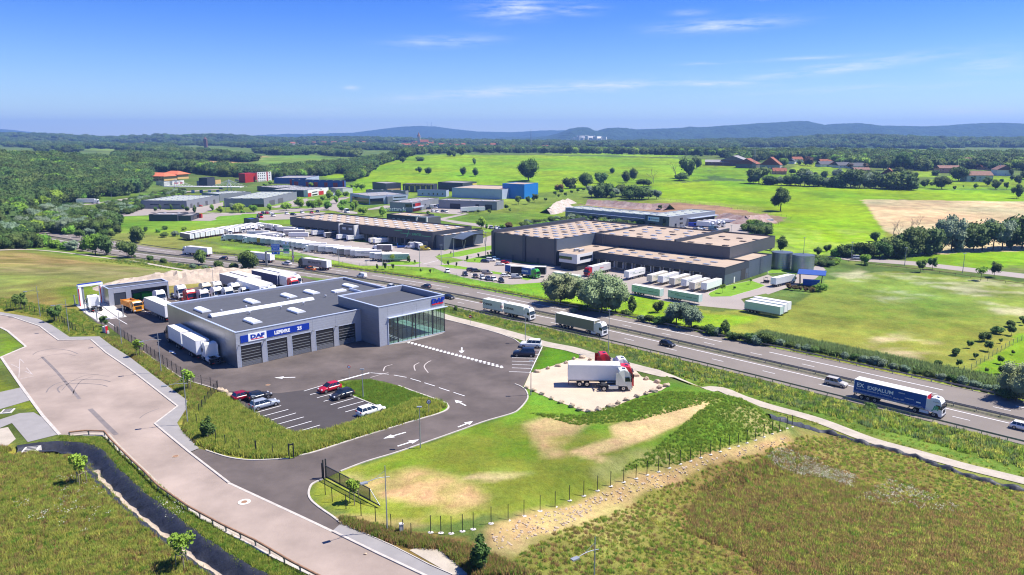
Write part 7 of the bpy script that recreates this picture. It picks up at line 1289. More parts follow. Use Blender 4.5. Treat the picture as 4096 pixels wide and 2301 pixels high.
for i,(u,v,t_,k,w_) in enumerate([(1080,1225,1128,'wood',1.1),(760,1375,1240,'bush',1),(850,1380,1230,'bush',1.1),(950,1385,1220,'bush',1.1),(1040,1385,1225,'bush',1),(1120,1390,1210,'bush',1),(1210,1385,1170,'wood',1),(1300,1385,1190,'bush',1),(1380,1370,1120,'wood',1),(1470,1365,1080,'wood',1),(1570,1355,1060,'wood',1),(1660,1345,1080,'wood',1),(1750,1310,1000,'silver',.8),(1840,1320,960,'silver',.9),(1900,1320,1180,'sbush',1),(2060,1315,1040,'wood',.9),(2150,1310,990,'wood',1),(2260,1305,1000,'silver',1),(2350,1305,1010,'silver',1),(2440,1300,1060,'wood',1),(2550,1290,925,'wood',.9),(2640,1290,940,'wood',1),(680,1370,1270,'gbush',1),(1000,1340,1250,'bush',1)]):
 tree(k,D1(u,v),D1(u,t_)[1],f'tree or tall shrub of the roadside grove, {nth(i)} in order',GX_,w_)
for i,(u,v,t_) in enumerate([(1258,1175,980),(1310,1185,1020),(1430,1140,960),(1510,1130,945)]):tree('dead',D1(u,v),D1(u,t_)[1],f'bare leafless tree, {nth(i)} from the left against the stubble field','bare trees',.8)
GHl='single trees on the green hill'
for i,(f,u,v,t_,k,w_,lb) in enumerate([(B1,1638,535,472,'round',1.15,'round tree on the lower green slope, left of two'),(B1,1728,545,474,'round',1.1,'round tree on the lower green slope, right of two'),(B1,2083,560,464,'round',.85,'taller tree on the slope, left of the right hand pair'),(B1,2205,565,478,'round',.85,'tree on the slope, right of the right hand pair'),(B1,2195,448,382,'round',.8,'small tree above the right hand pair'),(B1,2060,362,278,'oak',.9,'tall tree at the hill crest'),(B1,1940,366,296,'round',1,'tree cluster member left of the crest tree'),(B1,1990,370,308,'round',1,'lower tree touching the crest tree'),(B1,1470,432,368,'oak',1,'spreading tree on the upper left slope'),(B1,1500,395,276,'oak',1,'big dark tree at the upper left slope'),(B1,1410,402,356,'round',1,'small tree left of the big dark one'),(B1,1640,412,364,'bush',1.5,'wide low bush on the upper slope'),
      (C1,165,612,396,'oak',.95,'huge double crowned oak above the blue cube'),(C1,1005,540,478,'round',.9,'small lone fruit tree on the bright slope'),(C1,1145,632,510,'round',.9,'tree left of a close pair on the field edge'),(C1,1218,602,482,'round',.8,'tree right of a close pair on the field edge'),(C1,900,640,520,'wood',1.1,'broad tree above the hedge clump'),(C1,750,685,532,'oak',1,'wide dark tree in the hedge line'),(C1,580,690,572,'wood',1.2,'round dark tree at the left of the hedge line'),(C1,475,720,640,'rust',1.2,'rusty brown round tree'),(C1,620,712,650,'darkling',1,'small tree under the hedge line'),(D1,125,918,688,'oak',.85,'lone gnarled tree in the bright field'),(C1,1750,585,368,'wood',.7,'tall dark tree in front of the barns'),(C1,1850,492,366,'wood',.8,'dark tree left of the barns'),(C1,1320,665,590,'bush',1.6,'wide dark bush near the bare tree'),(C1,1700,610,520,'bush',1.2,'bush under the tall dark tree'),(C1,2480,640,460,'wood',1.2,'ivy covered tree by the pink house'),(C1,2430,640,560,'bush',1.2,'dark bush beside the pylon')]):tree(k,f(u,v),f(u,t_)[1],lb,GHl,w_)
tree('dead',C1(1640,592),C1(0,408)[1],'bare tree beside the tall dark tree before the barns','bare trees',.9);tree('dead',C1(1418,638),C1(0,478)[1],'bare tree standing alone on the field edge','bare trees',.9)
i=0
for u,v,t_ in [(800,775,660),(870,780,640),(950,775,618),(1040,775,680),(1110,765,640),(1170,780,700),(1240,800,640),(1300,800,665),(1370,795,690),(1450,795,700),(1000,785,720)]:tree(rt.choice(['wood','bush','silver','wood']),C1(u,v),C1(u,t_)[1],f'tree in the clump above the parcel depot, {nth(i)} from its left','clump above the parcel depot',1.2);i += 1
for i,(f,u,v,t_) in enumerate([(C1,435,762,712),(C1,540,772,725),(C1,660,732,685),(C1,717,720,678),(C1,500,745,690),(C1,230,828,738),(C1,160,848,762),(C1,65,852,758),(C1,340,822,780),(C1,470,785,745),(C1,500,1012,968),(C1,600,745,705),(B1,2410,905,860),(B1,2515,905,845),(B1,2550,925,885),(B1,2345,945,890),(B1,2235,940,900),(C1,1490,905,850)]):tree('darkling',f(u,v),f(u,t_)[1],f'young orchard tree, {nth(i)} on the slope around the blue cube','young trees on the slope',1.2)
for i,(u,v,t_,w_) in enumerate([(565,905,788,1.1),(440,890,785,1.1),(305,915,818,1.2),(725,905,820,1.3),(740,800,708,.9),(830,790,703,.9),(905,782,708,.9),(670,815,755,1.1),(640,880,800,1),(805,840,765,1),(865,925,850,1),(880,862,790,1.2),(1000,900,788,.8),(970,912,830,.9),(1075,952,862,1.2),(1270,972,876,.9),(135,912,845,1.1),(560,672,622,1.3),(712,672,632,1.4),(450,662,618,1.2),(145,652,608,1.2),(815,672,634,1.2),(857,674,634,1.2),(1060,705,620,1.2),(1010,692,640,1.2),(965,684,640,1.2),(2265,1092,978,1),(2470,1102,1038,.8),(2320,1102,1040,.8),(300,640,605,1),(90,668,630,1.3),(1730,948,915,1.5),(1490,930,910,2)]):tree('bright',B1(u,v),B1(u,t_)[1],f'bright green park tree, {nth(i)} of the business park planting','business park trees',w_)
tree('rust',B1(2545,1105),B1(0,1025)[1],'rust red leaved tree before the black trailer','business park trees',1)
for i,(u,v,t_,k) in enumerate([(2400,935,822,'bright'),(2350,925,835,'silver'),(2545,930,842,'bright'),(2130,912,852,'bright'),(2215,937,868,'bright'),(1960,932,848,'slim'),(1880,917,868,'round'),(1840,902,848,'slim'),(1720,907,848,'slim'),(1610,907,850,'slim'),(1560,932,868,'darkling'),(1335,938,878,'round'),(1660,1102,1058,'bush'),(1850,1108,1075,'bush'),(2440,935,900,'gbush')]):tree(k,A1(u,v),A1(u,t_)[1],f'tree before the grey business units, {nth(i)} of the planting','business unit trees',1.1)
for i,(f,u,v,t_) in enumerate([(B2,1535,382,305),(B2,1597,390,348),(B2,1218,447,388),(B2,1297,447,368),(B2,1377,445,385),(B2,2123,362,304),(B2,2235,327,283),(B2,1930,405,354),(B2,2015,417,370),(B2,2360,302,263),(B2,2330,307,270),(B2,1840,312,288),(B2,1655,475,435),(B2,1750,485,440),(B2,2200,365,340),(B2,1958,290,262)]):tree('column',f(u,v),f(u,t_)[1],f'small upright shrub, {nth(i)} in the haulage yard planting','upright shrubs in the haulage yard',1.2,'shrub',False,cat='shrub',lev=ZM)
tree('sapling',B2(1375,375),B2(0,292)[1],'young tree in front of the last green trailer',None,1.3,lev=ZM);tree('sapling',s6(573,675),s6(0,598)[1],'thin young tree on the warehouse lawn by the doors',None,1,lev=ZM);tree('sapling',s6(255,778),s6(0,658)[1],'thin young tree at the lawn tip',None,1,lev=ZM);tree('darkling',s6(390,738),s6(0,692)[1],'small dark shrub on the warehouse lawn',None,1,'shrub',cat='shrub',lev=ZM)
for i,(u,v,t_) in enumerate([(1010,735,655),(1070,745,680),(1130,750,690),(1200,755,695),(1270,765,700),(1340,755,655),(1390,740,645)]):tree('rust' if i<5 else 'gbush',s6(u,v),s6(u,t_)[1],f'rusty shrub round the open canopy, {nth(i)} from the left','rusty shrubs round the canopy',1.1,'shrub',cat='shrub',lev=ZM)
VT='trees of the village gardens'
for i,(u,v,t_,k,w_) in enumerate([(160,478,368,'bright',1.1),(400,462,362,'rust',1.1),(320,450,400,'wood',1),(1350,505,328,'oak',1.05),(1160,505,385,'oak',1),(1440,470,350,'wood',1),(1610,512,400,'bright',1.1),(1730,452,358,'bright',1.2),(1915,615,468,'oak',1.05),(1310,605,478,'wood',1),(1405,585,515,'rust',1),(1490,575,528,'wood',1.2),(1440,705,598,'wood',1.2),(1570,675,585,'round',1.1),(1745,695,565,'oak',1.1),(1650,660,620,'bush',1),(2200,665,570,'round',1.1),(2285,695,588,'round',1),(2085,690,640,'bright',1.1),(2395,702,620,'darkling',1.1),(2500,790,648,'round',.8),(2450,605,550,'round',1),(2520,645,558,'wood',1),(1870,712,660,'darkling',1),(2440,562,485,'slim',1.2),(700,605,488,'silver',1.1),(850,625,515,'wood',1),(570,605,515,'wood',.9),(1040,640,500,'wood',1.1),(360,560,480,'wood',1.2),(240,545,490,'bush',1.2),(470,560,520,'bush',1),(960,600,520,'wood',1),(985,500,430,'rust',1),(825,495,435,'rust',.9),(2100,470,390,'slim',1),(2240,500,430,'gbush',1),(1690,560,500,'bush',1),(2060,620,560,'round',1),(2350,630,590,'bush',1),(1960,690,655,'sapling',1),(80,500,470,'bush',1),(2600,600,500,'wood',1.2)]):tree(k,D1(u,v),D1(u,t_)[1],f'village garden tree, {nth(i)} in the village planting',VT,w_)
i=0
for u in range(0,1340,46):t_=545+40*math.sin(u*.013)+rt.uniform(-14,14)-(20 if 800<u<1100 else 0);v=652+(u/1340)*45;tree(rt.choice(['wood','wood','bush','silver']),D1(u,v),D1(u,t_)[1],f'dark tree of the long hedge below the houses, {nth(i)} from the left','long hedge below the houses',1.25);i += 1
# --- woods as masses: instanced trees
def scatter_group(name,protos):
 ng=bpy.data.node_groups.new(name,'GeometryNodeTree');ng.interface.new_socket('Geometry',in_out='INPUT',socket_type='NodeSocketGeometry');ng.interface.new_socket('Geometry',in_out='OUTPUT',socket_type='NodeSocketGeometry')
 gi=ng.nodes.new('NodeGroupInput');go=ng.nodes.new('NodeGroupOutput');ip=ng.nodes.new('GeometryNodeInstanceOnPoints');ng.links.new(gi.outputs[0],ip.inputs['Points'])
 j=ng.nodes.new('GeometryNodeJoinGeometry')
 for p in reversed(protos):
  oi=ng.nodes.new('GeometryNodeObjectInfo');oi.inputs['Object'].default_value=p;oi.transform_space='ORIGINAL';oi.inputs['As Instance'].default_value=True;ng.links.new(oi.outputs['Geometry'],j.inputs[0])
 ng.links.new(j.outputs[0],ip.inputs['Instance']);ip.inputs['Pick Instance'].default_value=True
 for nm,ty,key in (('idx','INT','Instance Index'),('rot','FLOAT_VECTOR','Rotation'),('scl','FLOAT_VECTOR','Scale')):
  na=ng.nodes.new('GeometryNodeInputNamedAttribute');na.data_type=ty;na.inputs['Name'].default_value=nm;ng.links.new(na.outputs['Attribute'],ip.inputs[key])
 ng.links.new(ip.outputs[0],go.inputs[0]);return ng
def scatter(name,pts,scl,protos,lb=None,tilt=0,cat=None):
 n=len(pts);me=bpy.data.meshes.new(name);me.vertices.add(n);me.vertices.foreach_set('co',np.array(pts,np.float32).ravel())
 a=me.attributes.new('idx','INT','POINT');a.data.foreach_set('value',rng.integers(0,len(protos),n).astype(np.int32));a=me.attributes.new('rot','FLOAT_VECTOR','POINT');rv=np.zeros((n,3),np.float32);rv[:,2]=rng.uniform(0,6.28,n);rv[:,:2]=rng.normal(size=(n,2))*tilt;a.data.foreach_set('vector',rv.ravel())
 a=me.attributes.new('scl','FLOAT_VECTOR','POINT');a.data.foreach_set('vector',np.array(scl,np.float32).ravel());o=ob(name,me,kind='stuff',label=lb,cat=cat);m=o.modifiers.new('scatter','NODES');m.node_group=scatter_group(name,protos);return o
def proto(k):     # crowns of trees that already stand in the scene
 ms=[c for c,t in TY[k]];return [next(o for o in sc.objects if o.data==m) for m in ms if any(o.data==m for o in sc.objects)] 
def inarea(px,n,excl=(),lev=None,f=None):
 pl=[(G(u,v)[:2] if lev is None else P(u,v,lev)) for u,v in px];ex=[[G(*q)[:2] for q in e] for e in excl];a=np.array(pl);lo,hi=a.min(0),a.max(0);out_=[]
 area=abs(sum(p[0]*q[1]-q[0]*p[1] for p,q in zip(pl,pl[1:]+pl[:1])))/2;m=int(n*(hi[0]-lo[0])*(hi[1]-lo[1])/max(area,1))+10;X=rng.uniform(lo[0],hi[0],m);Y=rng.uniform(lo[1],hi[1],m);k=inpoly(X,Y,pl)
 for e in ex:k &= ~inpoly(X,Y,e)
 if f is not None:k &= f(X,Y)
 X,Y=X[k],Y[k];return np.stack([X,Y,T(X,Y)],1)
PW=proto('wood')+proto('round')[:1]+proto('bright')[:1]
def woods(name,px,n,h,lb,excl=(),wf=1.1,pr=None,jit=.25):
 p=inarea(px,n,excl);hh=h*(1+rng.uniform(-jit,jit,len(p)));p[:,2] -= hh*.12;s=np.stack([hh*wf,hh*wf,hh],1);return scatter(name,p,s,pr or PW,lb,0,'woodland')
woods('left_woods',[(-300,405),(0,402),(150,408),(280,414),(400,422),(520,428),(600,434),(650,442),(600,447),(490,436),(440,436),(375,438),(368,466),(352,485),(300,494),(200,508),(120,520),(60,540),(0,590),(-300,620)],3400,15,'dense deciduous wood covering the left hillside',[[(178,452),(200,450),(238,462),(236,474),(205,466)]],1.15)
woods('roadside_woods',[(-300,580),(0,560),(90,540),(170,535),(250,545),(285,565),(275,585),(200,592),(120,588),(70,600),(30,615),(-300,640)],420,9,'mixed green thicket below the exit road',(),1.15,PW+proto('silver'));woods('verge_thicket',[(-300,635),(0,615),(60,610),(110,618),(90,625),(0,628),(-300,645)],90,7,'dark thicket at the left edge of the footpath',(),1.2)
woods('exit_road_bushes',[(240,520),(300,515),(360,500),(400,490),(460,480),(470,500),(380,520),(330,540),(270,545)],160,5,'low bushes between the exit road and the lawn',(),1.3,PW+proto('silver'))
woods('hotel_woods',[(560,440),(640,437),(700,432),(780,425),(860,418),(915,412),(930,425),(900,440),(860,436),(800,445),(740,447),(700,452),(640,445)],750,13,'tree belt behind the hotel and the red and blue halls')
woods('hill_left_woods',[(905,412),(960,402),(1000,396),(1040,392),(1000,402),(950,418),(925,436),(915,445),(890,455),(870,462),(880,448),(900,436)],420,13,'dark trees climbing the left flank of the green hill');woods('crest_trees',[(1000,392),(1100,387),(1200,385),(1300,386),(1500,387),(1700,391),(1800,396),(1900,402),(1900,396),(1700,384),(1400,380),(1000,382)],700,17,'continuous tree line behind the crest of the green hill')
woods('village_woods',[(1850,412),(1950,404),(2050,406),(2130,420),(2250,424),(2320,430),(2400,428),(2700,432),(2700,402),(2300,394),(2000,390),(1830,396)],1500,17,'broad woods behind the village houses');woods('park_bushes',[(1050,575),(1180,562),(1290,548),(1370,545),(1410,552),(1360,570),(1290,575),(1160,585)],0 or 10,3,'x') if 0 else None
woods('embankment_bushes',[(1290,572),(1420,552),(1500,545),(1630,552),(1640,568),(1560,578),(1440,575),(1330,588)],170,3.6,'bushy green embankment between depot and slope',(),1.4,PW+proto('silver'));woods('ridge_bushes',[(920,570),(1010,545),(1100,560),(1050,575),(950,580)],1,3,'x') if 0 else None
woods('tank_bushes',[(2020,652),(2060,650),(2110,660),(2100,668),(2080,672),(2030,668)],60,2.6,'low dark hedge behind the steel tanks',(),1.5);woods('yard_hedge',[(1850,582),(1890,568),(1930,575),(1940,590),(1900,592)],26,5,'green bushes at the corner of the parcel depot yard',(),1.4)
FARP=proto('wood')
def fwoods(name,L,n,h,lb):
 P_=np.concatenate([inarea(px,int(n*w_)) for px,w_ in L]);hh=h*(1+rng.uniform(-.3,.3,len(P_)));P_[:,2] -= hh*.15;scatter(name,P_,np.stack([hh*1.5,hh*1.5,hh],1),FARP,lb,0,'woodland')
fwoods('valley_woods',[([(0,368),(60,372),(120,386),(200,385),(210,374),(290,376),(300,366),(200,362),(60,358),(0,362),(-200,362),(-200,375)],.35),([(296,370),(430,370),(445,382),(400,388),(350,380),(296,380)],.16),([(430,366),(560,368),(600,372),(700,374),(780,376),(680,366),(560,362),(430,362)],.14),([(440,398),(500,398),(640,404),(640,409),(520,405),(440,404)],.05),([(300,398),(430,404),(440,410),(300,408)],.08),([(640,384),(780,378),(860,380),(900,390),(900,398),(800,390),(660,392)],.12),([(535,394),(570,396),(575,404),(540,402)],.03),([(800,368),(1000,372),(1000,380),(905,378),(840,374)],.10),([(420,384),(455,383),(520,388),(500,394),(440,390)],.03)],1500,17,'scattered woods and hedges over the far valley')
fwoods('ridge_village_trees',[([(600,364),(800,362),(1000,365),(1100,364),(1300,370),(1380,372),(1500,374),(1500,380),(1300,380),(1000,374),(800,366),(600,368)],1)],520,13,'trees among the houses of the ridge village')
fwoods('plain_woods',[([(1250,372),(1500,374),(1850,380),(1850,366),(1500,362),(1250,364)],.6),([(1100,361),(1400,360),(1400,365),(1100,366)],.2),([(600,358),(1000,358),(1000,361),(600,361)],.2)],1300,20,'far off woods on the plain behind the ridge')
def ridge_canopy(name,obn,n,h,lb):
 o=sc.objects[obn];me=o.data;v=np.empty(len(me.vertices)*3);me.vertices.foreach_get('co',v);v=v.reshape(-1,3);i=rng.integers(0,len(v),n);p=v[i]+rng.normal(size=(n,3))*np.array([9,22,.0]);base=T(p[:,0],p[:,1],False);k=p[:,2]>base-2;p=p[k]
 hh=h*(1+rng.uniform(-.3,.3,len(p)));p[:,2] -= hh*.25;scatter(name,p,np.stack([hh*1.5,hh*1.5,hh],1),FARP,lb,0,'woodland')
ridge_canopy('rise_canopy','forested_rise',7500,22,'tree canopy covering the forested rise on the right');ridge_canopy('ridge_canopy','wooded_ridge',5000,24,'tree canopy covering the wooded ridge on the left')
# --- tall grass, weeds, reeds, stones, flowers
def tuft(name,seed,n,h,r,m,w_=.03):
 g=random.Random(seed);V=[];F=[]
 for i in range(n):a=g.uniform(0,6.28);d=g.uniform(0,r);x,y=d*math.cos(a),d*math.sin(a);hh=h*g.uniform(.5,1.1);lx,ly=g.uniform(-.3,.3)*hh,g.uniform(-.3,.3)*hh;t_=g.uniform(0,3.14);dx,dy=math.cos(t_)*w_,math.sin(t_)*w_;o=len(V);V += [(x-dx,y-dy,0),(x+dx,y+dy,0),(x+lx,y+ly,hh)];F.append((o,o+1,o+2))
 me=bpy.data.meshes.new(name);me.from_pydata(V,[],F);me.materials.append(M[m]);return me
TF={k:[ob('weed',tuft('weed',50+i*7+j,34,.75,.55,m,.05),None,(0,0,0)) for j in range(2)] for i,(k,m) in enumerate((('gold','grass_gold'),('green','grass_green'),('brown','grass_brown'),('reed','reed')))}
pl_={'gold':(B3(1500,760),B3(600,960)),'green':(B3(1300,500),A3(1900,600)),'brown':(B4(1050,960),B4(1700,1150)),'reed':(D3(1400,250),D3(1600,300))}
for k,os_ in TF.items():
 for o,px in zip(os_,pl_[k]):x,y,z=G(*px);o.location=(x,y,z);o.name='tall_weed';o['label']={'gold':'golden tuft of tall grass on the dealer verge','green':'green tuft of grass near the lamp','brown':'rusty tuft of weeds by the fence end','reed':'grey green reed tuft by the far rail'}[k]+(' , nearer one' if px is pl_[k][1] else ', farther one');o['category']='weed'
def grass(name,px,n,k,h,lb,excl=()):
 p=inarea(px,n,excl);hh=h*rng.uniform(.6,1.3,len(p));scatter(name,p,np.stack([hh*1.15,hh*1.15,hh],1),sum([TF[q] for q in k.split()],[]),lb,.1,'grass')
grass('tall_verge_grass',[(560,995),(590,1015),(644,1050),(694,1074),(730,1095),(832,1086),(972,1040),(1045,1008),(1100,1012),(1120,1022),(1095,1040),(900,1100),(740,1148),(650,1152),(560,1140),(510,1122),(470,1085),(475,1050),(520,1010)],9000,'gold gold green',.95,'tall golden grass on the dealer verge');grass('island_grass',[(860,964),(930,957),(1005,974),(1110,1014),(1120,1026),(1050,1045),(975,1030),(900,998)],2600,'green',.5,'lush green grass on the traffic island')
grass('fence_strip_grass',[(262,850),(300,852),(362,892),(452,955),(545,990),(560,1010),(475,1080),(500,1122),(462,1085),(480,1010),(390,940),(325,893)],4200,'gold green brown',.7,'rough yellow grass strip between sidewalk and fence');grass('left_verge_grass',[(0,778),(100,795),(130,812),(180,845),(250,842),(255,828),(190,780),(120,770),(0,750)],1800,'gold green',.55,'patchy grass along the curved fence')
grass('meadow_grass',[(-200,1110),(60,1130),(110,1145),(230,1150),(330,1270),(420,1350),(560,1470),(560,1560),(-400,1560)],16000,'gold gold green brown gold',.6,'mixed tall meadow grass left of the ditch');grass('ditch_bank_grass',[(150,1100),(262,1103),(330,1168),(500,1305),(640,1385),(800,1470),(640,1440),(500,1370),(400,1280),(300,1190),(240,1140),(160,1118)],3800,'green green gold',.5,'green grass between ditch and wooden rail')
grass('heath_weeds',[(1730,1310),(1760,1230),(1850,1180),(2000,1125),(2100,1180),(2260,1260),(2500,1290),(2750,1380),(2750,1600),(1980,1560),(1880,1400),(1740,1345)],20000,'brown brown brown green gold',.7,'brown seeding weeds covering the right field');grass('field_weeds',[(1400,1340),(1640,1240),(1800,1172),(1990,1112),(2100,1092),(2576,1240),(2850,1330),(2850,1600),(1250,1600),(1300,1400)],15000,'gold green brown',.45,'rough yellow green grass of the right field')
grass('rusty_weeds',[(855,1305),(960,1330),(1060,1355),(1180,1378),(1250,1410),(1330,1447),(1190,1447),(1110,1380),(1030,1375),(950,1350),(870,1320)],2600,'brown brown green',.8,'rusty weeds behind the sidewalk corner');grass('bank_grass',[(1330,1040),(1460,1045),(1680,985),(1800,990),(1880,1012),(1980,1085),(1900,1100),(1700,1170),(1560,1185),(1660,1120),(1790,1010),(1600,1060),(1450,1070)],4200,'green',.4,'green grass on the embankment round the gravel pad')
p=[];
for i in range(len(mwl)):
 if mwl[i].y<330 and mwl[i].y>110:p.append(i)
def along(name,s0,s1_,n,k,h,lb,ii=p):
 j=rng.choice(ii,n);s=rng.uniform(min(s0,s1_),max(s0,s1_),n);q=[];
 for a,c in zip(j,s):t_=(mwl[min(a+1,len(mwl)-1)]-mwl[a-1]).normalized();q.append((mwl[a].x+t_.y*c+rng.uniform(-.5,.5),mwl[a].y-t_.x*c))
 q=np.array(q);k_=segdist(q[:,0],q[:,1],[(v.x,v.y) for v in pth])>1.9;q=q[k_];z=T(q[:,0],q[:,1],False);hh=h*rng.uniform(.5,1.4,len(q));scatter(name,np.column_stack([q,z]),np.stack([hh*1.2,hh*1.2,hh],1),sum([TF[x] for x in k.split()],[]),lb,.12,'grass')
along('near_verge_weeds',14.2,26,9000,'gold green reed',.95,'tall weeds on the slope between motorway and gravel path');along('path_edge_grass',27,34,3000,'gold green',.45,'grass along the edge of the gravel path');along('far_verge_grass',-13.5,-17,5200,'green gold',.6,'grass strip behind the far guardrail');along('reeds',-17,-22,6500,'reed',2.0,'grey green reeds behind the far guardrail',[i for i in p if mwl[i].x>52])
st_=[crown_mesh('stone',3,0,.1,'stone',1,.5,.35,.2,(1,1))] if 0 else None
def rock(seed,m='stone',n=2):
 b=bmesh.new();bmesh.ops.create_icosphere(b,subdivisions=n,radius=.5);g=random.Random(seed);sx,sy,sz=g.uniform(.9,1.3),g.uniform(.7,1),g.uniform(.6,.85);o=Vector((g.random()*9,g.random()*9,0))
 from mathutils import noise as mn
 for v in b.verts:k=1+.45*mn.noise(v.co*2.2+o);v.co=Vector((round(v.co.x*k*4.2)/4.2*.5+v.co.x*k*.5,v.co.y*k,max(-.3,v.co.z*k)));v.co=Vector((v.co.x*sx,v.co.y*sy,v.co.z*sz))
 me=bpy.data.meshes.new('boulder');b.to_mesh(me);b.free();me.materials.append(M[m]);return me
RK=[rock(s) for s in range(5)]
BD=[(255,268),(362,236),(463,210),(543,178),(620,138),(707,125),(785,148),(1247,308),(1348,342),(1458,374),(1555,408),(1483,430),(1422,462),(1348,490),(1255,518),(1155,550),(1068,585),(990,615),(870,650),(768,668),(687,648),(603,615),(490,575),(397,540),(302,493),(220,455),(147,432)]
szb=[1.0,.8,.95,.9,.8,1.15,.8,1.0,1.1,1.2,1.1,1.1,1.2,1.0,1.0,1.0,.95,1.2,1.2,.9,1.2,1.15,.9,.8,.9,.95,.8]
for i,(u,v) in enumerate(BD):x,y=P(*C3(u,v+8));ob('boulder',RK[i%5],None,(x,y,.24),i*1.3,f'pale boulder on the rim of the gravel pad, {nth(i)} clockwise from the parking bays','boulder','boulders round the gravel pad',sc_=szb[i]*1.0)
for i,(u,v,s) in enumerate([(2215,465,1.2),(2260,490,1.3),(2310,520,1.4),(2335,560,.9)]):x,y=P(*A3(u,v));ob('boulder',RK[i],None,(x,y,.25),i,f'white block at the corner of the car park, {nth(i)} from the fence','boulder','white blocks at the car park corner',sc_=s)
sx=[ob('stone',rock(20+i,'stone',1),None,(*P(*B4(1100+i*1200,1240-i*100)),.1),0,['small pale stone by the sidewalk weeds','small pale stone in the stony strip'][i],'stone',sc_=.3) for i in range(2)]
p=inarea([(1980,1100),(1985,1108),(1800,1165),(1640,1235),(1500,1280),(1400,1335),(1250,1385),(1235,1345),(1320,1305),(1500,1245),(1660,1192),(1790,1148)],420);h=rng.uniform(.04,.24,len(p));p[:,2] += .03;scatter('scattered_stones',p,np.stack([h*2,h*1.6,h*1.5],1),sx,'loose pale stones along the bare strip outside the fence',.2,'stones')
fl=ob('flower_head',tuft('flower',5,9,.12,.5,'flower_white',.07),None,(*G(2130,1165),),0,'white flowering weed tuft in the right field','flower',kind='stuff');
p=np.concatenate([inarea([(1930,1150),(1960,1130),(2050,1160),(2150,1200),(2140,1230),(2060,1205),(1950,1180)],420),inarea([(2150,1260),(2240,1210),(2350,1250),(2440,1300),(2250,1275)],150),inarea([(150,1200),(230,1190),(290,1330),(190,1360),(60,1300),(30,1270)],40),inarea([(390,1260),(450,1250),(480,1300),(410,1300)],24)]);p[:,2] += .45;h=rng.uniform(.6,1.2,len(p));scatter('white_flowers',p,np.stack([h,h,h*.8],1),[fl],'white flowering umbels scattered in the fields',.2,'flowers')
# ------------------------------------------------------------ guardrails, fences, lamps, signs
def guard(name,lb,s,side,step=4.0,dbl=False,i0=0,i1=None,steelc='rail_steel'):
 pts=offs(mwl,s)[i0:i1];r=thing(name,lb,'guardrail',(0,0,0));b=MB()
 for ds in ((-.28,.28) if dbl else (0,)):
  for z0 in (ZM+.5,):
   L=offs(pts,ds-.03);L2=offs(pts,ds+.03);n=len(L);vs=[(p.x,p.y,z0) for p in L]+[(p.x,p.y,z0+.32) for p in L]+[(p.x,p.y,z0+.32) for p in L2]+[(p.x,p.y,z0) for p in L2]
   b.poly(vs,[(i,i+1,n+i+1,n+i) for i in range(n-1)]+[(n+i,n+i+1,2*n+i+1,2*n+i) for i in range(n-1)]+[(2*n+i,2*n+i+1,3*n+i+1,3*n+i) for i in range(n-1)],steelc)
 ob('rail',b,r);pm=MB();pm.box(-.07,-.07,0,.07,.07,.78,'galv');
 if dbl:pm.box(-.3,-.06,.55,.3,.06,.62,'galv')
 pm=pm.mesh('post');q=resample(pts,step);q=[v for v in q if v.y<340 and v.y>95]
 for k,v in enumerate(q[-290:]):ob('post',pm,r,(v.x,v.y,ZM),math.pi/4)
 return r
guard('guardrail','double steel guardrail in the middle of the motorway',.6,0,4,True);guard('guardrail','steel guardrail on the near side of the motorway',12.75,0);guard('guardrail','steel guardrail on the far side of the motorway',-12.4,0)
# wooden faced rail by the ditch
RL=[(283,1096),(300,1094),(335,1092),(405,1093)] if 0 else A3(0,0) and [A3(700,925),A3(840,908),A3(1050,912),A3(1130,1010),A3(1300,1180),A3(1450,1320),A4(1590,600),A4(1900,815),A4(2240,1000),A4(2570,1160),B4(110,1225),B4(350,1370),B4(560,1480),B4(800,1600)]
pts=resample([P(*q) for q in RL],1.0);r=thing('wooden_guardrail','round timber guardrail curving between street and ditch','guardrail',(0,0,.03));b=MB()
for a,c in zip(pts,pts[1:]):b.cyl((a.x,a.y,.72),(c.x,c.y,.72),.13,'wood_rail',8,caps=False)
ob('rail',b,r);pm=MB();pm.box(-.07,-.07,0,.07,.07,.7,'galv');pm.box(-.12,-.1,.55,.12,.1,.62,'galv');pm=pm.mesh('post')
for v in resample(pts,2.6):ob('post',pm,r,(v.x,v.y,0))
b=MB();ribbon_mb(b,[P(*q) for q in RL],.5,'path_gravel',.04,0,-.55);ob('gravel_edge',b,kind='structure')
def mesh_fence(name,lb,px,h=1.9,net=True,lev=None,col_='steel_dark',every=None,group=None,foot=False):
 pts=[Vector(G(*q)) if lev is None else Vector((*P(*q,lev),lev)) for q in px]
 if every:pts=[Vector((v.x,v.y,Tz(v.x,v.y) if lev is None else lev)) for v in resample([(p.x,p.y) for p in pts],every)]
 r=thing(name,lb,'fence',tuple(pts[0]),0,group);o=pts[0];pm=MB();pm.box(-.04,-.04,-.1,.04,.04,h,col_);
 if foot:pm.poly([(math.cos(a*.9)*.35,math.sin(a*.9)*.28,.04) for a in range(7)],[tuple(range(7))],'concrete_white')
 pm=pm.mesh('post')
 for p in pts:ob('post',pm,r,tuple(p-o))
 if net:
  for a,c in zip(pts,pts[1:]):
   a=a-o;c=c-o;d=(c-a);n=max(1,int(d.length/.25));b=MB();w_=.008
   for k in range(1,n):q=a+d*(k/n);b.poly([q+Vector((-w_,-w_,.05)),q+Vector((w_,w_,.05)),q+Vector((w_,w_,h-.1)),q+Vector((-w_,-w_,h-.1))],[(0,1,2,3)],col_)
   for zz in np.arange(.1,h,.45):b.poly([a+Vector((0,0,zz)),c+Vector((0,0,zz)),c+Vector((0,0,zz+.02)),a+Vector((0,0,zz+.02))],[(0,1,2,3)],col_)
   o_=ob('mesh_panel',b,r)
 return r
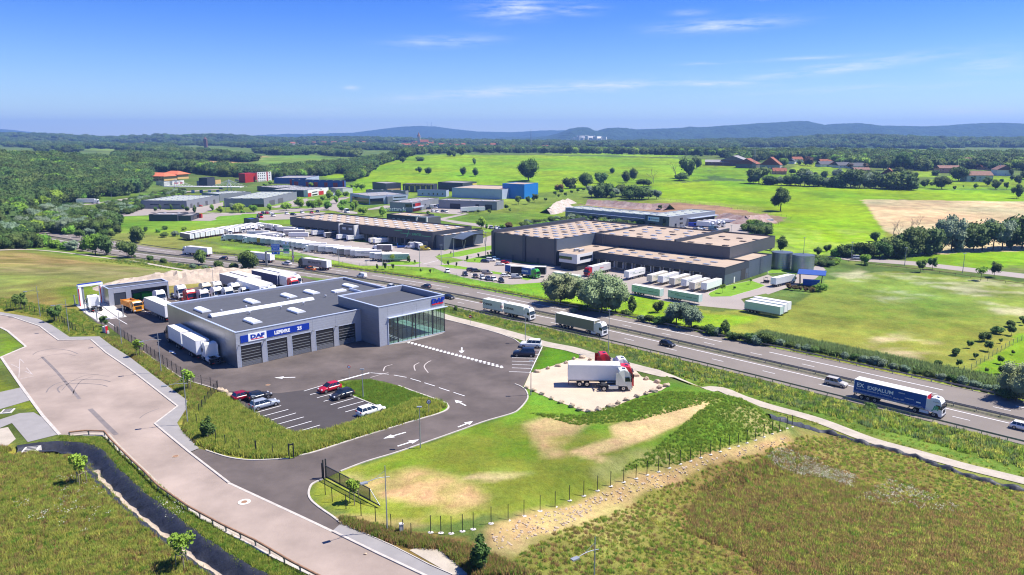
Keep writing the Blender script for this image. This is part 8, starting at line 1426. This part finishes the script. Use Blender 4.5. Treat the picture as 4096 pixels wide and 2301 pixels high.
mesh_fence('mesh_fence','dark mesh fence curving round the left end of the dealer lot',cl(A2,[(68,840),(112,848),(165,862),(255,872),(303,882),(352,890),(435,902),(478,917),(515,930),(552,972),(598,980),(628,992),(655,1012),(680,1028),(705,1043),(730,1062),(763,1078),(840,1080),(943,1077)]),lev=0)
mesh_fence('mesh_fence','long dark mesh fence between the workshop yard and the grass strip',[A2(1155,1078),A2(1228,1128),A2(1328,1190),A2(1425,1252),A2(1700,1440),A3(1815,312),A3(1905,365),A3(2005,400),A3(2100,420),A3(2190,460)],every=2.5,lev=0)
mesh_fence('mesh_fence','dark mesh fence from the yard corner to the verge bend',[A3(2185,468),A3(2155,500),A3(2125,540),A3(2095,580),A3(2065,620),A3(2032,665),A3(2002,705)],lev=0)
mesh_fence('fence_posts','row of bare dark fence posts along the tall verge grass',[A3(1978,808),A3(2040,868),A3(2172,980),A3(2267,1030),A3(2408,1075),A3(2570,1092),B3(5,1095),B3(170,1125)],net=False,lev=0)
mesh_fence('fence_posts','bare fence posts behind the sliding gate to the concrete pillar',cl(B4,[(697,640),(767,712),(905,782),(1057,850),(1202,915),(1358,990),(1478,1045),(1560,1082)]),net=False,lev=0)
mesh_fence('fence_posts','long line of black fence posts with pale concrete feet across the fields',[*cl(B4,[(1755,1020),(1858,1025),(1962,1030),(2075,1008),(2183,988),(2362,930),(2533,892)]),*cl(C4,[(120,850),(282,800),(433,750),(577,697),(720,650),(858,598),(990,553),(1120,512),(1245,477),(1355,440),(1470,408),(1578,370),(1687,330),(1790,300),(1893,267),(1992,235),(2088,205),(2180,173),(2270,150),(2357,118),(2443,90),(2528,58)]),*cl(D3,[(38,893),(113,862),(188,840),(240,825)])],net=False,h=2.1,foot=True)
mesh_fence('mesh_fence','grey mesh fence crossing the meadow at the right edge',[D3(1895,300),D3(2050,250),D3(2250,120),D3(2450,5),D2(2572,1150),(2640,830)],1.6,True,None,'galv',3.2)
mesh_fence('mesh_fence','thin fence between the haulage yard and the motorway verge',[A2(1930,155),A2(2300,220),B2(-20,245),B2(380,330),B2(650,370),B2(800,385),B2(1000,410),B2(1200,440),B2(1500,450),B2(1830,475),B2(2000,520),B2(2250,580),B2(2560,640),C2(150,700),C2(330,735)],1.4,True,ZM,'galv',5)
mesh_fence('field_fence','dark post and wire fence climbing past the bright field',[t6(100,112),t6(300,130),t6(520,160),t6(800,200),t6(1100,235),t6(1250,262),D1(0,945),D1(245,990),D1(130,1045),D1(0,1095)],1.6,False,None,'steel_dark',6)
mesh_fence('field_fence','post fence between two green fields near the barns',[C1(1820,590),C1(1950,565),C1(2140,490)],1.5,False,None,'steel_dark',8);mesh_fence('road_rail','low dark wooden rail along the country road',cl(D2,[(480,315),(620,345),(900,390),(1150,420),(1500,460),(1800,495),(2100,545),(2570,610)]),.9,False,ZM,'steel_dark',6)
# parapet rail line of that road
b=MB();q=resample([P(*D2(u,v),ZM) for u,v in [(480,315),(620,345),(900,390),(1150,420),(1500,460),(1800,495),(2100,545),(2570,610),(3000,660)]],6)
for a,c in zip(q,q[1:]):b.box(0,-.05,ZM+.7,(c-a).length,.05,ZM+.85,'wood_rail',Matrix.Translation((a.x,a.y,0))@Matrix.Rotation(math.atan2((c-a).y,(c-a).x),4,'Z'))
ob('roadside_rail',b,label='long dark rail board running beside the country road',cat='rail')
# sliding gate
g0=P(*B4(700,480));g1=P(*B4(1250,775));d=Vector(g1)-Vector(g0);L=d.length*.83;gt=thing('sliding_gate','open black barred sliding gate with diagonal tail brace','gate',(*g0,.05),math.atan2(d.y,d.x));H=1.75
b=MB();b.box(0,-.06,.2,L,.06,.38,'steel_dark');b.box(0,-.05,H,L,.05,H+.08,'steel_dark');b.box(0,-.05,.38,.08,.05,H,'steel_dark');b.box(L-.08,-.05,.38,L,.05,H,'steel_dark');b.box(L/3,-.05,.38,L/3+.08,.05,H,'steel_dark');b.box(2*L/3,-.05,.38,2*L/3+.08,.05,H,'steel_dark');b.cyl((L,0,H),(L*1.2,0,.25),.05,'galv',6);b.box(L,-.05,.2,L*1.2,.05,.33,'steel_dark');ob('frame',b,gt)
bm_=MB();bm_.box(-.02,-.02,.38,.02,.02,H,'steel_dark');bm_=bm_.mesh('bar')
for k in range(1,int(L/.14)):ob('bar',bm_,gt,(k*.14,0,0))
for x,y,hh in ((-.15,-.2,2.6),(-.15,.2,2.6),(-.55,-.1,2.0)):b=MB();b.box(x-.08,y-.06,0,x+.08,y+.06,hh,'steel_dark');ob('guide_post',b,gt)
x,y=P(*B3(358,1143));gp=thing('gate_post','pair of tall dark gate posts joined at the top across the driveway','gate post',(x,y,.03),R(20));
for xx in (-.3,.3):boxp(gp,'post',xx-.08,-.08,0,xx+.08,.08,2.2,'steel_dark')
boxp(gp,'top_bar',-.22,-.06,1.95,.22,.06,2.1,'steel_dark');x,y=P(*B4(1463,1040));ob('utility_pillar',MB().box(-.2,-.2,0,.2,.2,1.3,'concrete').box(-.24,-.24,1.3,.24,.24,1.36,'concrete_white'),None,(x,y,0),.4,'small pale concrete utility pillar among the fence posts','utility pillar')
x,y=P(*A2(1060,1080));uc=thing('utility_cabinets','pale utility cabinets with a red edged panel at the fence corner','cabinet',(x,y,0),R(-40));boxp(uc,'cabinet',-.9,-.3,0,.1,.3,1.3,'concrete');boxp(uc,'cabinet',.25,-.25,0,.8,.25,1.6,'logo_white');boxp(uc,'cabinet',1.2,-.2,0,1.6,.2,.6,'concrete_white');boxp(uc,'edge_panel',.8,-.25,0,.86,.25,1.6,'logo_red')
# mesh netting lying on the ground, drain inlets, manholes
def grate(px,lb,s=1.0,rz=0):x,y=P(*px);r=thing('concrete_inlet',lb,'drain inlet',(x,y,.1),rz);boxp(r,'slab',-.9*s,-1.1*s,-.8,.9*s,1.1*s,.02,'concrete_white');[boxp(r,'slot',-.65*s,-.75*s+k*.48*s,.02,.65*s,-.5*s+k*.48*s,.05,'liner') for k in range(4)];return r
grate(A3(308,1060),'slotted concrete inlet at the head of the black ditch',1.1,.3);grate(A3(75,670),'slotted concrete inlet between the two side driveways',.9,.3)
for px,lb,f in (((2455,715),'round manhole ringed with pale concrete near the driveway mouth',A4),((1765,255),'rusty manhole cover in the street',A4),((120,405),'pale manhole in the workshop yard asphalt',B3)):x,y=P(*f(*px));r=thing('manhole',lb,'manhole',(x,y,.05));b=MB();b.cyl((0,0,0),(0,0,.02),.75 if f==A4 and px[0]>2000 else .42,'concrete_white' if px[0]>2000 else 'stone',14);ob('surround',b,r);b=MB();b.cyl((0,0,.02),(0,0,.03),.36,'wood_rail',14);ob('cover',b,r)
# lamps
def lamp(px,h,arm,lb,lev=0,kind='arm',group='street lamps with curved arms',ang=None,hs=1.0):
 x,y=P(*px,lev);r=thing('street_lamp',lb,'street lamp',(x,y,lev),0 if ang is None else ang,group);b=MB();b.cyl((0,0,0),(0,0,h),.09*hs,'lamp_grey',8,.045*hs);ob('pole',b,r)
 if kind=='arm':
  z=h*.84;b=MB();pr=Vector((.5,0,z-.15));
  for k in range(6):t_=(k+1)/6;q=Vector((.5-arm*t_,0,z-.15+.35*math.sin(t_*2.2)-.25*t_));b.cyl(pr,q,.04,'lamp_grey',6,caps=False);pr=q
  ob('arm',b,r);b=MB();b.cyl((0,0,h*.93),tuple(pr+Vector((.6,0,.05))),.02,'lamp_grey',5);ob('brace',b,r);b=MB();b.box(pr.x-.75,-.22,pr.z-.08,pr.x+.05,.22,pr.z+.06,'lamp_grey');b.box(pr.x-.65,-.16,pr.z-.1,pr.x-.1,.16,pr.z-.08,'lens_clear');ob('lamp_head',b,r)
 else:b=MB();b.box(-.35*hs,-.18*hs,h-.05,.35*hs,.18*hs,h+.08,'lamp_grey');ob('lamp_head',b,r)
 return r
for px,h,a,lb,an in ((A2(405,920),7.6,2.9,'street lamp at the left beside the curved fence',.1),(A2(695,1078),7.6,2.8,'street lamp second from the left with arm to the left',.2),(A2(1225,1215),7.4,2.2,'street lamp near the utility cabinets',.5),(A3(1622,285),7.8,2.9,'street lamp beside the long yard fence',.45),(A3(1888,808),8.0,2.9,'tall street lamp at the sidewalk bend',.35),(B4(1320,1022),8.0,2.6,'street lamp standing by the sliding gate weeds',.55)):lamp(px,h,a,lb,ang=an)
x,y,z=G(*C4(833,1790));x,y=P(*C4(836,1063),-2.5+8);r=lamp((0,700),8.2,2.6,'street lamp rising from below the picture in the right field',ang=.6);r.location=(x,y,-2.7)
for px,lb,f,h in (((1652,1035),'slim yard lamp beside the driveway arrows',B3,6.1),((1077,532),'slim yard lamp on the grass island by the red car',B3,5.0),((190,505),'slim yard lamp at the left edge of the gravel pad',C3,6.1),((133,1185),'slim yard lamp behind the white hatchback',C2,6.0),((968,1290),'slim lamp between gravel pad and motorway',C2,9.0),((2148,640),'slim yard lamp beside the rubble heap',A2,6.5),((338,462),'thin white post beside the silver estate car',c2(900,1500),3.2)):
 lamp(f(*px),h,0,lb,kind='post',group='slim yard lamps')
for i,(f,u,v,t_) in enumerate([(B2,835,390,235),(B2,1107,410,365),(B2,1270,418,225),(B2,1645,425,240),(B2,1862,405,205),(B2,1985,322,130),(B2,2308,312,80),(B2,463,370,320),(D2,357,285,128),(D2,835,345,178),(D2,1372,412,233),(D2,1955,480,290),(A1,1122,798,725),(A1,1402,765,700),(C1,2200,1145,1060),(A1,2270,930,840)]):
 z_=ZM;x,y=P(*f(u,v),z_);dep=y*CP-(z_-CH)*SP;lamp(f(u,v),(v-t_)*.25038*dep/FP*1.02,0,f'slim lamp post across the motorway, {nth(i)} of the yard and road lamps',ZM,'post','lamp posts beyond the motorway',hs=1.6)
for i,(u,v,t_,k) in enumerate([(755,802,678,.16),(858,885,665,.08),(978,968,805,.12),(1240,925,780,.14)]):x,y=P(*A2(u,v));b=MB();b.cyl((0,0,0),(0,0,(v-t_)*.0205),k,'lamp_grey',8);b.box(-.3,-.3,0,.3,.3,.12,'concrete_white');ob('steel_post',b,None,(x,y,.05),0,f'steel post at the edge of the washing slab, {nth(i)} from the left','post','posts round the washing slab')
# gantry and signs
x,y=P(*B2(108,415),ZM);a=R(tang(x,y));Gt=thing('sign_gantry','motorway gantry post with overhead boards','sign gantry',(x,y,ZM));b=MB();b.cyl((0,0,0),(0,0,6.2),.45,'galv',10);ob('post',b,Gt)
x2,y2=P(*B2(375,375),ZM);b=MB();b.cyl((x2-x,y2-y,0),(x2-x,y2-y,7.2),.4,'galv',10);ob('post',b,Gt)
Bc=Vector((x,y));A_=Vector((x2,y2));xm,ym=P(*B2(205,345),ZM+4.2)
def board(name,lb,px0,px1,zb,w_,h,m,lines,size,cx):
 xx,yy=P(*px0,ZM+zb);xr,yr=P(*px1,ZM+zb);W_=(xr-xx)*1.0;r=thing(name,lb,'road sign',(xx,yy,ZM+zb),R(-6));b=MB();b.box(0,0,0,W_,.12,h,m);b.box(.08,-.01,.08,W_-.08,0,.14,'logo_white');b.box(.08,-.01,h-.14,W_-.08,0,h-.08,'logo_white');b.box(W_*.2,.12,-.3,W_*.2+.1,.3,h+.3,'galv');b.box(W_*.8,.12,-.3,W_*.8+.1,.3,h+.3,'galv');ob('board',b,r)
 for i,s in enumerate(lines):ob('lettering',tmesh(s,size,'logo_white',.01,.01),r,mw=wallX(W_/2,-.03,h-(i+1)*size*1.12-.1));
 return r,W_
r,W_=board('direction_sign','blue overhead motorway sign with two white down arrows',B2(158,295),B2(252,290),4.4,0,4.3,'sign_blue',['STRASBOURG','MULHOUSE','VESOUL','BESANÇON-ST-CLAUDE'],.58,0)
for xx in (W_*.25,W_*.75):b=MB();b.poly([(xx-.12,-.02,1.3),(xx+.12,-.02,1.3),(xx+.12,-.02,.8),(xx+.4,-.02,.8),(xx,-.02,.25),(xx-.4,-.02,.8),(xx-.12,-.02,.8)],[(0,1,2,3,4,5,6)],'logo_white');ob('arrow',b,r)
r,W_=board('direction_sign','green overhead motorway sign with white upper strip and arrow',B2(275,275),B2(358,265),4.6,0,4.6,'sign_green',['','','LAUSANNE','PONTARLIER','BESANÇON-PLANOISE'],.55,0);b=MB();b.box(0,-.02,3.3,W_,0,4.62,'logo_white');b.box(W_*.4,-.03,3.6,W_*.62,-.02,4.3,'logo_yellow');b.poly([(W_*.8,-.03,4.3),(W_*.86,-.03,4.35),(W_*.93,-.03,3.9),(W_*.97,-.03,3.95),(W_*.95,-.03,3.6),(W_*.85,-.03,3.75),(W_*.89,-.03,3.8)],[(0,1,2,3,4,5,6)],'logo_black');ob('white_strip',b,r);b=MB();b.box(0,-.02,-.5,W_*.97,0,.0,'logo_white');ob('lower_strip',b,r)
b=MB();b.box(0,0,6.0,9.5,.3,6.4,'galv',Matrix.Rotation(R(-2),4,'Z'));ob('beam',b,Gt)
def roundsign(px,lev,h,s,m,lb,bar=None,txt_=None,rz=0):
 x,y=P(*px,lev);r=thing('round_sign',lb,'road sign',(x,y,lev),rz);b=MB();b.cyl((0,0,0),(0,0,h),.04,'galv',6);ob('pole',b,r);b=MB();b.cyl((0,-.08,h-s),(0,-.05,h-s),s,m,20);ob('disc',b,r)
 b=MB()
 if bar:b.box(-s*.7,-.1,h-s-.1,s*.7,-.08,h-s+.1,'logo_white')
 else:b.cyl((0,-.1,h-s),(0,-.08,h-s),s*.72,'logo_white',20)
 ob('symbol',b,r)
 if txt_:ob('lettering',tmesh(txt_,s*.9,'logo_black',.01,.01),r,mw=wallX(0,-.11,h-s*1.3))
 return r
roundsign(B2(2153,1000),0,2.3,.36,'sign_red','red no entry sign with white bar beside the gravel path',True);roundsign(B3(938,325),0,2.3,.3,'sign_red','red and white round sign by the thick white line',False);roundsign(B3(1738,705),0,2.6,.38,'logo_black','dark rimmed round 20 sign on the island tip',False,'20',.2);roundsign(B2(376,400),ZM,4.0,.6,'sign_red','speed limit sign at the foot of the gantry',False,'110')
# pylon
x,y,z=G(*C1(2425,560));Pn=thing('lattice_pylon','steel lattice pylon beside the pink house','pylon',(x,y,z));b=MB();
for sx_ in (-1,1):
 for sy in (-1,1):b.cyl((sx_*2,sy*2,0),(sx_*.4,sy*.4,32),.12,'galv',4)
for k in range(12):z0,z1=k*2.6,(k+1)*2.6;r0,r1=2-1.6*z0/32,2-1.6*z1/32;b.cyl((-r0,-r0,z0),(r1,-r1,z1),.07,'galv',4);b.cyl((r0,-r0,z0),(-r1,-r1,z1),.07,'galv',4)
ob('mast',b,Pn)
for zz in (24,28,31):b=MB();b.cyl((-4,0,zz),(4,0,zz),.12,'galv',4);ob('cross_arm',b,Pn)
x,y,z=G(*C1(190,320));b=MB();b.cyl((0,0,0),(0,0,60),1.2,'galv',5,.4);ob('radio_mast',b,None,(x,y,z),0,'thin radio mast behind the crest of the hill','mast')
# transmitter on the blue hill
Y_=10400;x=(1083-1288)/FP*Y_;zt_=CH+(YH-320)*Y_/(FP*CP);b=MB()
for dx in (-20,40):b.cyl((x+dx,Y_,zt_-30),(x+dx,Y_,zt_+62),3.5,'galv',5,2)
ob('transmitter_masts',b,None,(0,0,0),0,'two thin transmitter masts on the blue hilltop','mast')
# ------------------------------------------------------------ haze in one closed box round the place
b=MB();b.box(-11500,-900,ZM-14,11500,13400,330,'liner');hz=b.mesh('haze');hz.materials.clear();hm=bpy.data.materials.new('haze_air');hm.use_nodes=True;t=hm.node_tree;t.nodes.clear();o_=nn(t,'ShaderNodeOutputMaterial');v_=nn(t,'ShaderNodeVolumePrincipled');v_.inputs['Color'].default_value=(.30,.52,1.0,1);v_.inputs['Density'].default_value=0.000105;v_.inputs['Density Attribute'].default_value='';v_.inputs['Anisotropy'].default_value=.1
lk(t,v_.outputs[0],o_.inputs['Volume']);hz.materials.append(hm);ob('haze',hz,kind='stuff')
